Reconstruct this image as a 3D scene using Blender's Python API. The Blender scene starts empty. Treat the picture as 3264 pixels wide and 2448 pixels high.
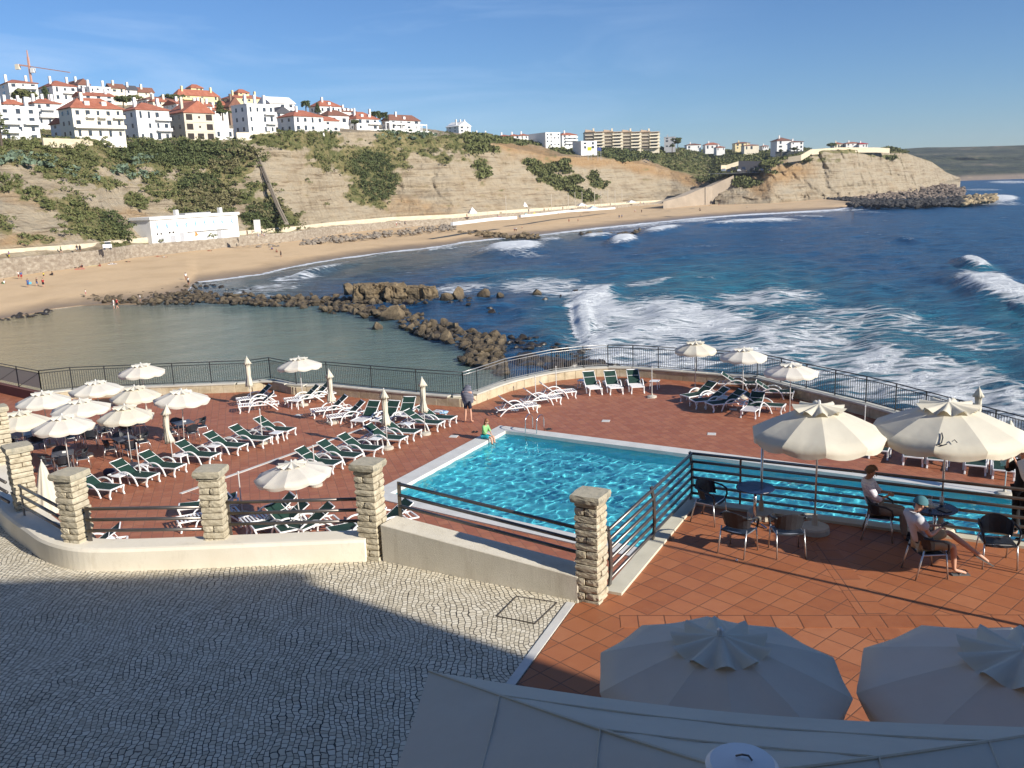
import bpy, bmesh, math, random
import numpy as np
from mathutils import Vector, Matrix
random.seed(7); RNG = np.random.default_rng(7)
S = bpy.context.scene
COL = S.collection
# ------------------------------------------------------------------ camera
PW, PH = 3264., 2448.            # photograph size, used only to back-project measured points onto real planes
F = 2877.; PIT = math.radians(12.4); ROLL = .038
ZC, ZT, ZD = 18.5, 12.0, 8.3     # eye, cafe terrace, pool deck (sea = 0)
cd = bpy.data.cameras.new('camera'); cam = bpy.data.objects.new('camera', cd); COL.objects.link(cam)
cd.sensor_width = 36; cd.lens = F/PW*36; cd.clip_start = .1; cd.clip_end = 20000
_X = Vector((1, 0, 0)); _Y = Vector((0, math.sin(PIT), math.cos(PIT))); _F = Vector((0, math.cos(PIT), -math.sin(PIT)))
_c, _s = math.cos(ROLL), math.sin(ROLL)
_r = _X*_c - _Y*_s; _u = _X*_s + _Y*_c
M3 = Matrix((_r, _u, -_F)).transposed()
cam.matrix_world = Matrix.Translation((0, 0, ZC)) @ M3.to_4x4()
S.camera = cam
# ------------------------------------------------------------------ sky, sun, exposure
SUN_AZ = math.radians(-37.); SUN_EL = math.radians(26.)
w = bpy.data.worlds.new('World'); S.world = w; w.use_nodes = True
nt = w.node_tree; nt.nodes.clear()
sky = nt.nodes.new('ShaderNodeTexSky'); sky.sky_type = 'NISHITA'; sky.sun_disc = False
sky.sun_elevation = SUN_EL; sky.sun_rotation = math.radians(90)-SUN_AZ
sky.altitude = 20; sky.air_density = 1.0; sky.dust_density = .0; sky.ozone_density = 6.0
bg = nt.nodes.new('ShaderNodeBackground'); bg.inputs[1].default_value = .064
out = nt.nodes.new('ShaderNodeOutputWorld')
tcs = nt.nodes.new('ShaderNodeTexCoord'); mp = nt.nodes.new('ShaderNodeMapping'); mp.inputs['Scale'].default_value = (1.2, 1.2, 9.); mp.inputs['Rotation'].default_value = (0, .12, 0)
cn = nt.nodes.new('ShaderNodeTexNoise'); cn.inputs['Scale'].default_value = 2.2; cn.inputs['Detail'].default_value = 7; cn.inputs['Roughness'].default_value = .6; cn.inputs['Distortion'].default_value = .6
cr = nt.nodes.new('ShaderNodeMapRange'); cr.inputs['From Min'].default_value = .44; cr.inputs['From Max'].default_value = .8; cr.inputs['To Max'].default_value = .5
mx = nt.nodes.new('ShaderNodeMix'); mx.data_type = 'RGBA'; mx.inputs[7].default_value = (8.2, 9.0, 9.9, 1)
nt.links.new(tcs.outputs['Generated'], mp.inputs[0]); nt.links.new(mp.outputs[0], cn.inputs[0]); nt.links.new(cn.outputs[0], cr.inputs[0])
sx_ = nt.nodes.new('ShaderNodeSeparateXYZ'); nt.links.new(tcs.outputs['Generated'], sx_.inputs[0]); mr_ = nt.nodes.new('ShaderNodeMapRange'); mr_.inputs[1].default_value = .28; mr_.inputs[2].default_value = -.15; nt.links.new(sx_.outputs[0], mr_.inputs[0]); ml_ = nt.nodes.new('ShaderNodeMath'); ml_.operation = 'MULTIPLY'; nt.links.new(mr_.outputs[0], ml_.inputs[0]); nt.links.new(cr.outputs[0], ml_.inputs[1]); nt.links.new(ml_.outputs[0], mx.inputs[0]); nt.links.new(sky.outputs[0], mx.inputs[6])
tn = nt.nodes.new('ShaderNodeMix'); tn.data_type = 'RGBA'; tn.blend_type = 'MULTIPLY'; tn.inputs[0].default_value = 1; tn.inputs[7].default_value = (.92, 1.06, 1.26, 1); nt.links.new(mx.outputs[2], tn.inputs[6]); nt.links.new(tn.outputs[2], bg.inputs[0]); nt.links.new(bg.outputs[0], out.inputs[0])
sl = bpy.data.lights.new('sun', 'SUN'); sl.energy = 5.0; sl.angle = math.radians(.53); sl.color = (1, .93, .82)
so = bpy.data.objects.new('sun', sl); COL.objects.link(so)
sdir = Vector((math.cos(SUN_AZ)*math.cos(SUN_EL), math.sin(SUN_AZ)*math.cos(SUN_EL), math.sin(SUN_EL)))
so.rotation_euler = sdir.to_track_quat('Z', 'Y').to_euler(); so.location = (30, -30, 60)
S.view_settings.view_transform = 'Standard'; S.view_settings.look = 'None'; S.view_settings.exposure = 0.5; S.view_settings.gamma = 1
S.cycles.max_bounces = 6; S.cycles.transparent_max_bounces = 12; S.cycles.caustics_reflective = False; S.cycles.caustics_refractive = False

# ------------------------------------------------------------------ geometry of the photograph -> world
def ray(x, y):
    u = (x-PW/2)/F; v = (PH/2-y)/F
    a = _c*u+_s*v; b = -_s*u+_c*v
    return np.array([a, math.cos(PIT)+b*math.sin(PIT), -math.sin(PIT)+b*math.cos(PIT)])
def P(p, z):                      # point on the horizontal plane z
    r = ray(*p); t = (z-ZC)/r[2]; return Vector((r[0]*t, r[1]*t, z))
def PD(p, d):                     # point at horizontal distance d
    r = ray(*p); t = d/math.hypot(r[0], r[1]); return Vector((r[0]*t, r[1]*t, ZC+r[2]*t))
def proj(A):                      # world (n,3) -> photo coordinates / 1.4756
    A = np.asarray(A, float); d = A-np.array([0, 0, ZC])
    f = d[:, 1]*math.cos(PIT)-d[:, 2]*math.sin(PIT); b = d[:, 1]*math.sin(PIT)+d[:, 2]*math.cos(PIT)
    f = np.where(f < .5, .5, f); a = d[:, 0]/f; b = b/f
    return ((_c*a-_s*b)*F+PW/2)/K, (PH/2-(_s*a+_c*b)*F)/K
K = 1.4756
V = lambda x, y: (x*K, y*K)
z1 = lambda x, y: (x/2.765, 180+y/2.765)
zh = lambda x, y: (700+x/2.765, 180+y/2.765)
za = lambda x, y: (1400+x/2.458, 280+y/2.458)
zb = lambda x, y: (2200+x/2.079, 280+y/2.079)
zc = lambda x, y: (x/2.458, 700+y/2.458)
zl = lambda x, y: (x/3.16, 1100+y/3.16)
z2 = lambda x, y: (600+x/2.458, 1100+y/2.458)
z3 = lambda x, y: (1450+x/2.458, 1050+y/2.458)
z4 = lambda x, y: (2264+x/2.212, 1050+y/2.212)
z5 = lambda x, y: (2164+x/2.011, 1500+y/2.011)
z6 = lambda x, y: (x/1.8433, 1400+y/1.8433)
z7 = lambda x, y: (1100+x/2.011, 1400+y/2.011)
z8 = lambda x, y: (1164+x/1.0533, 1900+y/1.0533)

# ------------------------------------------------------------------ noise for geometry
def _h(ix, iy, iz, s):
    n = (ix*374761393+iy*668265263+iz*2147483647+s*1274126177) & 0xffffffff
    n = ((n ^ (n >> 13))*1274126177) & 0xffffffff
    return ((n ^ (n >> 16)) & 0xffff)/65535.
def vnoise(p, s=0):
    p = np.asarray(p, float); i = np.floor(p).astype(np.int64); f = p-i; f = f*f*(3-2*f); r = 0
    for dx in (0, 1):
        for dy in (0, 1):
            for dz in (0, 1):
                wgt = (f[:, 0] if dx else 1-f[:, 0])*(f[:, 1] if dy else 1-f[:, 1])*(f[:, 2] if dz else 1-f[:, 2])
                r = r+wgt*_h(i[:, 0]+dx, i[:, 1]+dy, i[:, 2]+dz, s)
    return r
def fbm(p, o=4, s=0):
    p = np.asarray(p, float); r = 0; a = .5; t = 0
    for k in range(o):
        r = r+a*vnoise(p*2**k, s+k); t += a; a *= .5
    return r/t

# ------------------------------------------------------------------ object helpers
class MB:
    def __init__(self): self.v = []; self.f = []; self.m = []
    def add(self, vs, fs, mi=0):
        n = len(self.v); self.v += [tuple(v) for v in vs]; self.f += [tuple(n+i for i in f) for f in fs]; self.m += [mi]*len(fs)
        return self
    def box(self, c, s, rz=0, mi=0, M=None, taper=1):
        hx, hy, hz = s[0]/2, s[1]/2, s[2]/2
        cs, sn = math.cos(rz), math.sin(rz); vs = []
        for z in (-hz, hz):
            k = taper if z > 0 else 1
            for x, y in ((-hx*k, -hy*k), (hx*k, -hy*k), (hx*k, hy*k), (-hx*k, hy*k)):
                v = Vector((c[0]+x*cs-y*sn, c[1]+x*sn+y*cs, c[2]+z)); vs.append(M @ v if M else v)
        return self.add(vs, [(3, 2, 1, 0), (4, 5, 6, 7), (0, 1, 5, 4), (1, 2, 6, 5), (2, 3, 7, 6), (3, 0, 4, 7)], mi)
    def prism(self, poly, z0, z1, mi=0, dz=None):
        n = len(poly); vs = [(p[0], p[1], z0) for p in poly]+[(p[0], p[1], z1) for p in poly]
        fs = [tuple(range(n-1, -1, -1)), tuple(range(n, 2*n))]+[(i, (i+1) % n, n+(i+1) % n, n+i) for i in range(n)]
        return self.add(vs, fs, mi)
    def tube(self, pts, r, n=8, mi=0, cap=True):
        pts = [Vector(p) for p in pts]; rs = r if isinstance(r, (list, tuple)) else [r]*len(pts)
        rings = []; up = None
        for i, p in enumerate(pts):
            t = (pts[min(i+1, len(pts)-1)]-pts[max(i-1, 0)]).normalized()
            if up is None: up = Vector((0, 0, 1)) if abs(t.z) < .9 else Vector((1, 0, 0))
            a = t.cross(up).normalized(); b = a.cross(t).normalized(); up = b
            rings.append([p+(a*math.cos(k*2*math.pi/n)+b*math.sin(k*2*math.pi/n))*rs[i] for k in range(n)])
        vs = [v for q in rings for v in q]; fs = []
        for i in range(len(pts)-1):
            for k in range(n): fs.append((i*n+k, i*n+(k+1) % n, (i+1)*n+(k+1) % n, (i+1)*n+k))
        if cap: fs += [tuple(range(n-1, -1, -1)), tuple((len(pts)-1)*n+k for k in range(n))]
        return self.add(vs, fs, mi)
    def strip(self, pts, wid, th, side=Vector((0, 1, 0)), mi=0):   # rectangular section swept along pts
        pts = [Vector(p) for p in pts]; vs = []; side = side.normalized()
        for i, p in enumerate(pts):
            t = (pts[min(i+1, len(pts)-1)]-pts[max(i-1, 0)]).normalized(); nrm = t.cross(side).normalized()
            for a, b in ((-1, -1), (1, -1), (1, 1), (-1, 1)): vs.append(p+side*a*wid/2+nrm*b*th/2)
        fs = [(i*4+k, i*4+(k+1) % 4, i*4+4+(k+1) % 4, i*4+4+k) for i in range(len(pts)-1) for k in range(4)]
        fs += [(3, 2, 1, 0), tuple(len(vs)-4+k for k in range(4))]
        return self.add(vs, fs, mi)
    def lathe(self, prof, c=(0, 0, 0), n=20, mi=0):                # prof: (radius, z)
        vs = []; fs = []
        for r, z in prof:
            for k in range(n): vs.append((c[0]+r*math.cos(2*math.pi*k/n), c[1]+r*math.sin(2*math.pi*k/n), c[2]+z))
        for i in range(len(prof)-1):
            for k in range(n): fs.append((i*n+k, i*n+(k+1) % n, (i+1)*n+(k+1) % n, (i+1)*n+k))
        fs += [tuple(range(n-1, -1, -1)), tuple((len(prof)-1)*n+k for k in range(n))]
        return self.add(vs, fs, mi)
    def xf(self, M):
        self.v = [tuple(M @ Vector(v)) for v in self.v]; return self
    def build(self, name, mat, parent=None, smooth=False, bevel=0):
        me = bpy.data.meshes.new(name); me.from_pydata(self.v, [], self.f)
        for m in (mat if isinstance(mat, (list, tuple)) else [mat]): me.materials.append(m)
        if any(self.m): me.polygons.foreach_set('material_index', self.m)
        if smooth: me.polygons.foreach_set('use_smooth', [True]*len(me.polygons))
        me.update(); o = bpy.data.objects.new(name, me); COL.objects.link(o)
        bm = bmesh.new(); bm.from_mesh(me); bmesh.ops.recalc_face_normals(bm, faces=bm.faces)
        if bevel:
            bmesh.ops.remove_doubles(bm, verts=bm.verts, dist=1e-5)
            bmesh.ops.bevel(bm, geom=list(bm.edges), offset=bevel, segments=1, affect='EDGES', clamp_overlap=True)
        bm.to_mesh(me); bm.free()
        if parent: o.parent = parent
        return o
def tag(o, label=None, cat=None, group=None, kind=None):
    if label: o['label'] = label
    if cat: o['category'] = cat
    if group: o['group'] = group
    if kind: o['kind'] = kind
    return o
def empty(name, loc, rz=0, label=None, cat=None, group=None):
    o = bpy.data.objects.new(name, None); o.empty_display_size = .2; COL.objects.link(o); o.location = loc; o.rotation_euler = (0, 0, rz)
    return tag(o, label, cat, group)
def copy_tree(o, parent=None):
    c = o.copy(); COL.objects.link(c)
    if parent: c.parent = parent
    for ch in list(o.children): copy_tree(ch, c)
    return c
def grid_mesh(name, co, nx, ny, mat, attrs=None, smooth=True):     # co (ny*nx,3)
    me = bpy.data.meshes.new(name); me.vertices.add(len(co)); me.vertices.foreach_set('co', np.asarray(co, np.float32).ravel())
    i = np.arange(nx*ny).reshape(ny, nx); q = np.stack([i[:-1, :-1], i[:-1, 1:], i[1:, 1:], i[1:, :-1]], -1).reshape(-1, 4)
    me.loops.add(q.size); me.loops.foreach_set('vertex_index', q.ravel().astype(np.int32)); me.polygons.add(len(q))
    me.polygons.foreach_set('loop_start', np.arange(0, q.size, 4, dtype=np.int32)); 
    if smooth: me.polygons.foreach_set('use_smooth', np.ones(len(q), bool))
    for k, a in (attrs or {}).items():
        if a.ndim == 1: at = me.attributes.new(k, 'FLOAT', 'POINT'); at.data.foreach_set('value', a.astype(np.float32))
        else:
            at = me.attributes.new(k, 'FLOAT_COLOR', 'POINT'); at.data.foreach_set('color', np.c_[a, np.ones(len(a))].astype(np.float32).ravel())
    me.materials.append(mat); me.update(); me.validate()
    o = bpy.data.objects.new(name, me); COL.objects.link(o); return o

# ------------------------------------------------------------------ materials
class N:
    def __init__(self, name):
        self.mat = bpy.data.materials.new(name); self.mat.use_nodes = True; self.t = self.mat.node_tree
        self.b = self.t.nodes['Principled BSDF']; self.out = self.t.nodes['Material Output']
    def n(self, typ, **kw):
        x = self.t.nodes.new('ShaderNode'+typ)
        for k, v in kw.items():
            if hasattr(x, k) and not k[0].isupper(): setattr(x, k, v)
            else: x.inputs[k.replace('_', ' ')].default_value = v
        return x
    def l(self, a, b): self.t.links.new(a, b)
    def coord(self, scale=(1, 1, 1), rot=(0, 0, 0), obj=False):
        g = self.n('TexCoord').outputs['Object'] if obj else self.n('NewGeometry').outputs['Position']
        m = self.n('Mapping'); m.inputs['Scale'].default_value = scale; m.inputs['Rotation'].default_value = rot; self.l(g, m.inputs[0]); return m.outputs[0]
    def noise(self, vec, scale, detail=4, rough=.5, dist=0):
        x = self.n('TexNoise'); x.inputs['Scale'].default_value = scale; x.inputs['Detail'].default_value = detail; x.inputs['Roughness'].default_value = rough; x.inputs['Distortion'].default_value = dist
        if vec: self.l(vec, x.inputs['Vector'])
        return x.outputs['Fac']
    def ramp(self, fac, stops):
        x = self.n('ValToRGB'); e = x.color_ramp.elements
        while len(e) < len(stops): e.new(.5)
        for k, (p, c) in enumerate(stops): e[k].position = p; e[k].color = (*c, 1) if len(c) == 3 else c
        self.l(fac, x.inputs[0]); return x.outputs[0]
    def rng(self, v, a, b, c=0, d=1, smooth=False):
        x = self.n('MapRange'); x.interpolation_type = 'SMOOTHSTEP' if smooth else 'LINEAR'
        for i, q in zip((1, 2, 3, 4), (a, b, c, d)):
            if isinstance(q, (int, float)): x.inputs[i].default_value = q
            else: self.l(q, x.inputs[i])
        self.l(v, x.inputs[0]); return x.outputs[0]
    def mixc(self, f, a, b, mode='MIX'):
        x = self.n('Mix'); x.data_type = 'RGBA'; x.blend_type = mode
        for i, q in ((0, f), (6, a), (7, b)):
            if hasattr(q, 'is_output') or hasattr(q, 'links'): self.l(q, x.inputs[i])
            elif i: x.inputs[i].default_value = (*q, 1)
            else: x.inputs[i].default_value = q
        return x.outputs[2]
    def math(self, op, a, b=0):
        x = self.n('Math'); x.operation = op
        for i, q in ((0, a), (1, b)):
            if isinstance(q, (int, float)): x.inputs[i].default_value = q
            else: self.l(q, x.inputs[i])
        return x.outputs[0]
    def bump(self, h, strength=.3, dist=.02, normal=None):
        x = self.n('Bump'); x.inputs['Strength'].default_value = strength; x.inputs['Distance'].default_value = dist; self.l(h, x.inputs['Height'])
        if normal: self.l(normal, x.inputs['Normal'])
        self.l(x.outputs[0], self.b.inputs['Normal']); return x.outputs[0]
    def attr(self, name, f='Fac'):
        x = self.n('Attribute'); x.attribute_name = name; return x.outputs[f]
    def set(self, **kw):
        for k, v in kw.items():
            s = self.b.inputs[k.replace('_', ' ')]
            if hasattr(v, 'links'): self.l(v, s)
            else: s.default_value = (*v, 1) if isinstance(v, tuple) and len(v) == 3 else v
        return self
def simple(name, c, rough=.6, var=.12, scale=3., bump=0, metal=0, obj=True, spec=.5, detail=5, dark=None):
    m = N(name); v = m.coord(obj=obj); n = m.noise(v, scale, detail, .6)
    lo = tuple(x*(1-var) for x in c) if dark is None else dark; hi = tuple(min(1, x*(1+var)) for x in c)
    m.set(Base_Color=m.ramp(n, [(.3, lo), (.7, hi)]), Roughness=rough, Metallic=metal, Specular_IOR_Level=spec)
    if bump: m.bump(m.noise(v, scale*6, 4), bump, .02)
    return m.mat
MT = {}
VX = lambda *a: Vector(a)
# ================================================================== SETTING: sea, beach, cliffs, hills
def pl(pts, x, k=1): 
    a = np.array(pts, float); return np.interp(x, a[:, 0], a[:, k])
def ell(px, py, E):                # soft union of tilted ellipses given in photo coordinates
    r = np.zeros(len(px))
    for e in E:
        cx, cy, rx, ry = e[:4]; a = math.radians(e[4]) if len(e) > 4 else 0; s = e[5] if len(e) > 5 else 1
        dx, dy = px-cx, py-cy; u = (dx*math.cos(a)+dy*math.sin(a))/rx; v = (-dx*math.sin(a)+dy*math.cos(a))/ry
        r = np.maximum(r, s*np.clip(1.6-1.1*np.sqrt(u*u+v*v), 0, 1))
    return r
# ---- sea
SHORE = [(-400, 760), (-60, 715), (0, 690), (60, 680), (110, 668), (180, 660), (300, 657), (400, 630), (425, 607), (470, 602), (560, 590), (640, 572), (740, 555), (850, 541), (950, 530), (1000, 521), (1080, 513), (1170, 505), (1280, 492), (1400, 480), (1500, 470), (1600, 462), (1700, 457), (1800, 451), (1840, 446)]
def in_lagoon(px, py):
    top = pl([(-400, 655), (0, 655), (640, 655), (830, 690), (900, 725), (1000, 760), (1060, 790), (1150, 850)], px)
    return (1/(1+np.exp(-(py-top)/6.)))*(px < 1180)
nx, ny = 760, 620
az = np.linspace(math.radians(-52), math.radians(50), nx); rr = 22*np.exp(np.linspace(0, 1, ny)**.9*math.log(4500/22.))
A, R = np.meshgrid(az, rr); x = (R*np.sin(A)).ravel(); y = (R*np.cos(A)).ravel(); r = R.ravel()
co = np.c_[x, y, np.zeros(x.size)]
px, py = proj(co)
lag = in_lagoon(px, py)
sy = pl(SHORE, px); near = np.clip((py-sy)/70., 0, 1); near = np.where(px > 1840, 1, near)
calm = (1-.93*lag)*np.clip(.25+near*1.2, 0, 1)
h = np.zeros(x.size)
dr = r*math.log(4500/22.)/ny*1.4
for k in range(90):
    lam = 1.2*(26/1.2)**RNG.random(); th = math.radians(160)+RNG.normal()*.55; kk = 2*math.pi/lam
    amp = .0105*lam**.72*math.exp(-(lam/24)**4); fade = np.clip(lam/(2.5*dr)-.6, 0, 1)
    ph = kk*(x*math.cos(th)+y*math.sin(th))+RNG.random()*6.28+1.5*np.sin(x*.03+k)+1.3*np.sin(y*.025+k*2)
    h += amp*fade*(1-np.abs(np.sin(ph/2))*2+.27)*.8
WAVES = [  # cx, cy, rx, ry, tilt, strength : breaking crests
 (1262, 690, 16, 40, -14, .45), (1290, 636, 46, 10, -18, .5),
 (2150, 628, 95, 26, 14, 1.), (2105, 575, 40, 12, 10, .9), (2200, 660, 50, 14, 25, .7), (2165, 432, 38, 9, 0, 1.), (1110, 538, 70, 13, -6, 1.), (1345, 522, 32, 9, -8, 1.), (1430, 497, 45, 8, -10, .9),
 (1640, 480, 95, 6, -1, .9), (1190, 521, 30, 5, 0, .8), (1500, 478, 60, 5, -4, .7), (1880, 462, 60, 3, 2, .5), (1290, 512, 40, 4, -4, .8), (1560, 484, 40, 3.5, -2, .8), (960, 536, 50, 3.5, -10, .7), (700, 585, 60, 4, -12, .7), (1750, 470, 50, 2.5, 2, .7), (1960, 520, 26, 2.5, 3, .5), (2050, 452, 40, 3, 5, .4), (2180, 395, 60, 4, 0, .7), (2120, 412, 60, 3, 0, .6)]
FOAM = [ # broad patches
 (1252, 690, 24, 56, -14, 1.2), (1278, 640, 50, 18, -24, 1.15), (1290, 738, 34, 28, 0, 1.1),
 (1285, 665, 70, 55, 20, 1.05), (1450, 690, 230, 55, 3, .95), (1400, 760, 200, 75, 10, .88), (1650, 645, 150, 26, -3, .82), (1750, 760, 340, 95, 8, .78), (2000, 830, 320, 80, 8, .82), (2100, 730, 150, 36, 10, .66), (1880, 690, 220, 40, 5, .70), (2100, 880, 200, 70, 10, .9),
 (1180, 620, 130, 24, 2, .8), (1000, 622, 80, 16, -4, .75), (1120, 680, 60, 30, 0, .45), (1310, 740, 60, 60, 0, .85), (1300, 790, 50, 30, 0, .9), (1500, 780, 140, 40, 0, .7),
 (570, 625, 110, 16, -8, .7), (640, 600, 70, 6, -5, .75), (560, 640, 60, 8, 0, .6), (1100, 548, 110, 9, 3, .65), (1500, 530, 90, 4, 0, .5), (1400, 610, 60, 8, -10, .75), (1520, 600, 40, 4, 0, .55), (1620, 492, 160, 4, 0, .5), (1400, 485, 120, 5, -5, .7), (1180, 510, 80, 4, -4, .6), (930, 540, 60, 3, -10, .55), (1700, 560, 60, 3, 2, .35),
 (1900, 505, 80, 2, 3, .4), (2150, 440, 80, 5, 2, .7), (1800, 456, 90, 2.5, -3, .7)]
wm = ell(px, py, WAVES); fm = ell(px, py, FOAM)
shoreline = np.exp(-((py-sy-2.5)/2.6)**2)*(px > 405)*(px < 1850)*.95
lines = np.exp(-((py-sy-9-4*np.sin(px*.02))/2.)**2)*(px > 430)*(px < 1700)*.6
foam = np.maximum.reduce([wm, fm*.92, shoreline, lines])
lagsoft = lag
foam = foam*(1-lagsoft)
h = h*calm+wm*(.4+1.3*np.clip((r-60)/100, 0, 1))*(1-lagsoft)*np.clip(near*3, 0, 1)
h += (1-lagsoft)*np.clip((r-60)/80, 0, 1)*fm*.35*(fbm(co*.2, 3)-.4)
co[:, 2] = h
turq = ell(px, py, [(1560, 640, 260, 70), (1900, 760, 420, 120, 5), (2180, 690, 80, 40, 20, 1.), (1340, 700, 160, 90), (2110, 582, 50, 12), (1500, 600, 110, 16), (1150, 600, 160, 20, 0, .5)])
sandy = np.maximum(np.clip(1-(py-sy)/40., 0, 1)*(px < 1300)*(py > sy-10), ell(px, py, [(800, 575, 260, 26, -6), (560, 620, 120, 24)])*.75)*(1-lagsoft)
lw = np.clip(1-(px+0.5*(py-700))/520., 0, 1)
deep = np.array([.006, .066, .165]); tq = np.array([.03, .22, .27]); sd = np.array([.085, .105, .085]); l1 = np.array([.36, .29, .15]); l2 = np.array([.12, .175, .145])
c = deep[None]*(1-turq[:, None]*.5)+tq[None]*turq[:, None]*.5
c = c*(1-sandy[:, None]*.8)+sd[None]*sandy[:, None]*.8
lc = l1[None]*lw[:, None]+l2[None]*(1-lw[:, None]); c = c*(1-lagsoft[:, None])+lc*lagsoft[:, None]
m = N('sea_water'); pos = m.coord()
wc = m.attr('wcol', 'Color'); fo = m.attr('foam'); calm_a = m.attr('calm')
v1 = m.coord(scale=(.9, 1.6, 1)); v1r = m.coord(scale=(.5, 1.3, 1), rot=(0, 0, .35))
n1 = m.noise(v1r, .55, 9, .68, 1.1); n2 = m.noise(v1, .09, 5, .6, .8)
vo = m.n('TexVoronoi'); vo.feature = 'DISTANCE_TO_EDGE'; vo.inputs['Scale'].default_value = .42
dst = m.n('Mix'); dst.data_type = 'RGBA'; dst.blend_type = 'LINEAR_LIGHT'; dst.inputs[0].default_value = .55; m.l(v1r, dst.inputs[6])
nz = m.n('TexNoise'); nz.inputs['Scale'].default_value = .7; nz.inputs['Detail'].default_value = 5; m.l(pos, nz.inputs[0]); m.l(nz.outputs['Color'], dst.inputs[7]); m.l(dst.outputs[2], vo.inputs['Vector'])
lace = m.rng(vo.outputs['Distance'], .0, .22, 1, 0)
pat = m.math('ADD', m.math('ADD', m.math('MULTIPLY', n1, .50), m.math('MULTIPLY', m.noise(m.coord(scale=(.6, 1.6, 1), rot=(0, 0, .3)), 2.6, 6, .7, .8), .14)), m.math('ADD', m.math('MULTIPLY', lace, .20), m.math('MULTIPLY', n2, .30)))
thr = m.rng(fo, 0, 1, .98, .27)
mask = m.rng(m.math('SUBTRACT', pat, thr), -.03, .16, 0, 1, True)
mask = m.math('MULTIPLY', mask, m.rng(fo, .03, .2, 0, 1))
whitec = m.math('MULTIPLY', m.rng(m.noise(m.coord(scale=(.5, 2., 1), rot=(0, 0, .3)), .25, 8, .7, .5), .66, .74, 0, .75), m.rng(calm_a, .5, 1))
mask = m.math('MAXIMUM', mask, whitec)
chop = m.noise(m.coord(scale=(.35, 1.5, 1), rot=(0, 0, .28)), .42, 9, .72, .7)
wcol = m.mixc(1., wc, m.ramp(chop, [(.38, (.50, .55, .62)), (.50, (1., 1., 1.)), (.60, (1.9, 1.75, 1.55))]), 'MULTIPLY')  # light and dark of the ripples painted into the water colour
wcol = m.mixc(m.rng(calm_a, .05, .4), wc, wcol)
wcol = m.mixc(m.rng(n2, .35, .7, 0, .4), wcol, (.004, .035, .085)) if False else wcol
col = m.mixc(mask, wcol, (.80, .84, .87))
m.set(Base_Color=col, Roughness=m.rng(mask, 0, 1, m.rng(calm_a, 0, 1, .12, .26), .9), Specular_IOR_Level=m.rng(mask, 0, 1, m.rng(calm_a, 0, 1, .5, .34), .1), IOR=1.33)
bh = m.math('ADD', m.math('MULTIPLY', m.math('ADD', m.noise(m.coord(scale=(.7, 1.6, 1), rot=(0, 0, .3)), .9, 8, .66, .5), m.math('MULTIPLY', m.noise(m.coord(scale=(.5, 1.5, 1), rot=(0, 0, .25)), .22, 5, .6, .4), 1.6)), m.rng(calm_a, 0, 1, .10, 1.)), m.math('MULTIPLY', mask, .35))
m.bump(bh, .95, 1.5)
MT['sea'] = m.mat
sea = grid_mesh('sea', co, nx, ny, m.mat, {'foam': foam, 'calm': calm, 'wcol': c}); tag(sea, kind='structure')

# ---- beach
def strip_mesh(name, rows, xs, mat, sub, disp=None, attrs=None):
    """rows: list of (n,3) arrays over xs; each gap is filled with sub[k] straight steps"""
    out_ = []
    for k in range(len(rows)-1):
        n = sub[k]
        for j in range(n):
            t = j/n; out_.append(rows[k]*(1-t)+rows[k+1]*t)
    out_.append(rows[-1]); G = np.array(out_); nyy, nxx = G.shape[:2]; G = G.reshape(-1, 3)
    qx, qy = proj(G)
    base = G.copy()
    if disp: G = disp(G, qx, qy, nxx, nyy)
    at = attrs(base, qx, qy) if attrs else {}
    o = grid_mesh(name, G, nxx, nyy, mat, at); return o, G, qx, qy
WB = [(-400, 640), (-60, 606), (0, 601), (207, 573), (284, 557), (452, 539), (646, 519), (720, 507), (842, 493), (977, 485), (1067, 474), (1142, 467), (1225, 459), (1335, 449), (1418, 442), (1559, 435), (1605, 431), (1703, 429), (1780, 432), (1850, 440)]
xs = np.linspace(-380, 1850, 420)
def zwall(x): return np.interp(x, [-400, 0, 450, 1000, 1400, 1850], [2.8, 2.8, 2.8, 2.4, 2.2, 2.0])
rows = []
def Prow(xs, ys, zs): return np.array([P(V(a, b), c_) for a, b, c_ in zip(xs, ys, zs)])
def PDrow(xs, ys, ds): return np.array([PD(V(a, b), c_) for a, b, c_ in zip(xs, ys, ds)])
r0 = Prow(xs, pl(SHORE, xs)+6, -.5+0*xs); r1 = Prow(xs, pl(SHORE, xs), .04+0*xs); r3 = Prow(xs, pl(WB, xs), zwall(xs))
r2 = r1*.75+r3*.25; r2[:, 2] = .9
r4 = r3.copy(); ln = np.linalg.norm(r4[:, :2], axis=1)[:, None]; r4[:, :2] *= (ln+14)/ln; r4[:, 2] += .3
m = N('beach_sand'); p0 = m.coord(); n = m.noise(m.coord(scale=(1, .6, 1)), .12, 6, .6); n2 = m.noise(p0, 1.5, 5, .6)
sep = m.n('SeparateXYZ'); m.l(m.n('NewGeometry').outputs['Position'], sep.inputs[0]); wet = m.rng(m.math('ADD', sep.outputs[2], m.math('MULTIPLY', n, .5)), .35, 1.0)
dry = m.ramp(n, [(.3, (.52, .365, .205)), (.55, (.60, .43, .25)), (.75, (.56, .395, .225))])
m.set(Base_Color=m.mixc(wet, (.235, .165, .10), dry), Roughness=m.rng(wet, 0, 1, .35, .95)); m.bump(n2, .5, .12)
MT['sand'] = m.mat
def bd(G, qx, qy, a, b):
    G = G.copy(); G[:, 2] += (fbm(G*np.array([.08, .08, 0]), 3)-.5)*.35*np.clip(G[:, 2], 0, 1); return G
beach, BG, _bx, _by = strip_mesh('beach', [r0, r1, r2, r3, r4], xs, m.mat, [3, 12, 30, 4], bd); tag(beach, kind='structure')

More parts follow.
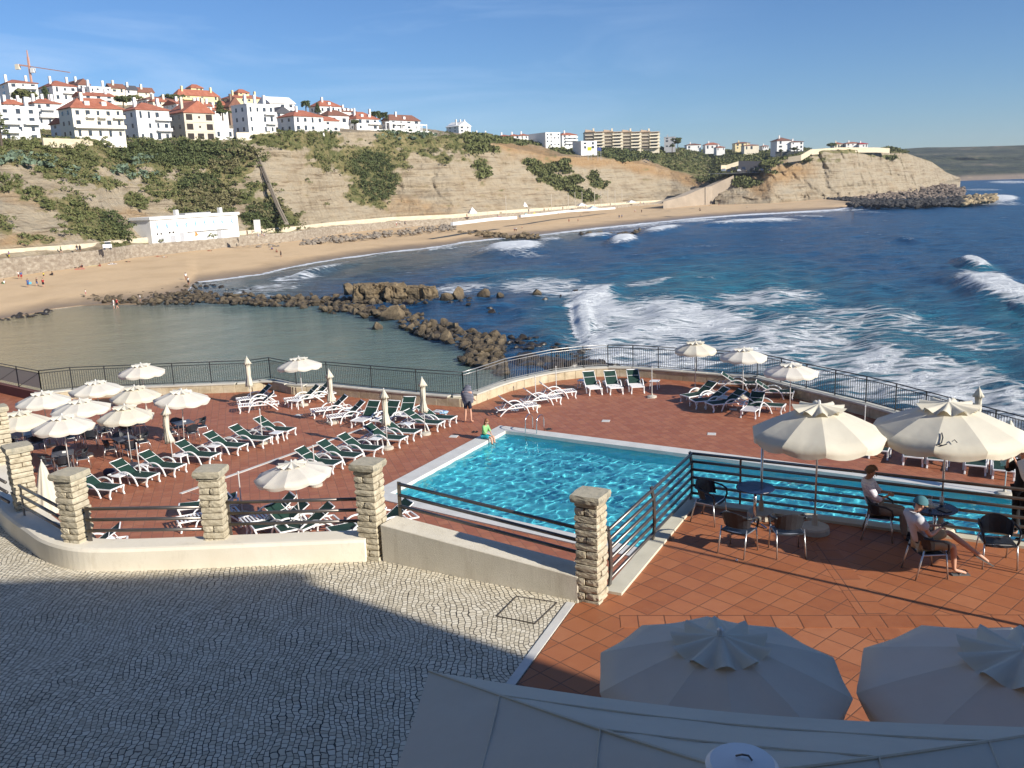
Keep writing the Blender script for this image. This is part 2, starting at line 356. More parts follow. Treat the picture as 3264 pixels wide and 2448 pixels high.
# ---- promenade (terrace along the foot of the cliff) with its sea wall
xp = np.linspace(-380, 1450, 300)
wt = np.array([P(V(a, b), c_) for a, b, c_ in zip(xp, pl(WB, xp), zwall(xp))])
wallh = np.interp(xp, [-400, 0, 207, 450, 700, 1000, 1225, 1450], [4, 3.7, 3.2, 2.6, 2.6, 2.2, 1.6, 1.2])
ln = np.linalg.norm(wt[:, :2], axis=1)[:, None]
top_out = wt.copy(); top_out[:, 2] += wallh; top_out[:, :2] *= (ln+.4)/ln
par_w = np.interp(xp, [-400, 300, 700, 1450], [8, 9, 12, 16])[:, None]
inner = top_out.copy(); inner[:, :2] *= (ln+par_w)/ln
m = N('promenade_paving'); p0 = m.coord(); m.set(Base_Color=m.ramp(m.noise(p0, .35, 6, .65), [(.3, (.36, .31, .26)), (.7, (.48, .43, .37))]), Roughness=.9); m.bump(m.noise(p0, 3, 3), .4, .05)
o, *_ = strip_mesh('promenade', [top_out, inner], xp, m.mat, [3]); tag(o, kind='structure')
m = N('sea_wall_stone'); p0 = m.coord(); nn = m.noise(m.coord(scale=(1, 1, 1.6)), .8, 7, .7)
vv = m.n('TexVoronoi'); vv.inputs['Scale'].default_value = 1.1; m.l(m.coord(scale=(1, 1, 1.7)), vv.inputs['Vector'])
b1 = m.ramp(nn, [(.3, (.20, .155, .11)), (.5, (.34, .29, .225)), (.7, (.44, .39, .31))])
bwv = m.n('RGBToBW'); m.l(vv.outputs['Color'], bwv.inputs[0])
m.set(Base_Color=m.mixc(m.rng(bwv.outputs[0], .2, .8, 0, .5), b1, (.16, .12, .085), 'MIX'), Roughness=.95); m.bump(nn, .8, .2)
MT['seawall'] = m.mat
wb2 = wt.copy(); wb2[:, 2] -= .6
cap = top_out.copy(); cap[:, 2] += .02
par = top_out.copy(); par[:, 2] += .45; par2 = par.copy(); par2[:, :2] *= (ln+.8)/ln; par3 = par2.copy(); par3[:, 2] -= .5
o, *_ = strip_mesh('sea_wall', [wb2, cap, par, par2, par3], xp, m.mat, [6, 1, 1, 1]); tag(o, 'long rough stone sea wall holding the promenade above the beach', 'sea wall')
# buttress strips of pale mortar
# low cream wall along the cliff side
TOE = [(-400, 575), (-100, 553), (0, 546), (100, 539), (200, 530), (290, 521), (520, 511), (617, 497), (670, 490), (842, 481), (964, 469), (1059, 457), (1225, 446), (1363, 438), (1423, 432), (1480, 432), (1540, 434), (1620, 432)]
iw = inner.copy(); ih = iw.copy(); ih[:, 2] += np.interp(xp, [-400, 0, 500, 900, 1450], [2.3, 2.1, 1.8, 1.9, 1.3]); ih += 0
lni = np.linalg.norm(iw[:, :2], axis=1)[:, None]; ih2 = ih.copy(); ih2[:, :2] *= (lni+.5)/lni; iw2 = ih2.copy(); iw2[:, 2] -= 3
m = N('cream_render'); m.set(Base_Color=m.ramp(m.noise(m.coord(scale=(1, 1, 3)), .5, 6, .7), [(.3, (.50, .42, .29)), (.65, (.66, .57, .42))]), Roughness=.9)
MT['creamwall'] = m.mat
iw0 = iw.copy(); iw0[:, 2] -= .3
o, *_ = strip_mesh('retaining_wall', [iw0, ih, ih2, iw2], xp, m.mat, [2, 1, 1]); tag(o, 'low cream wall between the promenade and the foot of the cliff', 'wall')

# ---- cliffs and the hill behind (left and middle)
toe_d = None
xl_ = np.linspace(-380, 1640, 900)
inn_d = np.interp(xl_, xp, np.linalg.norm(ih2[:, :2], axis=1)); inn_z = np.interp(xl_, xp, ih2[:, 2]-.9)
ytoe = pl(TOE, xl_)
toe = np.array([PD(V(a, 500), d) for a, d in zip(xl_, inn_d)]); toe[:, 2] = inn_z
# the ramp end: the toe climbs towards the car park
CREST = [(-400, 305), (0, 300), (100, 305), (200, 300), (300, 306), (400, 302), (500, 303), (560, 290), (650, 286), (700, 284), (800, 284), (975, 296), (1040, 304), (1110, 320), (1183, 337), (1293, 341), (1340, 345), (1418, 361), (1500, 383), (1539, 392), (1570, 396), (1640, 400)]
SKYL = [(-400, 225), (0, 224), (170, 226), (340, 226), (480, 242), (640, 255), (760, 264), (900, 275), (975, 286), (1040, 292), (1130, 305), (1250, 317), (1400, 320), (1500, 323), (1640, 326)]
setb = pl([(-400, 62), (0, 60), (300, 52), (500, 45), (620, 34), (760, 46), (850, 42), (1000, 46), (1200, 44), (1400, 40), (1540, 30), (1640, 25)], xl_)
sb2 = pl([(-400, 150), (500, 150), (900, 120), (1040, 60), (1110, 90), (1183, 130), (1420, 105), (1520, 280), (1640, 300)], xl_)
crest = PDrow(xl_, pl(CREST, xl_), inn_d+setb); sky_ = PDrow(xl_, pl(SKYL, xl_), inn_d+setb+sb2)
t1 = toe*.68+crest*.32; t2 = toe*.34+crest*.66
rad = lambda A_, k: np.c_[A_[:, :2]*(1+k/np.linalg.norm(A_[:, :2], axis=1)[:, None]), A_[:, 2]]
kk = pl([(0, 0), (520, 1), (1640, 1)], xl_)[:, None]*6
t1 = rad(t1, 0); t1[:, :2] *= 1+kk/np.linalg.norm(t1[:, :2], axis=1)[:, None]; t2[:, :2] *= 1+.6*kk/np.linalg.norm(t2[:, :2], axis=1)[:, None]
pad = rad(crest, 16); pad[:, 2] += 1.2
mid = pad*.5+sky_*.5
back = rad(sky_, 250); back[:, 2] -= 15
toe0 = rad(toe, -1.5); toe0[:, 2] -= 1.5
VEG = [(100, 320, 190, 34), (270, 335, 130, 34), (420, 335, 130, 36), (120, 350, 120, 30, 20, .8), (190, 375, 60, 20, 30), (500, 350, 50, 40), (430, 405, 70, 45), (440, 440, 60, 50), (350, 400, 60, 30, 20, .75), (200, 480, 95, 34, 28), (0, 485, 26, 22), (580, 468, 60, 34, 10), (545, 430, 40, 50, 0, .6), (20, 400, 120, 20, 25, .65), (290, 430, 30, 14, 30, .8),
 (650, 303, 110, 20), (580, 302, 60, 14), (760, 340, 60, 34), (800, 358, 55, 34), (812, 395, 45, 40), (800, 425, 44, 24, 10), (700, 330, 40, 34, 40, .8), (900, 306, 90, 20), (1000, 312, 70, 24, 8), (850, 345, 30, 34, 40, .9), (1030, 350, 40, 22, 50, .7), (930, 330, 60, 14, 20, .7), (1170, 372, 50, 16, 38, .95), (1225, 402, 70, 16, 30, .95), (1230, 380, 60, 20, 40, .6), (1290, 395, 30, 14, 30, .6),
 (1350, 332, 120, 13, 5), (1450, 350, 90, 16, 16), (1520, 366, 60, 20, 20), (1560, 340, 90, 22), (1500, 335, 120, 12), (1560, 385, 40, 14), (100, 520, 60, 14, 0, .6), (1060, 300, 80, 8, 5)]
OCH = [(1130, 322, 90, 14, 12), (1250, 348, 120, 12, 3), (1400, 362, 120, 16, 12), (1480, 385, 70, 14, 18), (900, 450, 90, 20, 8, .6), (60, 430, 80, 16, 10, .6), (50, 520, 80, 16, 0, .8), (300, 470, 60, 12, 20, .6), (1700, 372, 60, 24, -10, .9), (1640, 395, 30, 30)]
def cliff_disp(scale=1.):
    def f(G, qx, qy, a, b):
        G = G.copy(); g = G.reshape(b, a, 3); z = G[:, 2]
        gy = np.gradient(g[:, :, 2], axis=0).ravel(); steep = np.clip(gy/1.2, 0, 1)
        wz = z+4*(fbm(G*np.array([.02, .02, 0]), 3, 5)-.5)+G[:, 0]*.015
        strata = (fbm(np.c_[G[:, 0]*.012, G[:, 1]*.012, wz*.42], 3, 11)-.5)
        rills = (fbm(np.c_[(G[:, 0]+.5*G[:, 1])*.085, (G[:, 1])*.02, z*.015], 4, 3)-.5)
        big = (fbm(G*np.array([.02, .02, .012]), 3, 9)-.5)
        crk = -np.clip(.10-np.abs(fbm(np.c_[(G[:, 0]+.5*G[:, 1])*.05, G[:, 1]*.05, z*.05], 4, 31)-.5), 0, 1)*38
        ter = np.abs((wz*.16) % 1-.5)*2; d = (strata*6.5+rills*7.5+big*12-crk+(ter**3)*2.2)*(.25+.75*steep)*scale
        edge = np.ones((b, a)); edge[:2] = .1; edge[:, 0] = .2; edge[:, -1] = .2; d = d*edge.ravel()
        L = np.linalg.norm(G[:, :2], axis=1)[:, None]; G[:, :2] *= 1+d[:, None]/L
        G[:, 2] += (fbm(G*.15, 3, 21)-.5)*1.1*scale
        return G
    return f
def cliff_attr(G, qx, qy):
    nse = fbm(np.c_[qx*.05, qy*.09, 0*qx], 4, 2); v = np.clip(ell(qx, qy, VEG)*1.25+(nse-.5)*1.9-.1, 0, 1)
    v = np.where((qx > 1000) & (qy < pl(CREST, qx)-1.0) & (ell(qx, qy, OCH) < .4), np.maximum(v, .9), v)
    return {'veg': v, 'och': np.clip(ell(qx, qy, OCH)+(nse-.5)*.8, 0, 1)}
def cliff_mat(name, dark=1., far=0):
    m = N(name); p0 = m.coord()
    st = m.noise(m.coord(scale=(.018, .018, .55)), 1., 7, .68, .6); st2 = m.noise(m.coord(scale=(.05, .05, 1.6)), 1., 6, .7, .4)
    mot = m.noise(p0, .09, 7, .65); fine = m.noise(p0, .7, 6, .7); rill = m.noise(m.coord(scale=(.30, .30, .035)), 1., 6, .65, .8)
    rock = m.ramp(m.math('ADD', m.math('MULTIPLY', st, .55), m.math('MULTIPLY', mot, .45)), [(.34, (.19*dark, .145*dark, .095*dark)), (.42, (.34*dark, .275*dark, .19*dark)), (.52, (.46*dark, .385*dark, .275*dark)), (.64, (.38*dark, .33*dark, .25*dark))])
    rock = m.mixc(m.rng(st2, .56, .66, 0, .45), rock, (.52*dark, .45*dark, .34*dark)); rock = m.mixc(m.rng(st2, .37, .43, .75, 0), rock, (.15*dark, .11*dark, .07*dark))
    rock = m.mixc(m.math('MULTIPLY', m.attr('och'), .75), rock, m.ramp(fine, [(.3, (.30*dark, .16*dark, .065*dark)), (.7, (.50*dark, .32*dark, .15*dark))]))
    rock = m.mixc(m.rng(fine, .60, .72, 0, .5), rock, (.15, .12, .075)); rock = m.mixc(m.rng(rill, .34, .44, .30, 0), rock, (.17*dark, .13*dark, .085*dark))
    green = m.ramp(m.math('ADD', m.math('MULTIPLY', mot, .5), m.math('MULTIPLY', fine, .5)), [(.34, (.07, .085, .03)), (.46, (.13, .135, .055)), (.54, (.22, .19, .09)), (.66, (.34, .27, .155))])
    v = m.rng(m.math('ADD', m.attr('veg'), m.math('MULTIPLY', m.math('SUBTRACT', fine, .5), .9)), .35, .62)
    m.set(Base_Color=m.mixc(v, rock, green), Roughness=1., Specular_IOR_Level=.1)
    m.bump(m.math('ADD', m.math('ADD', fine, m.math('MULTIPLY', st2, .7)), m.math('ADD', m.math('MULTIPLY', mot, 2.), m.math('MULTIPLY', rill, 1.2))), .75, 1.5)
    return m.mat
MT['cliff'] = cliff_mat('cliff_rock', .87)
cliff, CG, cqx, cqy = strip_mesh('cliff', [toe0, toe, t1, t2, crest, pad, mid, sky_, back], xl_, MT['cliff'], [2, 34, 40, 40, 10, 14, 14, 8], cliff_disp(), cliff_attr); tag(cliff, kind='structure')
def ground_z(x, y):                       # height of the cliff mesh near a point
    d = (CG[:, 0]-x)**2+(CG[:, 1]-y)**2; return CG[np.argmin(d), 2]

# ---- headland with its own cliff
HT = [(1545, 434), (1585, 432), (1664, 429), (1740, 426), (1817, 419), (1980, 411), (2012, 399), (2045, 391), (2075, 386)]
HC = [(1545, 396), (1585, 385), (1640, 380), (1660, 352), (1703, 344), (1730, 338), (1752, 328), (1814, 323), (1918, 323), (1954, 331), (1980, 340), (2012, 351), (2045, 374), (2075, 385)]
HS = [(1545, 330), (1585, 326), (1700, 325), (1814, 319), (1918, 320), (1954, 329), (1980, 338), (2012, 349), (2045, 373), (2075, 384.5)]
xh = np.linspace(1545, 2075, 350)
hd = pl([(1545, 608), (1585, 606), (1664, 610), (1817, 660), (1980, 800), (2045, 960), (2075, 1050)], xh)
ht = PDrow(xh, pl(HT, xh), hd); hc = PDrow(xh, pl(HC, xh), hd+pl([(1585, 20), (1664, 26), (2075, 30)], xh)); hs = PDrow(xh, pl(HS, xh), hd+pl([(1585, 330), (1814, 260), (1980, 120), (2075, 50)], xh))
hb = rad(hs, 200); hb[:, 2] -= 20; ht0 = ht.copy(); ht0[:, 2] = -.5; ht0 = rad(ht0, -6)
VEG += [(1600, 350, 90, 26), (1700, 332, 90, 8), (1850, 327, 110, 5), (1610, 400, 30, 18, 0, .6), (1760, 345, 80, 8, 0, .6), (1900, 336, 50, 6, 10, .7)]
def h_attr(G, qx, qy):
    nse = fbm(np.c_[qx*.08, qy*.16, 0*qx], 4, 2); v = np.clip(ell(qx, qy, VEG)*1.1+(nse-.5)*1.6-.15, 0, 1)
    v = np.where(qy < pl(HC, qx)-1.0, np.maximum(v, .9), v)
    return {'veg': v, 'och': np.clip(ell(qx, qy, OCH)+(nse-.5)*.8, 0, 1)}
o, HGm, hqx, hqy = strip_mesh('headland', [ht0, ht, ht*.55+hc*.45, hc, hs, hb], xh, cliff_mat('headland_rock', .87), [2, 22, 22, 14, 4], cliff_disp(1.2), h_attr); tag(o, kind='structure')

# ---- far coast across the bay
xf = np.linspace(1900, 2420, 200)
FS = [(1900, 322), (1954, 321), (2000, 318), (2120, 316), (2212, 314), (2420, 311)]
fb = PDrow(xf, 388+0*xf-.038*(xf-2080), 1560+0*xf); fb[:, 2] = 0
f1 = PDrow(xf, 383.5-.0*(xf), 1640+0*xf); f1[:, 2] = 4
f2 = PDrow(xf, 366+0*xf, 1720+0*xf); f3 = PDrow(xf, 340+0*xf, 1950+0*xf); f4 = PDrow(xf, pl(FS, xf), 2300+0*xf); f5 = rad(f4, 300); f5[:, 2] -= 60
m = N('far_hillside'); p0 = m.coord(); mot = m.noise(p0, .012, 8, .7); fi = m.noise(p0, .06, 6, .7)
sep = m.n('SeparateXYZ'); m.l(m.n('NewGeometry').outputs['Position'], sep.inputs[0])
g = m.ramp(m.math('ADD', m.math('MULTIPLY', mot, .6), m.math('MULTIPLY', fi, .4)), [(.42, (.012, .022, .014)), (.48, (.035, .048, .024)), (.54, (.075, .08, .04)), (.62, (.20, .15, .10))])
m.set(Base_Color=m.mixc(m.rng(sep.outputs[2], 4, 9, 0, 1), (.36, .27, .19), g), Roughness=1); m.bump(mot, 1, 20)
def fd(G, qx, qy, a, b):
    G = G.copy(); d = (fbm(G*np.array([.006, .006, .004]), 4, 3)-.5)*160*np.clip(G[:, 2]/30, 0, 1); L = np.linalg.norm(G[:, :2], axis=1); G[:, :2] *= (1+d/L)[:, None]; return G
o, *_ = strip_mesh('far_hills', [fb, f1, f2, f3, f4, f5], xf, m.mat, [2, 8, 14, 14, 3], fd); tag(o, kind='structure')
# ================================================================== NEAR STRUCTURES
def w2(p, z): q = P(p, z); return (q.x, q.y)
# ---- materials
def tile_mat(name, rot, size, cols, joint, offset=.5, jw=.02, bumpd=.02):
    m = N(name); v = m.coord(rot=(0, 0, rot))
    br = m.n('TexBrick'); br.inputs['Scale'].default_value = 1; br.inputs['Brick Width'].default_value = size; br.inputs['Row Height'].default_value = size
    br.offset = offset; br.squash = 1; br.inputs['Mortar Size'].default_value = size*jw; br.inputs['Mortar Smooth'].default_value = .3; br.inputs['Bias'].default_value = 0
    br.inputs['Color1'].default_value = (0, 0, 0, 1); br.inputs['Color2'].default_value = (1, 1, 1, 1); br.inputs['Mortar'].default_value = (.5, .5, .5, 1)
    nzv = m.noise(v, 1.3, 3); add = m.n('VectorMath'); add.operation = 'ADD'; m.l(v, add.inputs[0])
    sc = m.math('MULTIPLY', m.math('SUBTRACT', nzv, .5), .02); cmb = m.n('CombineXYZ'); m.l(sc, cmb.inputs[0]); m.l(sc, cmb.inputs[1]); m.l(cmb.outputs[0], add.inputs[1]); m.l(add.outputs[0], br.inputs['Vector'])
    big = m.noise(m.coord(), .35, 6, .65); sm = m.noise(m.coord(), 5, 6, .7)
    t = m.math('ADD', m.math('MULTIPLY', br.outputs['Color'], .30), m.math('ADD', m.math('MULTIPLY', sm, .42), m.math('MULTIPLY', big, .28)))
    c = m.ramp(t, [(.2, cols[0]), (.5, cols[1]), (.8, cols[2])])
    c = m.mixc(m.rng(m.noise(m.coord(), 1.1, 8, .75), .58, .75, 0, .35), c, cols[3])
    c = m.mixc(br.outputs['Fac'], c, joint)
    m.set(Base_Color=c, Roughness=m.rng(sm, .3, .7, .42, .68), Specular_IOR_Level=.35)
    m.bump(m.math('SUBTRACT', m.math('MULTIPLY', sm, .15), br.outputs['Fac']), .6, bumpd*.4)
    return m.mat
TERRA = [(.27, .088, .036), (.36, .130, .055), (.42, .172, .082), (.45, .22, .12)]
MT['deck'] = tile_mat('deck_tile', math.radians(74), .33, [(.28, .088, .044), (.355, .130, .068), (.42, .172, .092), (.47, .24, .16)], (.21, .10, .06), .5, .032)
MT['terrace'] = tile_mat('terrace_tile', math.radians(-42.4), .385, TERRA, (.17, .075, .04), 0.0, .028)
MT['band'] = tile_mat('band_tile', math.radians(-42.4+46), .40, TERRA, (.17, .075, .04), 0.0, .028)
MT['white_plaster'] = simple('cream_plaster', (.66, .60, .47), .85, .06, 1.2, .15)
m = N('sun_bleached_wall'); p0 = m.coord(); n = m.noise(p0, .9, 7, .65); n2 = m.noise(m.coord(scale=(1, 1, .4)), 2.6, 7, .75)
m.set(Base_Color=m.mixc(m.rng(n2, .56, .74, 0, .45), m.ramp(n, [(.3, (.68, .62, .50)), (.7, (.78, .73, .62))]), (.46, .40, .30)), Roughness=.9); m.bump(m.noise(p0, 40, 4), .25, .01)
MT['low_wall'] = m.mat
m = N('sandstone_block'); p0 = m.coord(obj=True); n = m.noise(p0, 6, 8, .7); n2 = m.noise(p0, 1.4, 4, .6)
m.set(Base_Color=m.mixc(m.rng(n2, .45, .65, 0, .55), m.ramp(n, [(.3, (.30, .25, .17)), (.5, (.50, .44, .32)), (.7, (.64, .58, .45))]), m.ramp(n, [(.3, (.25, .225, .17)), (.7, (.50, .46, .36))])), Roughness=.95); m.bump(n, .9, .03)
MT['stone'] = m.mat
m = N('weathered_capstone'); p0 = m.coord(obj=True); n = m.noise(p0, 9, 8, .75); n2 = m.noise(p0, 2.5, 6, .7)
m.set(Base_Color=m.mixc(m.rng(n, .45, .62), (.42, .38, .29), m.mixc(m.rng(n2, .4, .6), (.22, .215, .17), (.52, .46, .33))), Roughness=1); m.bump(n, .8, .02)
MT['cap'] = m.mat
m = N('parapet_stone'); v = m.coord(); n = m.noise(v, 1.5, 7, .7); n2 = m.noise(m.coord(scale=(1, 1, 3)), .7, 5, .6)
m.set(Base_Color=m.mixc(m.rng(n2, .5, .7, 0, .5), m.ramp(n, [(.3, (.33, .27, .17)), (.6, (.52, .45, .31))]), (.58, .54, .44)), Roughness=.95); m.bump(n, .5, .05)
MT['parapet'] = m.mat
MT['brownwall'] = simple('terracotta_render', (.17, .065, .045), .9, .15, 1.)
MT['marble'] = simple('white_coping_stone', (.62, .61, .57), .5, .09, 2.2, .1, obj=False)
MT['steel'] = simple('dark_anodised_metal', (.17, .155, .145), .34, .15, 4., metal=.75)
MT['fence'] = simple('painted_fence_metal', (.055, .06, .065), .45, .15, 3., metal=.5)
MT['galv'] = simple('bare_galvanised_rail', (.45, .45, .44), .4, .1, 3., metal=.7)
MT['chrome'] = simple('polished_steel', (.62, .63, .65), .2, .05, 3., metal=1.)
MT['concrete'] = simple('pale_concrete', (.50, .46, .38), .9, .1, 6., .3)
# cobbles : small limestone setts in wavy courses
m = N('limestone_cobble'); pos = m.coord(); sep = m.n('SeparateXYZ'); m.l(pos, sep.inputs[0])
wob = m.n('TexNoise'); wob.inputs['Scale'].default_value = .55; wob.inputs['Detail'].default_value = 3; m.l(pos, wob.inputs[0])
wob2 = m.n('TexNoise'); wob2.inputs['Scale'].default_value = 5.; wob2.inputs['Detail'].default_value = 2; m.l(pos, wob2.inputs[0])
a = m.n('Mix'); a.data_type = 'RGBA'; a.blend_type = 'LINEAR_LIGHT'; a.inputs[0].default_value = .32; m.l(pos, a.inputs[6]); m.l(wob.outputs['Color'], a.inputs[7])
b = m.n('Mix'); b.data_type = 'RGBA'; b.blend_type = 'LINEAR_LIGHT'; b.inputs[0].default_value = .045; m.l(a.outputs[2], b.inputs[6]); m.l(wob2.outputs['Color'], b.inputs[7])
mpp = m.n('Mapping'); mpp.inputs['Rotation'].default_value = (0, 0, math.radians(84)); m.l(b.outputs[2], mpp.inputs[0])
br = m.n('TexBrick'); br.offset = .5; br.inputs['Scale'].default_value = 1; br.inputs['Brick Width'].default_value = .088; br.inputs['Row Height'].default_value = .076; br.inputs['Mortar Size'].default_value = .0072; br.inputs['Mortar Smooth'].default_value = .45
br.inputs['Color1'].default_value = (0, 0, 0, 1); br.inputs['Color2'].default_value = (1, 1, 1, 1); m.l(mpp.outputs[0], br.inputs['Vector'])
big = m.noise(pos, .5, 5, .6); sm = m.noise(pos, 30, 3, .6)
t = m.math('ADD', m.math('MULTIPLY', br.outputs['Color'], .5), m.math('ADD', m.math('MULTIPLY', big, .3), m.math('MULTIPLY', sm, .2)))
c_ = m.ramp(t, [(.2, (.52, .46, .34)), (.5, (.68, .61, .47)), (.8, (.78, .72, .58))])
jn = m.rng(m.math('MULTIPLY', br.outputs['Fac'], m.rng(m.noise(pos, 2.2, 4, .7), .3, .55, .45, 1)), 0, 1)
m.set(Base_Color=m.mixc(jn, c_, (.045, .042, .036)), Roughness=.8); m.bump(m.math('SUBTRACT', m.math('MULTIPLY', sm, .2), br.outputs['Fac']), 1., .022)
MT['cobble'] = m.mat
# ---- upper level: cobbled forecourt, cafe terrace, kerbs
KA, KB = (.86, 13.2), (-4.6, .1)                 # boundary cobbles / tiles, extended back to the facade
TC = (3.63, 17.77); TE = (14.5, 11.75)
def slab(name, poly, z0, z1, mat, kind='structure'):
    o = MB().prism(poly, z0, z1).build(name, mat); return tag(o, kind=kind)
wallpts = [(-14.5, 23.2), (-12.3, 20.1), (-10.75, 17.79), (-9.41, 16.35), (-8.75, 15.72), (-8.03, 15.30), (-7.3, 15.17), (-6.2, 15.15), (-4.73, 15.16), (-2.75, 15.18)]
inn = [(-13.9, 23.5), (-11.75, 20.4), (-10.2, 18.15), (-9.05, 16.85), (-8.4, 16.12), (-7.9, 15.78), (-7.2, 15.66), (-6.2, 15.64), (-4.73, 15.65), (-2.6, 15.65)]
slab('cobbled_pavement', [(-30, -1), (-5.05, -1), KB, KA, (.9, 13.5), (-2.6, 15.4)]+[((a[0]+b[0])/2, (a[1]+b[1])/2) for a, b in zip(wallpts, inn)][::-1][1:]+[(-30, 27)], ZT-4.4, ZT, MT['cobble'])
kd = (Vector(KA)-Vector(KB)).normalized(); kn = Vector((kd.y, -kd.x))
slab('cafe_terrace', [(KB[0]+.02, KB[1]), (-5.05, -1), (22, -1), (22, 7.9), TE, TC, (1.2, 13.35), (KA[0]+.02, KA[1]-.0)], ZT-4.4, ZT+.004, MT['terrace'])
k1 = MB().prism([(KA[0]-.0, KA[1]), (KB[0], KB[1]), (KB[0]-kn.x*.13, KB[1]-kn.y*.13), (KA[0]-kn.x*.13, KA[1]-kn.y*.13)], ZT-.2, ZT+.018)
tag(k1.build('kerb', MT['marble']), kind='structure')
# tile bands laid across the terrace
def band(a, b, wd):
    d = (Vector(b)-Vector(a)).normalized(); n = Vector((-d.y, d.x))*wd/2
    return [(a[0]+n.x, a[1]+n.y), (b[0]+n.x, b[1]+n.y), (b[0]-n.x, b[1]-n.y), (a[0]-n.x, a[1]-n.y)][::-1]
bA, bB = P(z5(1015, 610), ZT), P(z5(1360, 1085), ZT); bd_ = (bB-bA)*1.5
tag(MB().prism(band(bA.xy-bd_.xy*.25, bB.xy+bd_.xy, .42), ZT-.1, ZT+.007).build('tile_band', MT['band']), kind='structure')
bA, bB = P(z5(60, 968), ZT), P(z5(2100, 968), ZT); q = bB-bA
tag(MB().prism(band(bA.xy-q.xy*.22, bB.xy+q.xy*.6, .40), ZT-.1, ZT+.010).build('tile_band', tile_mat('band_tile_b', math.radians(4.4), .40, TERRA, (.15, .06, .03), 0., .03)), kind='structure')
# inspection cover set into the cobbles
hc_ = [w2(z7(a, b), ZT+.004) for a, b in ((972, 1135), (1100, 1008), (1358, 1048), (1215, 1182))]
cen = Vector((sum(p[0] for p in hc_)/4, sum(p[1] for p in hc_)/4))
e = empty('inspection_cover', (cen.x, cen.y, ZT), 0, 'square inspection cover filled with cobbles near the lone stone pillar', 'manhole cover')
loc = [(p[0]-cen.x, p[1]-cen.y) for p in hc_]
fr = MB()
for i in range(4): fr.tube([(*loc[i], .004), (*loc[(i+1) % 4], .004)], .012, 6)
fr.build('frame', simple('rusty_iron_frame', (.06, .05, .04), .8), e)
MB().prism([(x*.97, y*.97) for x, y in loc], -.02, .006).build('cover', MT['cobble'], e)
# kerb of the cafe terrace along its railing
def kerbrun(a, b, wd, off):
    d = (Vector(b)-Vector(a)).normalized(); n = Vector((d.y, -d.x)); a = Vector(a)+n*off; b = Vector(b)+n*off
    return [(a.x, a.y), (b.x, b.y), (b.x+n.x*wd, b.y+n.y*wd), (a.x+n.x*wd, a.y+n.y*wd)]
tb = MB(); tb.prism(kerbrun((1.45, 13.5), TC, .30, -.10), ZT-.3, ZT+.05); tb.prism(kerbrun((TC[0]+.02, TC[1]-.2), TE, .28, -.12), ZT-.3, ZT+.053)
tag(tb.build('kerb', simple('cream_kerb', (.60, .57, .46), .8, .1, 2.)), kind='structure')
# ---- pool deck and pool
PC = Vector(w2((1610.7, 1375.5), ZD)); e1 = Vector((-math.cos(math.radians(59.4)), -math.sin(math.radians(59.4)))); e2 = Vector((math.cos(math.radians(-32.2)), math.sin(math.radians(-32.2))))
POOL = [PC, PC+e1*9.5, PC+e1*9.5+e2*6.4, PC+e1*10+e2*30, PC+e2*30]
LL = PC+e1*9.6
# pool: near edge back-projected, right part continues along the terrace
NA = Vector(w2(z7(285, 352), ZD)); NB = Vector(w2(z7(1458, 612), ZD)); nd = (NB-NA).normalized()
POOL = [PC, NA, NA+nd*16.8, NA+nd*16.8-e1*9]
POOL = [PC, NA, NA+nd*26, PC+e2*26]
CO_PX = [(zl(-420, 300), 0), (zl(-200, 335), 0), (zl(0, 370), 0), (zl(440, 465), 0), (zl(740, 430), 0), (zl(1760, 388), 0), (z2(480, 280), 0), (z2(655, 255), 0), (z2(860, 300), 0), (z2(1100, 295), 0), (z2(1450, 330), 0), (z2(1800, 362), 0),
  (z3(70, 512), 0), (z3(160, 480), 0), (z3(380, 400), 0), (z3(560, 360), 0), (z3(750, 320), 0), (z3(1000, 290), 0), (z3(1200, 281), 0), (z3(1400, 285), 0), (z3(1600, 298), 0), (z3(1900, 322), 0), (z4(340, 322), 0), (z4(690, 410), 0), (z4(1110, 510), 0), (z4(1320, 568), 0), (z4(1760, 700), 0), (z4(2300, 860), 0), (z4(2900, 1010), 0)]
CO = [Vector(w2(p, ZD+.52)) for p, _ in CO_PX]
def offs(pts, d):
    r = []
    for i, p in enumerate(pts):
        t = (pts[min(i+1, len(pts)-1)]-pts[max(i-1, 0)]).normalized(); r.append(p+Vector((t.y, -t.x))*d)
    return r
CI = offs(CO, .42); CX = offs(CO, -.03)
deckpoly = [(p.x, p.y) for p in offs(CO, .2)]+[(30, 15), (22, 8.2), (14.4, 11.9), (3.7, 17.6), (1.2, 13.6), (-2.5, 15.5), (-8, 15.7), (-11, 19), (-14, 23.5), (-30, 30)]
def hole_sheet(name, outer, hole, z, mat):
    bm = bmesh.new(); es = []
    for poly in (outer, hole):
        vs = [bm.verts.new((p[0], p[1], z)) for p in poly]
        es += [bm.edges.new((vs[i], vs[(i+1) % len(vs)])) for i in range(len(vs))]
    bmesh.ops.triangle_fill(bm, edges=es, use_beauty=True, use_dissolve=False)
    bmesh.ops.recalc_face_normals(bm, faces=bm.faces)
    if sum(f.normal.z for f in bm.faces) < 0: bmesh.ops.reverse_faces(bm, faces=bm.faces)
    me = bpy.data.meshes.new(name); bm.to_mesh(me); bm.free(); me.materials.append(mat); o = bpy.data.objects.new(name, me); COL.objects.link(o); return o
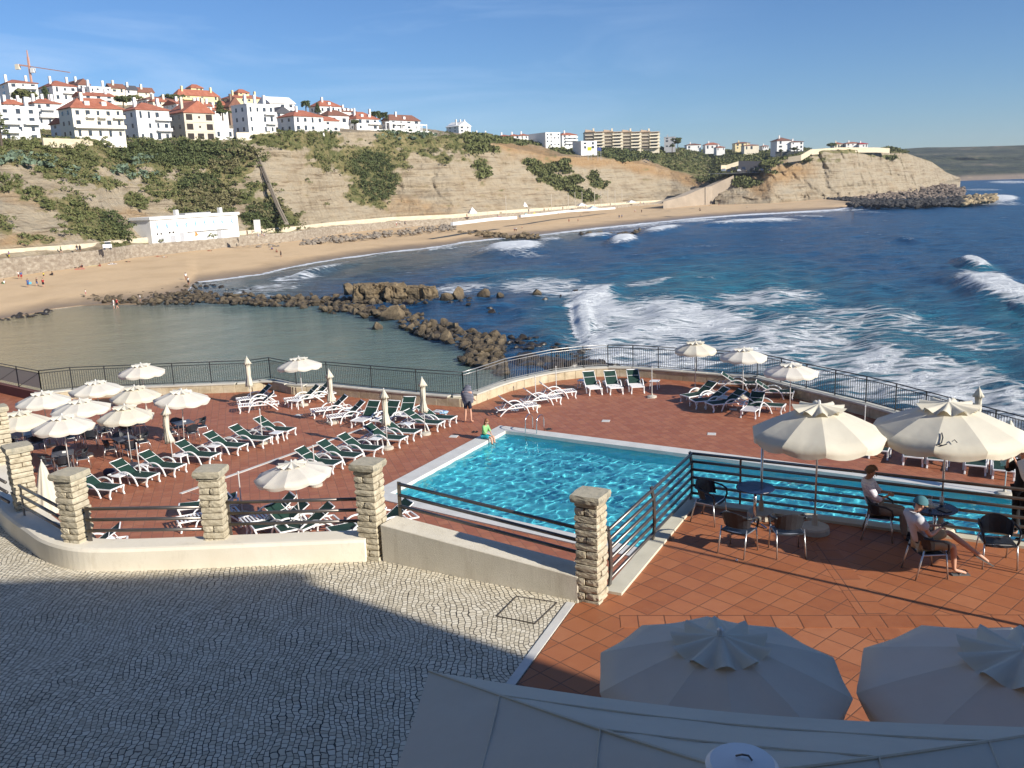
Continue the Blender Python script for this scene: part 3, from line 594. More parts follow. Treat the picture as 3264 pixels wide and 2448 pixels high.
def grow(poly, d):
    n = len(poly); r = []; A_ = sum(poly[i].x*poly[(i+1) % n].y-poly[(i+1) % n].x*poly[i].y for i in range(n)); sg = 1 if A_ > 0 else -1
    for i in range(n):
        a, b, c = poly[i-1], poly[i], poly[(i+1) % n]; u = (b-a).normalized(); v = (c-b).normalized()
        n1 = Vector((u.y, -u.x))*sg; n2 = Vector((v.y, -v.x))*sg; bis = (n1+n2).normalized(); r.append(b+bis*d/max(.3, bis.dot(n1)))
    return r
PO = grow(POOL, .62)
deck = hole_sheet('pool_deck', deckpoly, [(p.x, p.y) for p in grow(POOL, .5)], ZD, MT['deck']); tag(deck, kind='structure')
# pool shell, coping, water
e = empty('swimming_pool', (PC.x, PC.y, ZD), 0, 'turquoise swimming pool with pale stone coping set in the terracotta deck', 'swimming pool')
Lp = lambda poly: [(p.x-PC.x, p.y-PC.y) for p in poly]
cp = MB(); o_, i_ = Lp(PO), Lp(grow(POOL, -.02)); n = 4; vs = [(*p, .045) for p in o_]+[(*p, .045) for p in i_]+[(*p, -.10) for p in i_]+[(*p, -.02) for p in o_]
fs = [];
for i in range(4): j = (i+1) % 4; fs += [(i, j, 4+j, 4+i), (4+i, 4+j, 8+j, 8+i), (i, 12+i, 12+j, j)]
cp.add(vs, fs); cp.build('coping', MT['marble'], e)
m = N('pool_tile'); v = m.coord(rot=(0, 0, math.radians(31)))
br = m.n('TexBrick'); br.offset = 0; br.inputs['Scale'].default_value = 1; br.inputs['Brick Width'].default_value = .15; br.inputs['Row Height'].default_value = .15; br.inputs['Mortar Size'].default_value = .006
br.inputs['Color1'].default_value = (.22, .76, .86, 1); br.inputs['Color2'].default_value = (.18, .70, .82, 1); br.inputs['Mortar'].default_value = (.35, .72, .76, 1); m.l(v, br.inputs['Vector'])
m.set(Base_Color=br.outputs['Color'], Roughness=.5); MT['pooltile'] = m.mat
DEP = -1.35
sh = MB(); q = Lp(POOL); vs = [(*p, -.05) for p in q]+[(*p, DEP) for p in q]
sh.add(vs, [(0, 4, 5, 1), (1, 5, 6, 2), (2, 6, 7, 3), (3, 7, 4, 0), (4, 7, 6, 5)]); basin = sh.build('basin', MT['pooltile'], e)
# rippled water surface
def ripple(X, Y):
    h = np.zeros_like(X); R2 = np.random.default_rng(3)
    for k in range(52):
        lam = .22*(1.3/.22)**R2.random(); th = R2.random()*6.283; kk = 2*math.pi/lam; h += .0025*lam**1.1*np.sin(kk*(X*math.cos(th)+Y*math.sin(th))+R2.random()*6.28+.8*np.sin(X*.9+k)+.8*np.cos(Y*.8+k*1.7))
    return h
def quad_pt(q, u, v): return (q[0]*(1-u)*(1-v)+q[1]*(1-u)*v+q[2]*u*v+q[3]*u*(1-v))
nu, nv = 480, 160
qa = np.array([(p.x, p.y) for p in POOL]); uu, vv_ = np.meshgrid(np.linspace(0, 1, nu), np.linspace(0, 1, nv)); uu = uu.ravel()[:, None]; vv_ = vv_.ravel()[:, None]
G = qa[0]*(1-uu)*(1-vv_)+qa[1]*(1-uu)*vv_+qa[2]*uu*vv_+qa[3]*uu*(1-vv_)
wz = ripple(G[:, 0], G[:, 1]); Gw = np.c_[G[:, 0]-PC.x, G[:, 1]-PC.y, wz*.68-.09]

m = N('pool_water'); m.t.nodes.remove(m.b)
gl = m.n('BsdfGlass'); gl.inputs['IOR'].default_value = 1.33; gl.inputs['Roughness'].default_value = 0; gl.inputs['Color'].default_value = (.72, .98, 1, 1); m.l(gl.outputs[0], m.out.inputs[0])
Gw = Gw.reshape(nv, nu, 3)[::-1].reshape(-1, 3)
wat = grid_mesh('water', Gw, nu, nv, m.mat); wat.parent = e
wat.cycles.is_caustics_caster = True; basin.cycles.is_caustics_receiver = True; sl.cycles.is_caustics_light = True
S.cycles.caustics_refractive = True
# pool ladder
def w_(p, z=ZD): return P(p, z)
L1, L2 = w_(z3(612, 790)), w_(z3(700, 798)); inward = -(Vector((e2.y, -e2.x)).to_3d()) ; inward = Vector((e1.x, e1.y, 0))
le = empty('pool_ladder', ((L1+L2)/2), 0, 'curved steel ladder at the far edge of the swimming pool', 'pool ladder')
for q in (L1, L2):
    b_ = q-(L1+L2)/2; pts = []
    for t_ in range(13):
        a_ = t_/12; ang = math.pi*a_; pts.append((b_.x+inward.x*(.32-.32*math.cos(ang)), b_.y+inward.y*(.32-.32*math.cos(ang)), .52+.26*math.sin(ang)))
    pts = [(b_.x, b_.y, .0), (b_.x, b_.y, .3)]+pts+[(b_.x+inward.x*.66, b_.y+inward.y*.66, .1), (b_.x+inward.x*.66, b_.y+inward.y*.66, -.9)]
    MB().tube(pts, .021, 8).build('handrail', MT['chrome'], le, smooth=True)
for k in range(3):
    a_ = L1-(L1+L2)/2+inward*.66; b_ = L2-(L1+L2)/2+inward*.66; a_.z = b_.z = -.22-.26*k
    MB().strip([a_, b_], .07, .03, inward).build('step', MT['chrome'], le)
# small square skimmer lids in the deck
for i, q in enumerate((z3(470, 633), z3(1183, 718), z3(1540, 534), z3(2012, 820), z3(2180, 626), z2(2080, 716), z2(865, 550))):
    c_ = w_(q); lab = ['beside the foot of the white loungers along the curved parapet', 'in the open tiles beyond the far pool edge, nearest its ladder', 'in front of the small white table by the curved parapet', 'just beyond the pool near the cafe railing corner', 'in umbrella shade left of the loungers by the seaward railing', 'beside the pool corner where the child sits', 'near the stone base of a furled parasol'][i]
    o = MB().box((0, 0, .006), (.34, .34, .02), math.radians(-15)).build('drain_cover', MT['marble'], bevel=.003); o.location = c_; tag(o, 'white square drain cover '+lab, 'drain cover', 'white covers set into the pool deck')
# long white drain channel
a_, b_ = w_((575, 1574)), w_(z2(1385, 648))
mb = MB(); d_ = (b_-a_).normalized(); mb.strip([a_+Vector((0, 0, .006)), b_+Vector((0, 0, .006))], .16, .02, Vector((-d_.y, d_.x, 0)))
c2_ = w_(z6(1080, 305)); c3_ = w_(z6(1180, 330)); mb.strip([c2_+Vector((0, 0, .007)), c3_+Vector((0, 0, .007))], .13, .02, Vector((-d_.y, d_.x, 0)))
tag(mb.build('drain_channel', MT['marble']), 'long thin white drain channel crossing the terracotta pool deck between two rows of loungers', 'drain')

# ---- parapet round the deck (stone blocks, coping) and its fence
def poly_wall(A_, B_, z0, z1):
    n = len(A_); vs = [(p.x, p.y, z) for z in (z0, z1) for p in A_]+[(p.x, p.y, z) for z in (z0, z1) for p in B_]; fs = []
    for i in range(n-1):
        fs += [(i, i+1, n+i+1, n+i), (2*n+i+1, 2*n+i, 3*n+i, 3*n+i+1), (n+i, n+i+1, 3*n+i+1, 3*n+i), (i+1, i, 2*n+i, 2*n+i+1)]
    fs += [(0, n, 3*n, 2*n), (n-1, 3*n-1, 4*n-1, 2*n-1)]
    return vs, fs
pe = empty('deck_parapet', (CO[12].x, CO[12].y, ZD), 0, 'low sandstone parapet wall curving round the seaward side of the pool deck', 'parapet')
def local(vs, o): return [(v[0]-o.location.x, v[1]-o.location.y, v[2]-o.location.z) for v in vs]
PWALL = [c for c in CO[3:]]; PIN = [c for c in CI[3:]]
def resample(pts, step):
    r = [pts[0]]; 
    for a, b in zip(pts, pts[1:]):
        n = max(1, round((b-a).length/step)); r += [a.lerp(b, (k+1)/n) for k in range(n)]
    return r
# block by block
blk = MB(); rb = random.Random(4)
ax_ = resample(PWALL, .62)
for a, b in zip(ax_, ax_[1:]):
    d = (b-a).normalized(); nrm = Vector((d.y, -d.x)); L = (b-a).length; mid = (a+b)/2+nrm*.21; ang = math.atan2(d.y, d.x)
    blk.box((mid.x, mid.y, ZD+.20+rb.uniform(-.004, .004)), (L-.012, .42-rb.uniform(.01, .03), .42), ang)
blk.v = local(blk.v, pe); blk.build('block_course', MT['parapet'], pe, bevel=.012)
vs, fs = poly_wall(offs(PWALL, .03), offs(PWALL, .395), ZD-.01, ZD+.40); q = MB().add(local(vs, pe), fs); q.build('core', MT['stone'], pe)
cop = MB()
for a, b in zip(ax_[::2], ax_[2::2]):
    d = (b-a).normalized(); nrm = Vector((d.y, -d.x)); L = (b-a).length; mid = (a+b)/2+nrm*.2; cop.box((mid.x, mid.y, ZD+.462), (L-.006, .48, .085), math.atan2(d.y, d.x))
cop.v = local(cop.v, pe); cop.build('coping', simple('grey_coping_stone', (.52, .50, .43), .8, .14, 1.2, .2, obj=False), pe, bevel=.012)
# outer supporting wall down to the rocks
vs, fs = poly_wall(offs(CO, .06), offs(CO, .5), -1.5, ZD-.02)
tag(MB().add(vs, fs).build('supporting_wall', MT['seawall']), 'tall rough retaining wall carrying the pool deck above the sea', 'retaining wall')
# left ramp wall in brown render
rp = [c for c in CO[:4]]
vs, fs = poly_wall(offs(rp, .0), offs(rp, .3), ZD-.02, ZD+.50)
tag(MB().add(vs, fs).build('ramp_wall', MT['brownwall']), 'dark terracotta rendered wall below the glazed railing at the left of the deck', 'wall')
def fence(pts, name, label, mat_post, mat_bar, glazed=False, H_=1.15, every=2.1, zbase=ZD+.50, lean=0.):
    o = pts[len(pts)//2]; e = empty(name, (o.x, o.y, zbase), 0, label, 'railing')
    L = lambda p, z: Vector((p.x-o.x, p.y-o.y, z))
    P_ = []
    for a, b in zip(pts, pts[1:]):
        n = max(1, round((b-a).length/every)); P_ += [a.lerp(b, k/n) for k in range(n)]
    P_.append(pts[-1])
    for p in P_:
        MB().strip([L(p, 0), L(p, H_)], .05, .035, Vector((1, 0, 0))).build('post', mat_post, e)
    for a, b in zip(P_, P_[1:]):
        d = (b-a).normalized(); n = int((b-a).length/.115)
        if glazed:
            q = MB(); q.strip([L(a.lerp(b, .03), (H_-.15)/2+.1), L(a.lerp(b, .97), (H_-.15)/2+.1)], H_-.35, .012, Vector((0, 0, 1))); q.build('glass_pane', MT['frosted'], e)
            MB().tube([L(a, .05), L(b, H_-.12)], .016, 6).build('brace', mat_post, e)
        else:
            q = MB()
            for k in range(1, n):
                p = a.lerp(b, k/n); q.strip([L(p, .09), L(p, H_-.14)], .016, .016, Vector((1, 0, 0)))
            q.strip([L(a, .09), L(b, .09)], .03, .03, Vector((0, 0, 1))); q.build('bar_panel', mat_bar, e)
    for z, r in ((H_, .024), (H_-.14, .018)):
        MB().tube([L(p, z) for p in pts], r, 8).build('handrail', MT['fence'] if z == H_ and mat_bar != MT['galv'] else mat_bar, e, smooth=True)
    return e
m = N('frosted_glass'); m.set(Base_Color=(.42, .40, .37), Roughness=.45, Alpha=.55); MT['frosted'] = m.mat
FP = offs(CO, .12)
fence(FP[:4], 'glazed_railing', 'metal railing with frosted panes and braces above the brown ramp wall at far left', MT['fence'], MT['fence'], True, every=2.6)
fence(FP[3:13], 'bar_railing', 'dark grey vertical bar railing on the parapet facing the calm lagoon', MT['fence'], MT['fence'])
fence(FP[12:19], 'bar_railing', 'pale steel vertical bar railing on the rising curve of the parapet', MT['fence'], MT['galv'])
fence(FP[18:], 'bar_railing', 'dark vertical bar railing on the seaward parapet running to the right edge', MT['fence'], MT['fence'])

# ---- low cream walls, stone pillars and tube railings of the forecourt
def curved_wall(name, outer, inner, z0, z1s, mat, label):
    n = len(outer); vs = []; fs = []; prof = [(0, 0), (0, .86), (.06, .97), (.16, 1.0), (1, 1.0), (1, -8)]
    for i in range(n):
        for t, zz in prof:
            x = outer[i][0]*(1-t)+inner[i][0]*t; y = outer[i][1]*(1-t)+inner[i][1]*t; h = z1s[i]-z0
            vs.append((x, y, z0+h*zz if zz >= 0 else z0-3.8))
        
    k = len(prof)
    for i in range(n-1):
        for j in range(k-1): fs.append((i*k+j, (i+1)*k+j, (i+1)*k+j+1, i*k+j+1))
    fs += [tuple(range(k)), tuple(range((n-1)*k+k-1, (n-1)*k-1, -1))]
    o = MB().add([(a, b, c-(.2 if i_ % k == 0 else 0)) for i_, (a, b, c) in enumerate(vs)], fs).build(name, mat, smooth=False)
    return tag(o, label, 'wall')
def smoothpath(pts, n=6):
    r = []; m_ = len(pts); g = lambda i: Vector(pts[max(0, min(m_-1, i))])
    for i in range(m_-1):
        for k in range(n):
            t = k/n; a, b, c, d = g(i-1), g(i), g(i+1), g(i+2); r.append(.5*((2*b)+(c-a)*t+(2*a-5*b+4*c-d)*t*t+(3*b-a-3*c+d)*t**3))
    r.append(g(m_-1)); return r
so_, si_ = smoothpath(wallpts), smoothpath(inn)
curved_wall('low_wall', so_, si_, ZT, [ZT+.42]*len(so_), MT['low_wall'], 'long low cream wall with rounded top curving away round the cobbled forecourt')
W3o = [Vector((-2.44, 15.16)), Vector((.92, 13.27))]; wn = (W3o[1]-W3o[0]).normalized(); wn = Vector((-wn.y, wn.x))
W3i = [p+wn*.50 for p in W3o]
o = MB(); vs = [(*W3o[0], ZT-.2), (*W3o[1], ZT-.2), (*W3i[1], ZT-3.8), (*W3i[0], ZT-3.8), (*W3o[0], ZT+.70), (*W3o[1], ZT+.42), (*W3i[1], ZT+.42), (*W3i[0], ZT+.70)]
o.add(vs, [(3, 2, 1, 0), (4, 5, 6, 7), (0, 1, 5, 4), (1, 2, 6, 5), (2, 3, 7, 6), (3, 0, 4, 7)])
m = N('roughcast_render'); p0 = m.coord(); n_ = m.noise(p0, 1.1, 6, .7); n2_ = m.noise(m.coord(scale=(2, 2, .35)), 2, 6, .7)
m.set(Base_Color=m.mixc(m.rng(n2_, .52, .72, 0, .5), m.ramp(n_, [(.3, (.62, .57, .46)), (.7, (.72, .67, .56))]), (.44, .38, .29)), Roughness=.95); m.bump(m.noise(p0, 60, 3, .7), .7, .012)
tag(o.build('low_wall', m.mat, bevel=.012), 'straight low roughcast wall between the last two stone pillars, below the pool view', 'wall')
# stone pillars
def rough_block(mb, c, s, rz, rnd, amp=.011, sub=5):
    bm = bmesh.new(); bmesh.ops.create_cube(bm, size=1); bmesh.ops.subdivide_edges(bm, edges=bm.edges, cuts=sub-1, use_grid_fill=True)
    off = rnd.random()*100; pts = np.array([v.co[:] for v in bm.verts])
    n = fbm(np.c_[pts[:, 0]*s[0], pts[:, 1]*s[1], pts[:, 2]*s[2]]*34+off, 3)-.45
    cs, sn = math.cos(rz), math.sin(rz); vs = []
    for v, k in zip(pts, n):
        q = np.clip(np.abs(v)*2, 0, 1); edge = 1-.045*(q[0]*q[2]+q[1]*q[2]+q[0]*q[1])/1.5
        x, y, z = v[0]*(s[0]+2*amp*k*2)*edge, v[1]*(s[1]+2*amp*k*2)*edge, v[2]*(s[2]*.99)*(1-.05*(q[0]+q[1]-1 if q[0]+q[1] > 1 else 0)); vs.append((c[0]+x*cs-y*sn, c[1]+x*sn+y*cs, c[2]+z))
    bm.verts.index_update(); mb.add(vs, [tuple(v.index for v in f.verts) for f in bm.faces]); bm.free()
MT['mortar'] = simple('dark_mortar', (.13, .10, .065), 1., .2, 5.)
def pillar(pos, rz, label, h=1.75, z0=ZT, wdt=.40, seed=0, capw=.52):
    rnd = random.Random(seed); e = empty('stone_pillar', (pos[0], pos[1], z0), rz, label, 'pillar', 'rough stone pillars along the low wall')
    sh = MB(); z = -.05; k = 0; hc = h-.10
    core = MB().box((0, 0, hc/2), (wdt*.84, wdt*.84, hc)); core.build('mortar_core', MT['mortar'], e)
    while z < hc-.01:
        ch = min(rnd.uniform(.095, .13), hc-z); 
        if hc-z-ch < .06: ch = hc-z
        jx, jy = rnd.uniform(-.012, .012), rnd.uniform(-.012, .012); sp = rnd.uniform(.38, .62)
        if k % 3 == 2: rough_block(sh, (jx, jy, z+ch/2), (wdt, wdt, ch*.87), 0, rnd)
        elif k % 2:
            w1 = wdt*sp; rough_block(sh, (-wdt/2+w1/2+jx, jy, z+ch/2), (w1*.93, wdt, ch*.87), 0, rnd); rough_block(sh, (wdt/2-(wdt-w1)/2+jx, -jy, z+ch/2), ((wdt-w1)*.93, wdt, ch*.87), 0, rnd)
        else:
            w1 = wdt*sp; rough_block(sh, (jx, -wdt/2+w1/2+jy, z+ch/2), (wdt, w1*.93, ch*.87), 0, rnd); rough_block(sh, (-jx, wdt/2-(wdt-w1)/2+jy, z+ch/2), (wdt, (wdt-w1)*.93, ch*.87), 0, rnd)
        z += ch; k += 1
    sh.build('shaft', MT['stone'], e)
    cb = MB(); rough_block(cb, (0, 0, hc+.05), (capw, capw, .125), rnd.uniform(-.02, .02), rnd, .010, 7); cb.build('capstone', MT['cap'], e, smooth=False)
    return e
pillar((1.155, 13.37), math.radians(-30), 'stone pillar standing alone at the corner where cobbles meet terracotta tiles, right of the pool', 1.78, seed=1)
pillar((-2.62, 15.40), math.radians(-20), 'stone pillar in front of the near pool corner, between bright and shaded low walls', 1.80, seed=2)
q = P(z6(1265, 632), ZT+.3); pillar((q.x+.0, q.y+.2), math.radians(-3), 'stone pillar left of the open parasol, midway along the low cream wall', 1.42, ZT+.3, .40, seed=3)
q = P(z6(440, 652), ZT+.3); pillar((q.x-.02, q.y+.24), math.radians(-18), 'stone pillar at the rounded left corner of the low cream wall', 1.42, ZT+.3, .40, seed=4)
q = P(z6(160, 455), ZT+.3); pillar((q.x-.1, q.y+.2), math.radians(-50), 'stone pillar beside the furled cream parasol, second from the left frame edge', 1.45, ZT+.3, .42, seed=5)
q = P((8, 1492), ZT+.3); pillar((q.x, q.y+.1), math.radians(-52), 'stone pillar cut by the left edge of the photo', 1.50, ZT+.3, .44, seed=6)
# tube railings between pillars
def tube_rail(a, b, za, zb, label, hs=(.20, .41, .62), posts=(0,), mid_post=None, r=.031, post_h=.66, flat=.07):
    a, b = Vector(a), Vector(b); e = empty('tube_railing', (a.x, a.y, za), 0, label, 'railing', 'tubular railings between the pillars'); d = b-a
    for t in posts:
        p = d*t; z = (zb-za)*t; dn = d.normalized(); MB().strip([(p.x, p.y, z-.02), (p.x, p.y, z+post_h*.55), (p.x+dn.x*.01, p.y+dn.y*.01, z+post_h)], flat, .022, Vector((dn.x, dn.y, 0))).build('post', MT['steel'], e)
    for h in hs: MB().tube([(0, 0, h), (d.x, d.y, zb-za+h)], r, 10).build('rail', MT['steel'], e, smooth=True)
    return e
tube_rail(W3i[0]+Vector((.08, -.06)), W3i[1]+Vector((-.02, -.06)), ZT+.70, ZT+.42, 'three bar steel railing on the straight roughcast wall in front of the pool', posts=(.0,))
tube_rail(w2(z6(1345, 560), ZT+.42), (-2.72, 15.60), ZT+.42, ZT+.42, 'three bar steel railing in front of crowded loungers and the open parasol', posts=(.012,))
tube_rail(w2(z6(525, 598), ZT+.42), (w2(z6(1215, 588), ZT+.42)), ZT+.42, ZT+.42, 'three bar steel railing between the left corner pillar and the next pillar', posts=(.012,))
tube_rail(w2(z6(140, 445), ZT+.42), (w2(z6(385, 590), ZT+.42)), ZT+.42, ZT+.42, 'short steel railing beside the furled parasol at the wall corner', posts=(.02,))
q1 = w2(z6(-60, 350), ZT+.42); tube_rail(q1, w2(z6(60, 425), ZT+.42), ZT+.42, ZT+.42, 'short steel railing at the left frame edge beyond the second pillar', posts=())
# high railing round the cafe terrace
def cafe_rail():
    e = empty('terrace_railing', (TC[0], TC[1], ZT), 0, 'dark six bar tubular railing enclosing the cafe terrace above the pool', 'railing')
    a = Vector((1.47, 13.72)); c = Vector(TC)+Vector((.0, -.06)); d = Vector((13.9, 12.05)); o = Vector(TC)
    hs = [.16+.17*k for k in range(6)]
    for h in hs:
        MB().tube([((a-o).x, (a-o).y, h), ((c-o).x, (c-o).y, h)], .030, 10).build('rail', MT['steel'], e, smooth=True)
        MB().tube([((c-o).x, (c-o).y, h), ((d-o).x, (d-o).y, h)], .030, 10).build('rail', MT['steel'], e, smooth=True)
    dn = (c-a).normalized()
    for t in (0.0, .47, .985):
        p = a.lerp(c, t)-o; nn_ = Vector((-dn.y, dn.x)); pts = [(p.x, p.y, .0), (p.x+nn_.x*-.03, p.y+nn_.y*-.03, .35), (p.x-nn_.x*.02, p.y-nn_.y*.02, .8), (p.x+nn_.x*.03, p.y+nn_.y*.03, 1.06)]
        MB().strip(pts, .10, .03, Vector((dn.x, dn.y, 0))).build('post', MT['steel'], e)
        MB().box((p.x, p.y, .012), (.16, .12, .02), math.atan2(dn.y, dn.x)).build('foot_plate', MT['steel'], e)
    dn = (d-c).normalized()
    for t in (.085, .52, .9):
        p = c.lerp(d, t)-o; MB().strip([(p.x, p.y, 0), (p.x, p.y, 1.03)], .04, .02, Vector((dn.x, dn.y, 0))).build('post', MT['steel'], e)
cafe_rail()
# ---- the hotel the photo is taken from: casts the big shadow over the forecourt
he = empty('hotel_building', (-8, -7, ZT), 0, 'hotel block behind the viewpoint shading the forecourt, with an added unseen side wing', 'hotel')
mw = simple('hotel_render', (.40, .35, .27), .9, .06, 1., .2)
HB = lambda x0, x1, y0, y1, z0, z1, mb: mb.box(((x0+x1)/2+8, (y0+y1)/2+7, (z0+z1)/2), (x1-x0, y1-y0, z1-z0))
mb = MB(); HB(-30, 16.9, -13, -1.05, -4, 12.55, mb); HB(-34, -15.5, -1.0, 12.5, -4, 12.5, mb); mb.build('wall', mw, he)  # second box: unseen side wing, added to block sky light
mb = MB(); HB(-30.2, 17.0, -13.2, -.85, 12.55, 12.8, mb); mb.build('roof', MT['concrete'], he)
mb = MB(); HB(-6, 6, -1.04, .35, 4.75, 4.95, mb); mb.build('balcony', MT['concrete'], he)
gw = simple('hotel_window_glass', (.05, .07, .09), .1, .1, 1.)
for k in range(3):  # windows on the added wing
    for j in range(4):
        mb = MB(); HB(-15.52, -15.46, .8+k*4., 2.7+k*4., .6+j*3.1, 2.7+j*3.1, mb); mb.build('window', gw, he)
for k in range(3, 9):
    for j in range(4):
        mb = MB(); x = -26+k*4.9; HB(x, x+1.9, -1.045, -1.0, .6+j*3.1, 2.7+j*3.1, mb); mb.build('window', gw, he)
# ================================================================== FURNITURE
m = N('white_resin'); m.set(Base_Color=(.80, .80, .79), Roughness=.38, Specular_IOR_Level=.5); MT['resin'] = m.mat
m = N('green_sling'); v = m.coord(obj=True); m.set(Base_Color=m.ramp(m.noise(v, 5, 5, .6), [(.3, (.003, .026, .018)), (.7, (.006, .040, .028))]), Roughness=.8); m.bump(m.noise(v, 60, 2), .2, .004); MT['green'] = m.mat
def canvas(name, c, tr=.22):
    m = N(name); v = m.coord(obj=True); n = m.noise(v, 2.3, 6, .65); n2 = m.noise(m.coord(obj=True, scale=(1, 1, .3)), 7, 5, .7)
    colr = m.mixc(m.rng(n2, .58, .8, 0, .22), m.ramp(n, [(.3, tuple(x*.93 for x in c)), (.7, c)]), tuple(x*.72 for x in c))
    m.set(Base_Color=colr, Roughness=.85, Specular_IOR_Level=.15)
    tl = m.n('BsdfTranslucent'); tl.inputs[0].default_value = (c[0], c[1]*.95, c[2]*.85, 1); mx_ = m.n('MixShader'); mx_.inputs[0].default_value = tr
    m.l(m.b.outputs[0], mx_.inputs[1]); m.l(tl.outputs[0], mx_.inputs[2]); m.l(mx_.outputs[0], m.out.inputs[0])
    m.bump(m.math('ADD', m.noise(v, 3, 2), m.math('MULTIPLY', m.noise(v, 1.1, 2, .5, 1.), 2.)), .3, .035); return m.mat
MT['canvas'] = canvas('cream_canvas', (.76, .72, .60)); MT['canvas2'] = canvas('ivory_canvas', (.80, .77, .68))
MT['wicker'] = simple('dark_woven_resin', (.022, .026, .034), .45, .2, 8., .3)
MT['alu'] = simple('brushed_aluminium', (.62, .62, .62), .32, .05, 3., metal=.9)
MT['slate'] = simple('slate_grey_table_top', (.075, .08, .095), .4, .1, 3.)
MT['bluetop'] = simple('dark_blue_table_top', (.010, .020, .060), .25, .1, 3.)
MT['polewhite'] = simple('white_pole_metal', (.66, .66, .64), .35, .05, 3., metal=.2)
VX = lambda *a: Vector(a)
# ---- sun lounger: x from head (-.95) to foot (+.95)
def make_lounger(full=True, ang=33):
    e = empty('sun_lounger', (0, 0, 0))
    f = MB(); z = .33
    for s in (-1, 1):
        f.strip([(-.93, s*.318, z-.03), (-.5, s*.318, z-.01), (.2, s*.318, z), (.93, s*.315, z+.015)], .034, .05)
    f.strip([(.93, -.33, z+.015), (.93, .33, z+.015)], .05, .05, VX(1, 0, 0)); f.strip([(-.93, -.32, z-.03), (-.93, .32, z-.03)], .06, .05, VX(1, 0, 0))
    for k in range(5): f.strip([(-.75+k*.16, -.3, z-.03), (-.75+k*.16, .3, z-.03)], .05, .02, VX(1, 0, 0))
    f.build('frame', MT['resin'], e, bevel=.008)
    for s in (-1, 1):
        MB().strip([(.93, s*.30, z+.01), (.90, s*.30, z-.07), (.86, s*.31, .12), (.90, s*.315, .0)], .06, .055).build('leg', MT['resin'], e, bevel=.008)
        a = []
        for t in np.linspace(0, 1, 15):
            x = .50-1.38*t; zz = .52*math.sin(math.pi*min(1, t*1.0)**.72)**.8 if 0 < t < 1 else 0; a.append((x, s*(.365+.02*math.sin(math.pi*t)), max(0.02, zz)))
        MB().strip(a, .05, .050).build('armrest', MT['resin'], e, bevel=.008)
    hx = -.12; L = .80; ca, sa = math.cos(math.radians(ang)), math.sin(math.radians(ang))
    bp = lambda t, y, dz=0: (hx-L*t*ca-dz*sa*0, y, z+.02+L*t*sa+dz)
    b = MB()
    for s in (-1, 1): b.strip([bp(0, s*.298), bp(.5, s*.298), bp(1, s*.292)], .028, .035)
    b.strip([bp(1, -.30), bp(1, .30)], .04, .045, VX(ca, 0, sa)); b.strip([bp(.55, -.27), bp(.55, .27)], .05, .02, VX(ca, 0, sa))
    for s in (-1, 1): b.strip([bp(.6, s*.2), (hx-L*.75, s*.2, z-.02)], .03, .02)
    br_ = b.build('backrest', MT['resin'], e, bevel=.006)
    c = MB(); rows_ = []
    top = [(.90, z+.045), (.5, z+.028), (.15, z+.022), (hx, z+.03)] if full else [(hx+.10, z+.035), (hx, z+.04)]
    prof = top+[(bp(t, 0)[0], bp(t, 0)[2]+.028-.012*math.sin(math.pi*t)) for t in (.25, .5, .75, .97)]
    for (x, zz) in prof:
        rows_.append([(x, -.300, zz), (x, -.12, zz-.010), (x, .12, zz-.010), (x, .300, zz)])
    vs = [p for r in rows_ for p in r]+[(p[0], p[1], p[2]-.022) for r in rows_ for p in r]; n = len(rows_)*4; fs = []
    for i in range(len(rows_)-1):
        for j in range(3): q = i*4+j; fs += [(q, q+1, q+5, q+4), (n+q, n+q+4, n+q+5, n+q+1)]
    for i in range(len(rows_)-1): fs += [(i*4, i*4+4, n+i*4+4, n+i*4), (i*4+3, n+i*4+3, n+i*4+7, i*4+7)]
    l = (len(rows_)-1)*4; fs += [(0, n, n+1, 1), (1, n+1, n+2, 2), (2, n+2, n+3, 3), (l, l+1, n+l+1, n+l), (l+1, l+2, n+l+2, n+l+1), (l+2, l+3, n+l+3, n+l+2)]
    c.add(vs, fs).build('sling', MT['green'], e, smooth=False)
    if not full:
        s_ = MB()
        for k in range(8): s_.strip([(.04+k*.11, -.29, z+.012), (.04+k*.11, .29, z+.012)], .055, .018, VX(1, 0, 0))
        s_.build('seat_slats', MT['resin'], e)
    return e
L_full = make_lounger(True, 33); L_half = make_lounger(False, 38); L_up = make_lounger(False, 43); L_flat = make_lounger(True, 12)
used = set()
def place(proto, loc, rz, label, cat, group=None):
    o = proto if proto not in used else copy_tree(proto); used.add(proto)
    o.location = loc; o.rotation_euler = (0, 0, rz); tag(o, label, cat, group); return o
ORD = ['nearest', 'second', 'third', 'fourth', 'fifth', 'sixth', 'seventh', 'eighth']
def lounger(proto, foot, head, label, group, hz=.80, fz=.33, rz=None, z=ZD):
    a = P(foot, z+fz); b = P(head, z+hz)
    if rz is None: rz = math.atan2(a.y-b.y, a.x-b.x)
    else: rz = math.radians(rz)
    c = Vector((a.x-math.cos(rz)*.93, a.y-math.sin(rz)*.93, z))
    return place(proto, c, rz, label, 'sun lounger', group)
RZ = -24
ga = 'green loungers in the diagonal row beside the pool'
la = ['first lounger from the near end of the poolside row, behind the lone open parasol', 'second lounger from the near end of the poolside row', 'third lounger from the near end of the poolside row, left of a furled parasol base', 'fourth lounger from the near end of the poolside row, touching a furled parasol pole', 'fifth lounger of the poolside row, half hidden behind its neighbour', 'lounger second from the far end of the poolside row', 'farthest lounger of the poolside row, with the pale blue towel at its side']
for (fx, fy), l_ in zip([(1175, 928), (1340, 868), (1495, 812), (1690, 732), (1800, 680), (1985, 610), (2080, 572)], la): lounger(L_full, z2(fx, fy), z2(fx-300, fy-110), l_, ga, rz=RZ)
gb = 'green loungers in the diagonal row beside the cafe tables'
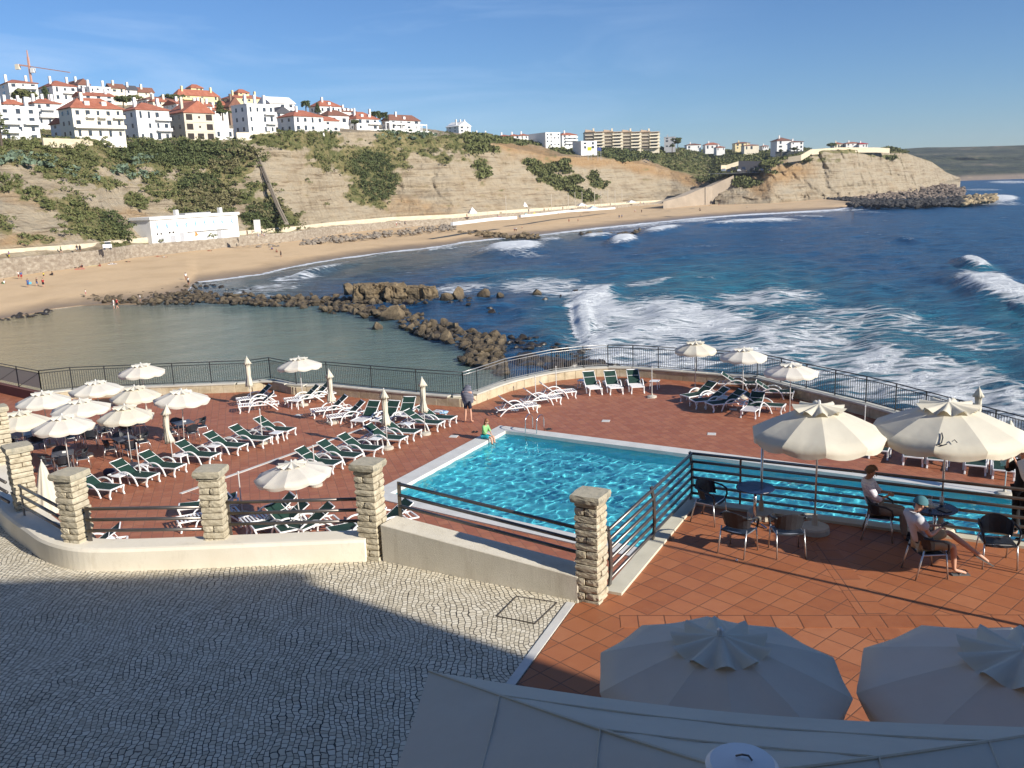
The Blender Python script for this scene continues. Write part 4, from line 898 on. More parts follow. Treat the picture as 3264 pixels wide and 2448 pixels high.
lb = ['first lounger of the left row, partly hidden by a stone pillar', 'second lounger of the left row, near the bare white pole', 'third lounger of the left row, in front of the drooping furled parasol', 'fourth lounger of the left row from the pillar', 'fifth lounger of the left row from the pillar', 'second farthest lounger of the left row', 'farthest lounger of the left row, beside a bare white pole']
for (f_, l_) in zip([zl(1180, 1440), zl(1545, 1320), zl(1820, 1225), z2(215, 865), z2(430, 790), z2(625, 735), z2(810, 665)], lb): lounger(L_full, f_, None, l_, gb, rz=RZ+2) if False else lounger(L_full, f_, (0, 0), l_, gb, rz=RZ+2)
gc = 'loungers crowded along the lagoon side parapet'
for (fx, fy, rz, pr, l_) in [(395, 475, -165, L_half, 'half covered lounger standing leftmost by the lagoon parapet, in a dark shadow'), (385, 428, -150, L_half, 'lounger half hidden just behind the leftmost lagoon side lounger'),
  (760, 430, -152, L_half, 'half covered lounger under the open parasol at the parapet recess'), (860, 405, -150, L_half, 'lounger farthest back under the open parasol at the recess'),
  (965, 515, -155, L_half, 'lounger with bare white slats just left of the furled parasol with stone base'), (1095, 565, -152, L_half, 'lounger right at the furled parasol with stone base, armrest arch forward'),
  (1320, 600, -112, L_up, 'lounger facing the camera with bare white foot end, left of a furled parasol'), (1480, 600, -112, L_up, 'lounger facing the camera with green back raised, right behind a furled parasol'), (1660, 560, -100, L_half, 'green topped lounger between two furled parasols by the parapet')]:
    lounger(pr, z2(fx, fy), None or (0, 0), l_, gc, rz=rz)
gd = 'loungers along the curved sandstone parapet'
for (fx, fy, rz, pr, l_) in [(635, 587, 20-5, L_half, 'leftmost lounger on the curve of the parapet, beside the standing person in a towel'), (818, 525, 15, L_half, 'second lounger from the left on the parapet curve'), (938, 478, 12, L_half, 'third lounger from the left on the parapet curve, partly behind two others'),
  (1105, 468, -82, L_up, 'first of three loungers with raised backs facing the camera at the parapet'), (1268, 463, -84, L_up, 'middle one of three loungers with raised backs facing the camera'), (1435, 455, -88, L_up, 'last of three loungers facing the camera, beside a small white table')]:
    lounger(pr, z3(fx, fy), (0, 0), l_, gd, rz=rz)
ge = 'loungers by the seaward railing'
for (q_, rz, pr, l_) in [(z3(1800, 525), -150, L_full, 'lounger with dark green back turned to the camera, left of the far parasols'), (z3(1860, 560), -165, L_full, 'lounger with big white armrest arch in front of the far left parasol'), (z3(1990, 585), -160, L_full, 'lounger just left of the small white table in parasol shade'),
  (z4(335, 380), -20, L_full, 'green lounger pushed against the seaward parapet under the middle far parasol'), (z4(590, 440), -20, L_full, 'long green lounger against the seaward parapet at the foot of the right far parasol pole'), (z4(265, 578), -120, L_half, 'lounger with raised green back and white foot end behind the large left cafe parasol'),
  (z4(520, 540), -30, L_full, 'lounger half hidden behind the top of the large left cafe parasol')]:
    lounger(pr, q_, (0, 0), l_, ge, rz=rz)
gg = 'loungers half hidden behind the big cafe parasols'
for (fx, fy, l_) in [(1185, 858, 'lounger seen in the gap between the two large cafe parasols'), (1430, 905, 'lounger whose foot shows just under the left rim of the right cafe parasol'), (1600, 925, 'lounger behind the grey pole of the right cafe parasol'), (1870, 965, 'white foot end of lounger right of the grey pole of the cafe parasol'), (2070, 1000, 'lounger foot end beside the dark figure at the right edge')]:
    lounger(L_full, z4(fx, fy), (0, 0), l_, gg, rz=-118)
gh = 'loungers seen through the near railings'
for (q_, rz, pr, l_) in [(z2(420, 1380), -148, L_half, 'lounger behind the railing just right of the middle stone pillar'), (z2(500, 1430), -150, L_full, 'second lounger behind the railing right of the middle stone pillar'), (z2(700, 1450), -150, L_full, 'lounger below the open parasol, seen through the railing'), (z2(960, 1430), -35, L_full, 'lounger turned the other way behind the railing, right of the parasol'), (z2(1110, 1460), -150, L_full, 'lounger behind the railing next to the pillar at the pool corner'),
  (z2(1330, 1420), -150, L_full, 'lounger almost hidden by the pillar at the pool corner'), (z6(1040, 480), -150, L_half, 'white lounger just left of the middle stone pillar'), (z6(1050, 400), -165, L_flat, 'lounger with white backrest frame left of the middle stone pillar'), (z6(340, 650), -160, L_full, 'lounger glimpsed through the railing right of the corner pillar')]:
    lounger(pr, q_, (0, 0), l_, gh, rz=rz)
# ---- small white side tables
def make_side():
    e = empty('side_table', (0, 0, 0)); MB().box((0, 0, .40), (.46, .46, .035)).build('table_top', MT['resin'], e, bevel=.012)
    for x in (-1, 1):
        for y in (-1, 1): MB().strip([(x*.17, y*.17, .39), (x*.20, y*.20, .0)], .045, .03).build('leg', MT['resin'], e)
    return e
st = make_side()
for (q_, l_) in [(z2(205, 785), 'white side table between the fourth and fifth loungers of the left row'), (z2(690, 683), 'white side table beside the farthest lounger of the left row'), (z2(1470, 728), 'white side table between two green loungers left of the furled parasol pole'), (z2(1720, 612), 'white side table near the far end of the poolside row'), (z2(1960, 515), 'small table with a pale blue towel near the standing person'),
  (z2(850, 430), 'white side table under the open parasol at the parapet recess'), (z2(1270, 505), 'white side table right of the furled parasol with stone base'), (zl(1815, 1105), 'white side table in front of the drooping furled parasol'), (zl(1205, 1305), 'white side table between first and second loungers of the left row'), (zl(1480, 1190), 'small white table partly behind the second lounger, by a bare pole'),
  (z3(1565, 400), 'white side table right of three camera facing loungers at the parapet'), (z3(2100, 530), 'white side table in shade below the middle far parasol'), (z3(1000, 395), 'small white table left of the first camera facing lounger'), (zl(1540, 1350), 'white side table at the armrest of the second lounger of the left row') ]:
    if 'armrest' in l_: continue
    p = P(q_, ZD+.42); p.z = ZD; place(st, p, math.radians(RZ), l_, 'side table', 'small white resin side tables')
# towel on a table and bags
p = P(z2(2000, 528), ZD+.45)
mb = MB(); 
for k in range(3): mb.box((.04*k, .03*k, .015+.022*k), (.34-.05*k, .26-.03*k, .02), .3*k)
o = mb.build('towel', simple('pale_blue_towel', (.42, .62, .80), .95, .1, 8., .4), bevel=.008); o.location = (p.x, p.y, ZD+.42); tag(o, 'folded pale blue towel on the small table at the end of the poolside row', 'towel')
p = P(zl(1100, 1255), ZD+.2); o = MB().box((0, 0, .12), (.42, .30, .24)).build('bag', simple('navy_bag_cloth', (.03, .04, .08), .8, .2, 5.), bevel=.06); o.location = (p.x, p.y, ZD); tag(o, 'dark blue bag on the tiles behind the first lounger of the left row', 'bag')

# ---- parasols
def canopy_mesh(R, H_, drop, nseg=10, vd=.15, name='canopy', parent=None, mat=None, sub=6, sag=.035, scallop=.05, r0=.0, curl=0):
    mb = MB(); nt_ = nseg*sub; rings = [r0+(1-r0)*t for t in (0.02, .15, .32, .5, .68, .84, 1.)]; vs = []
    for t in rings:
        for k in range(nt_):
            a = 2*math.pi*k/nt_; u = (k % sub)/sub; s = math.sin(math.pi*u)
            r = R*t*(1-scallop*s*t); z = H_-drop*(t**1.35)-sag*s*t*(1-.3*t)+curl*math.sin(a*3)*t*t*.03
            vs.append((r*math.cos(a), r*math.sin(a), z))
    if vd:
        for q_ in (.5, 1.):
            for k in range(nt_):
                a = 2*math.pi*k/nt_; u = (k % sub)/sub; s = math.sin(math.pi*u); r = R*(1-scallop*s)*(1-.035*q_*(1.2-s))
                z = H_-drop-sag*s*.7-vd*q_*(1-.22*(1-s)*q_); vs.append((r*math.cos(a), r*math.sin(a), z))
    nr = len(vs)//nt_; fs = [(i*nt_+k, i*nt_+(k+1) % nt_, (i+1)*nt_+(k+1) % nt_, (i+1)*nt_+k) for i in range(nr-1) for k in range(nt_)]
    fs.append(tuple(range(nt_))); mb.add(vs, fs)
    o = mb.build(name, mat, parent); me = o.data
    me.polygons.foreach_set('use_smooth', [True]*len(me.polygons))
    for ed in me.edges:
        a_, b_ = ed.vertices
        if a_ % nt_ == b_ % nt_ and (a_ % nt_) % sub == 0: ed.use_edge_sharp = True
    return o
def vent(Rv, Hv, dropv, nseg, parent, mat):       # ruffled cap
    mb = MB(); nt_ = nseg*6; vs = []
    for t in (.03, .3, .6, .85, 1.):
        for k in range(nt_):
            a = 2*math.pi*k/nt_; w_ = math.cos(2*math.pi*(k % 6)/6); r = Rv*t*(1+.11*w_*t); z = Hv-dropv*t**.9+.05*(Rv/.4)*w_*t*t; vs.append((r*math.cos(a), r*math.sin(a), z))
    fs = [(i*nt_+k, i*nt_+(k+1) % nt_, (i+1)*nt_+(k+1) % nt_, (i+1)*nt_+k) for i in range(4) for k in range(nt_)]+[tuple(range(nt_))]
    return mb.add(vs, fs).build('vent_cap', mat, parent, smooth=True)
def make_parasol(R=1.12, H_=2.38, drop=.40, nseg=10, mat=None, vd=.14, base=True, pole='polewhite', Rv=.42, br=.24, curl=0):
    mat = mat or MT['canvas2']; e = empty('parasol', (0, 0, 0))
    canopy_mesh(R, H_, drop, nseg, vd, 'canopy', e, mat, curl=curl)
    vent(Rv, H_+.05, .11, nseg, e, mat)
    MB().tube([(0, 0, 0), (0, 0, 1.2), (0, 0, H_+.03)], .019, 8).build('pole', MT[pole], e, smooth=True)
    MB().lathe([(.0, .10), (.035, .10), (.03, .15), (.015, .17)], (0, 0, H_-.06), 8).build('finial', MT['polewhite'], e)
    for k in range(nseg):
        a = 2*math.pi*k/nseg; c, s = math.cos(a), math.sin(a)
        MB().strip([(.03*c, .03*s, H_-.03), (R*.5*c, R*.5*s, H_-.03-drop*.39), (R*.98*c, R*.98*s, H_-.02-drop)], .012, .012, VX(-s, c, 0)).build('rib', MT['polewhite'], e)
    mb = MB()
    for k in range(nseg):
        a = 2*math.pi*k/nseg; c, s = math.cos(a), math.sin(a); mb.strip([(.03*c, .03*s, H_-drop-.25), (R*.5*c, R*.5*s, H_-.035-drop*.40)], .009, .009, VX(-s, c, 0))
    mb.lathe([(.035, 0), (.035, .06)], (0, 0, H_-drop-.28), 10); mb.build('stretchers', MT['polewhite'], e)
    if base: MB().lathe([(br, 0), (br, .06), (br*.9, .10), (.05, .12), (.035, .3), (.024, .3)], (0, 0, 0), 20).build('base', MT['concrete'], e, smooth=False)
    return e
PG = [make_parasol(), make_parasol(R=1.16, H_=2.36, drop=.36, curl=1), make_parasol(R=1.05, H_=2.42, drop=.42, mat=MT['canvas'])]
gpar = 'open cream parasols over the pool deck'
for i, (q_, l_) in enumerate([(zl(1415, 180), 'open parasol standing alone beside the lagoon side railing, behind the cafe group'), (zl(960, 352), 'open parasol at the back centre of the cluster over the cafe tables'), (zl(1350, 405), 'open parasol at the back right of the cafe cluster'), (zl(420, 460), 'open parasol at the back left of the cafe cluster, nearest the brown ramp wall'), (zl(800, 538), 'open parasol in the middle of the cafe cluster'),
  (zl(1250, 597), 'open parasol over the square table at the front right of the cluster'), (zl(620, 697), 'open parasol over the front left square table, nearest the stone pillars'), (zl(1790, 442), 'rightmost open parasol of the cafe cluster, tilting over a table with white cups'), (zl(190, 657), 'open parasol half hidden behind the stone pillar at far left'),
  (z2(870, 92), 'open parasol at the parapet recess above crowded loungers'), (z2(845, 903), 'open parasol in the foreground of the deck between two stone pillars'),
  (z3(1885, 86), 'leftmost of three open parasols at the seaward railing'), (z4(235, 124), 'middle one of three open parasols at the seaward railing'), (z4(570, 232), 'nearest of three open parasols at the seaward railing')]):
    H_ = (2.38, 2.36, 2.42)[i % 3]; p = P(q_, ZD+H_+.07); p.z = ZD
    o = place(PG[i % 3], p, i*1.1, l_, 'parasol', gpar); 
    if i in (7, 9, 10): o.rotation_euler.x = math.radians(3.5)
def make_closed(mat, droop=0):
    e = empty('furled_parasol', (0, 0, 0)); H_ = 2.45; mb = MB(); nt_ = 30; vs = []
    prof = [(2.47, .012), (2.40, .05), (2.22, .125), (2.12, .17), (2.115, .10), (1.95, .095), (1.70, .10), (1.5, .085), (1.3, .12), (1.1, .155), (1.0, .165)]
    rnd = random.Random(int(droop*10)+3)
    for i, (z, r) in enumerate(prof):
        for k in range(nt_):
            a = 2*math.pi*k/nt_; w_ = math.cos(a*10)*.22*(1 if i > 1 else .3)+.12*math.sin(a*3+z*4); dx = droop*.10*math.sin((2.4-z)*2.2); vs.append((r*(1+w_)*math.cos(a+z*.5*droop)+dx, r*(1+w_)*math.sin(a+z*.5*droop), z+(.04*math.cos(a*5) if i == len(prof)-1 else 0)))
    fs = [(i*nt_+k, (i+1)*nt_+k, (i+1)*nt_+(k+1) % nt_, i*nt_+(k+1) % nt_) for i in range(len(prof)-1) for k in range(nt_)]+[tuple(range(nt_)), tuple((len(prof)-1)*nt_+k for k in range(nt_))]
    mb.add(vs, fs).build('canopy', mat, e, smooth=True)
    MB().tube([(0, 0, 0), (0, 0, 1.6)], .018, 8).build('pole', MT['polewhite'], e, smooth=True)
    MB().lathe([(.015, 0), (.022, .03), (.012, .07)], (0, 0, 2.45), 8).build('finial', MT['polewhite'], e)
    MB().lathe([(.25, 0), (.25, .07), (.2, .1), (.05, .12), (.03, .28)], (0, 0, 0), 20).build('base', MT['concrete'], e)
    return e
CL = [make_closed(MT['canvas']), make_closed(MT['canvas'], 1.)]
for i, (q_, l_) in enumerate([(z2(457, 88), 'furled parasol at the lagoon side parapet, left of the open one at the recess'), (z2(1100, 188), 'furled parasol with a stone disc base, nearest the parapet recess'), (z2(1530, 340), 'furled parasol standing in the poolside row, its base against the fourth lounger'), (z2(1830, 250), 'furled parasol at the far end of the poolside row'), (z4(1897, 402), 'furled parasol against the seaward railing behind the big cafe parasols'), (zl(1672, 598), 'loosely furled drooping parasol between the cafe tables and the left lounger row'), (z4(2118, 632), 'furled parasol top peeping over the right rim of the big right cafe parasol')]):
    p = P(q_, ZD+2.5); p.z = ZD; place(CL[1 if 'drooping' in l_ else 0], p, i*.8, l_, 'parasol', 'furled cream parasols')
# big furled parasol beside the wall corner
e = empty('furled_parasol', (0, 0, 0)); nt_ = 36; vs = []; prof = [(2.42, .015), (2.2, .10), (1.9, .17), (1.5, .26), (1.1, .34), (.75, .40)]
for i, (z, r) in enumerate(prof):
    for k in range(nt_):
        a = 2*math.pi*k/nt_; w_ = math.cos(a*9)*.10; vs.append((r*(1+w_)*math.cos(a), r*(1+w_)*math.sin(a), z+(.05*math.cos(a*4.5) if i == 5 else 0)))
MB().add(vs, [(i*nt_+k, (i+1)*nt_+k, (i+1)*nt_+(k+1) % nt_, i*nt_+(k+1) % nt_) for i in range(5) for k in range(nt_)]+[tuple(range(nt_))]).build('canopy', MT['canvas'], e, smooth=True)
MB().tube([(0, 0, 0), (0, 0, 2.48)], .02, 8).build('pole', MT['polewhite'], e); MB().lathe([(.25, 0), (.25, .07), (.05, .12), (.03, .28)], (0, 0, 0), 20).build('base', MT['concrete'], e)
p = P(zl(415, 1160), ZD+2.45); e.location = (p.x, p.y, ZD); tag(e, 'wide half furled cone shaped parasol right behind the stone pillars at the left', 'parasol')
# bare poles waiting for parasols
bp_ = empty('parasol_stand', (0, 0, 0)); MB().tube([(0, 0, 0), (0, 0, 1.45)], .02, 8).build('pole', MT['polewhite'], bp_); MB().lathe([(.23, 0), (.23, .07), (.05, .12), (.03, .2)], (0, 0, 0), 18).build('base', MT['concrete'], bp_); MB().lathe([(.022, 0), (.03, .02), (.03, .06), (.015, .08)], (0, 0, 1.43), 8).build('cap', MT['polewhite'], bp_)
for (q_, l_) in [(z2(558, 500), 'bare white parasol pole at the far end of the left lounger row'), (z2(975, 785), 'bare white parasol pole behind the first poolside lounger'), (z2(390, 990), 'bare white parasol pole right of the middle stone pillar'), (zl(1370, 982), 'bare white parasol pole behind the second lounger of the left row'), (z3(790, 288), 'bare white parasol pole against the rising curve of the parapet'), (z3(628, 362), 'bare white parasol pole between the first two loungers on the parapet curve'), (z3(1543, 292), 'bare white parasol pole behind the small white table at the parapet'), (z4(1094, 537), 'bare white parasol pole between the big cafe parasols and the parapet')]:
    p = P(q_, ZD+1.5); p.z = ZD; place(bp_, p, 0, l_, 'parasol stand', 'bare parasol poles')

# ---- cafe chairs (origin on the floor, facing +y)
def make_chair(dark=True, fine=True):
    e = empty('cafe_chair', (0, 0, 0)); W_ = MT['wicker']
    seat = MB(); rows_ = []
    for j in range(6):
        y = -.21+.085*j; rows_.append([(x*(.235-.01*j*0), y, .445-.02*math.cos(x*math.pi/2)-.012*math.sin(math.pi*j/5)-(.02 if j == 5 else 0)) for x in (-1, -.5, 0, .5, 1)])
    vs = [p for r in rows_ for p in r]; n = len(vs); vs += [(p[0], p[1], p[2]-.025) for p in vs]; fs = []
    for i in range(5):
        for j in range(4): q = i*5+j; fs += [(q, q+1, q+6, q+5), (n+q, n+q+5, n+q+6, n+q+1)]
    for i in range(5): fs += [(i*5, i*5+5, n+i*5+5, n+i*5), (i*5+4, n+i*5+4, n+i*5+9, i*5+9)]
    for j in range(4): fs += [(j, n+j, n+j+1, j+1), (25+j, 26+j, n+26+j, n+25+j)]
    seat.add(vs, fs).build('seat', W_, e, smooth=False)
    back = MB(); vs = []; nb = 11
    for z, rr_, yo in ((.50, .235, -.17), (.60, .25, -.185), (.70, .262, -.205), (.78, .268, -.225), (.815, .262, -.235)):
        for k in range(nb):
            a = math.pi*(-.10+1.2*k/(nb-1)); x = -rr_*math.cos(a); y = yo+.13-rr_*.62*math.sin(a)-.0; zz = z-(.0+.09*abs(math.cos(a))**2*(z-.5)/.3); vs.append((x, y, zz))
    n = len(vs); vs += [(x*.94, y+.014, z) for x, y, z in vs]; fs = []
    for i in range(4):
        for k in range(nb-1): q = i*nb+k; fs += [(q, q+1, q+nb+1, q+nb), (n+q, n+q+nb, n+q+nb+1, n+q+1)]
    for k in range(nb-1): q = 4*nb+k; fs += [(k, n+k, n+k+1, k+1), (q, q+1, n+q+1, n+q)]
    for i in range(4): fs += [(i*nb, i*nb+nb, n+i*nb+nb, n+i*nb), (i*nb+nb-1, n+i*nb+nb-1, n+i*nb+2*nb-1, i*nb+2*nb-1)]
    back.add(vs, fs).build('backrest', W_, e, smooth=False)
    for s in (-1, 1):
        MB().tube([(s*.25, -.20, .72), (s*.285, -.06, .69), (s*.295, .10, .67), (s*.285, .20, .62), (s*.262, .225, .52), (s*.25, .20, .44)], .019, 8).build('armrest', W_, e, smooth=True)
        MB().tube([(s*.25, .19, .46), (s*.265, .235, .0)], .014, 8).build('leg', MT['alu'], e, smooth=True)
        MB().tube([(s*.235, -.17, .50), (s*.25, -.29, .0)], .014, 8).build('leg', MT['alu'], e, smooth=True)
    fr_ = MB()
    for s in (-1, 1): fr_.tube([(s*.24, .19, .42), (s*.235, -.18, .42)], .012, 6)
    fr_.tube([(-.24, .18, .42), (.24, .18, .42)], .012, 6); fr_.tube([(-.24, -.17, .42), (.24, -.17, .42)], .012, 6); fr_.build('seat_frame', MT['alu'], e)
    return e
CH = make_chair()
def chair(p, deg, label, group): return place(CH, p, math.radians(deg), label, 'chair', group)
# cafe terrace chairs; positions measured at the seat centre
gt = 'dark cafe chairs on the upper terrace'
def cpos(q_, z=ZT): p = P(q_, z+.45); p.z = z; return p
C1 = chair(VX(3.74, 16.52, ZT), -129, 'dark chair with open armrest loop tucked into the railing corner beside the blue table', gt)
C2 = chair(VX(3.90, 15.0, ZT), -40, 'dark chair seen from behind, left of the two in front of the round blue table', gt)
C3 = chair(VX(4.73, 14.86, ZT), -2, 'dark chair seen squarely from behind, in front of the white parasol base', gt)
C4 = chair(VX(6.57, 15.42, ZT), -113, 'dark chair on which the man in the checked shirt sits', gt)
C5 = chair(VX(6.70, 13.82, ZT), -88, 'dark chair on which the man in the cap sits', gt)
C6 = chair(VX(7.98, 14.06, ZT), 168, 'empty dark chair across the table from the man in the cap', gt)
def round_table(p, label, top='bluetop'):
    e = empty('bistro_table', p, 0, label, 'table', 'round blue bistro tables')
    MB().lathe([(.0, -.012), (.35, -.012), (.36, 0), (.355, .012), (.0, .014)], (0, 0, .735), 40).build('table_top', MT[top], e, smooth=False)
    MB().tube([(0, 0, .05), (0, 0, .73)], .032, 12).build('pedestal', MT['chrome'], e, smooth=True)
    for k in range(4):
        a = k*math.pi/2+.5; MB().strip([(0, 0, .055), (.18*math.cos(a), .18*math.sin(a), .045), (.31*math.cos(a), .31*math.sin(a), .015)], .045, .022, VX(-math.sin(a), math.cos(a), 0)).build('foot', MT['chrome'], e)
    return e
def tpos(q_, z, h): p = P(q_, z+h); p.z = z; return p
T1 = tpos(z5(490, 108), ZT, .74); T2 = tpos(z5(1645, 240), ZT, .74)
round_table(T1, 'empty round dark blue table near the railing corner'); round_table(T2, 'round dark blue table with glasses between the seated men')
glm = N('drinking_glass'); glm.set(Base_Color=(.9, .95, .95), Roughness=.05, Alpha=.35)
def glass(dx, dy, h, r, label, straw=False):
    e = empty('drinking_glass', (T2.x+dx, T2.y+dy, ZT+.75), 0, label, 'glass', 'things on the table')
    MB().lathe([(r*.8, 0), (r, h), (r*.92, h), (r*.72, .01)], (0, 0, 0), 14).build('bowl', glm.mat, e, smooth=True)
    MB().lathe([(r*.7, .01), (r*.75, h*.3)], (0, 0, 0), 12).build('drink', simple('amber_drink', (.35, .22, .06), .2), e)
    if straw: MB().tube([(0, 0, .02), (.02, 0, h+.1), (-.05, .01, h+.13)], .004, 6).build('straw', MT['resin'], e)
glass(-.12, -.06, .13, .034, 'tall glass with bent white straw on the blue table', True); glass(.16, .12, .15, .04, 'clear goblet beside the parasol pole on the blue table'); glass(-.02, .18, .09, .032, 'short clear glass at the back of the blue table')
e = empty('ashtray', (T2.x+.02, T2.y+.06, ZT+.75), 0, 'round clear glass ashtray in the middle of the blue table', 'ashtray'); MB().lathe([(.06, 0), (.065, .035), (.055, .035), (.05, .01)], (0, 0, 0), 16).build('dish', glm.mat, e)
o = MB().box((0, 0, .012), (.14, .20, .012), .4).build('magazine', simple('dark_magazine', (.05, .06, .07), .4), bevel=.002); o.location = (T2.x+.08, T2.y-.16, ZT+.745); tag(o, 'dark folded menu lying at the near edge of the blue table', 'menu')
# big parasols of the upper terrace
def stand_disc(r=.27): return MB().lathe([(r, 0), (r, .09), (r*.94, .13), (.06, .15), (.04, .34), (.03, .34)], (0, 0, 0), 28)
def big_parasol(p, label, R=1.22, H_=2.42, rz=0, mat=None, base=True, nseg=10, drop=.50):
    e = make_parasol(R=R, H_=H_, drop=drop, nseg=nseg, mat=mat or MT['canvas'], vd=.17, base=False, pole='alu', Rv=.44*R/1.2)
    if base: stand_disc().build('base', MT['concrete'], e)
    e.location = (p.x, p.y, ZT); e.rotation_euler = (0, 0, rz); tag(e, label, 'parasol', 'large cafe parasols'); return e
b1 = P(z5(868, 395), ZT); big_parasol(b1, 'large cream parasol whose steel pole stands in a pale round base behind two chairs', rz=.1, R=1.19)
b2 = P(z4(1680, 525), ZT+2.42); b2o = big_parasol(b2, 'large cream parasol with small dark marks, over the table of the two men', R=1.33, rz=.35)
# small dark mark and loose cord on that canopy
Mi = (Matrix.Translation((b2.x, b2.y, ZT)) @ Matrix.Rotation(.35, 4, 'Z')).inverted()
def on_can(q_):      # where the sight line through q_ meets the parasol's cone
    r = ray(*q_); best = None
    for t_ in np.linspace(8, 20, 1200):
        x_, y_, z_ = r*t_+np.array([0, 0, ZC]); rr_ = math.hypot(x_-b2.x, y_-b2.y)/1.33
        if rr_ < 1 and z_ <= ZT+2.42-.50*rr_**1.35+.02: return Mi @ Vector((x_, y_, z_))
    return Mi @ Vector((b2.x-.5, b2.y-1, ZT+2.05))
MB().tube([on_can(z4(*p_)) for p_ in ((1632, 730), (1640, 762), (1630, 800), (1605, 812), (1640, 818), (1668, 808))], .011, 6).build('dark_mark', MT['wicker'], b2o)
MB().tube([on_can(z4(*p_)) for p_ in ((1705, 790), (1722, 778), (1740, 798))], .008, 6).build('dark_mark', MT['wicker'], b2o)
n1_ = P(z5(265, 1078), ZT+2.40); big_parasol(n1_, 'large shaded parasol in the foreground, left of two below the viewpoint', R=1.15, H_=2.40, rz=.2, nseg=10, drop=.36)
n2_ = P((3268, 2085), ZT+2.40); big_parasol(n2_, 'large shaded parasol in the foreground at the right frame edge', R=1.38, H_=2.40, rz=.5, nseg=10, drop=.42)
b3 = P(z5(1000, 430), ZT); b3 = Vector((b3.x+.8*4.1, b3.y-.6*4.1, 0)); big_parasol(b3, 'large cream parasol added unseen beyond the right edge to shade the terrace tiles', R=1.3, rz=.7)  # unseen extra parasol, added for the shade it casts
# spare parasol stand by the table
e = empty('parasol_stand', P(z5(525, 300), ZT), 0, 'grey pole in a pale round base just behind the round blue table', 'parasol stand'); stand_disc(.26).build('base', MT['concrete'], e)
MB().tube([(0, 0, 0), (0, 0, 1.45)], .024, 10).build('pole', MT['alu'], e, smooth=True); MB().lathe([(.035, 0), (.04, .05), (.02, .07)], (0, 0, 1.42), 10).build('cap', MT['steel'], e)
# square giant parasol (awning) under the viewpoint
A0 = P((1368, 2140), ZT+2.55); A1 = P((3420, 2322), ZT+2.55); HBB = P((2365, 2430), ZT+3.25)
ctr = Vector((HBB.x, HBB.y, 0)); dA = Vector((A0.x-ctr.x, A0.y-ctr.y, 0)); dB = Vector((A1.x-ctr.x, A1.y-ctr.y, 0))
e = empty('square_parasol', (ctr.x, ctr.y, ZT), 0, 'giant square shaded canopy filling the bottom of the view, with a round white cap', 'parasol')
corn = [dA, dB, -dA, -dB]; zc_ = 2.55; za_ = 3.18; mb = MB(); vs = []; nn = 14
for s_ in range(4):
    a, b = corn[s_], corn[(s_+1) % 4]; base_i = len(vs)
    for i in range(nn+1):
        for j in range(nn+1):
            t = i/nn; u = j/nn; q = (a*(1-u)+b*u)*t; z = za_-(za_-zc_)*t**.92-.07*math.sin(math.pi*u)*t*t-.015*math.sin(u*19+t*5)*t*(1-t)*1.5; q = q*(1-.045*math.sin(math.pi*u)*t); vs.append((q.x, q.y, z))
    mb.f += [(base_i+i*(nn+1)+j, base_i+(i+1)*(nn+1)+j, base_i+(i+1)*(nn+1)+j+1, base_i+i*(nn+1)+j+1) for i in range(nn) for j in range(nn)]; mb.m += [0]*nn*nn
mb.v = vs
sm = MB()
for s_ in range(4):
    a, b = corn[s_], corn[(s_+1) % 4]
    for t in (.36, .70):
        pts = []
        for j in range(nn+1):
            u = j/nn; q = (a*(1-u)+b*u)*t*(1-.045*math.sin(math.pi*u)*t); pts.append((q.x, q.y, za_-(za_-zc_)*t**.92-.07*math.sin(math.pi*u)*t*t+.006))
        sm.tube(pts, .007, 4)
    sm.tube([(a.x*t, a.y*t, za_-(za_-zc_)*t**.92+.004) for t in np.linspace(.05, 1, 12)], .012, 5)
sm.build('seam', MT['canvas'], e)
for s_ in range(4):   # valance
    a, b = corn[s_], corn[(s_+1) % 4]; pts = []
    for j in range(nn+1):
        u = j/nn; q = (a*(1-u)+b*u)*(1-.045*math.sin(math.pi*u)); pts.append((q.x, q.y, zc_-.07*math.sin(math.pi*u)))
    vv2 = pts+[(x*.995, y*.995, z-.22) for x, y, z in pts]; k_ = len(pts); mb.add(vv2, [(j, j+1, k_+j+1, k_+j) for j in range(k_-1)])
mb.build('canopy', MT['canvas'], e, smooth=True)
MB().tube([(0, 0, 0), (0, 0, za_)], .045, 12).build('pole', MT['alu'], e, smooth=True)
cp_ = MB().lathe([(.20, 0), (.205, .03), (.18, .055), (.0, .075)], (0, 0, za_+.02), 36).build('cap', MT['resin'], e, smooth=False)
MB().tube([(-.03, .02, za_+.10), (.0, .0, za_+.12), (.035, -.005, za_+.115), (.05, -.03, za_+.10)], .006, 6).build('hook', MT['steel'], cp_)
for k in range(4): MB().strip([(0, 0, za_-.05), (corn[k].x, corn[k].y, zc_-.03)], .03, .03, VX(-corn[k].y, corn[k].x, 0)).build('arm', MT['alu'], e)
MB().box((0, 0, .04), (.9, .9, .08)).build('base', MT['concrete'], e)
# unseen lamp post, added to throw the long thin shadow over the tiles
p = Vector((7.26, 11.93, 0)); d_ = Vector((math.cos(math.radians(143)), math.sin(math.radians(143)), 0)); q = p-d_*2.6
e = empty('added_lamp_post', (q.x, q.y, ZT), 0, 'slender dark lamp post added out of view to throw a shadow across the tiles', 'lamp post')
MB().tube([(0, 0, 0), (0, 0, 4.3)], [.05, .035], 10).build('post', MT['steel'], e); MB().lathe([(.05, 0), (.14, .12), (.12, .3), (.03, .36)], (0, 0, 4.3), 12).build('lantern', MT['resin'], e)
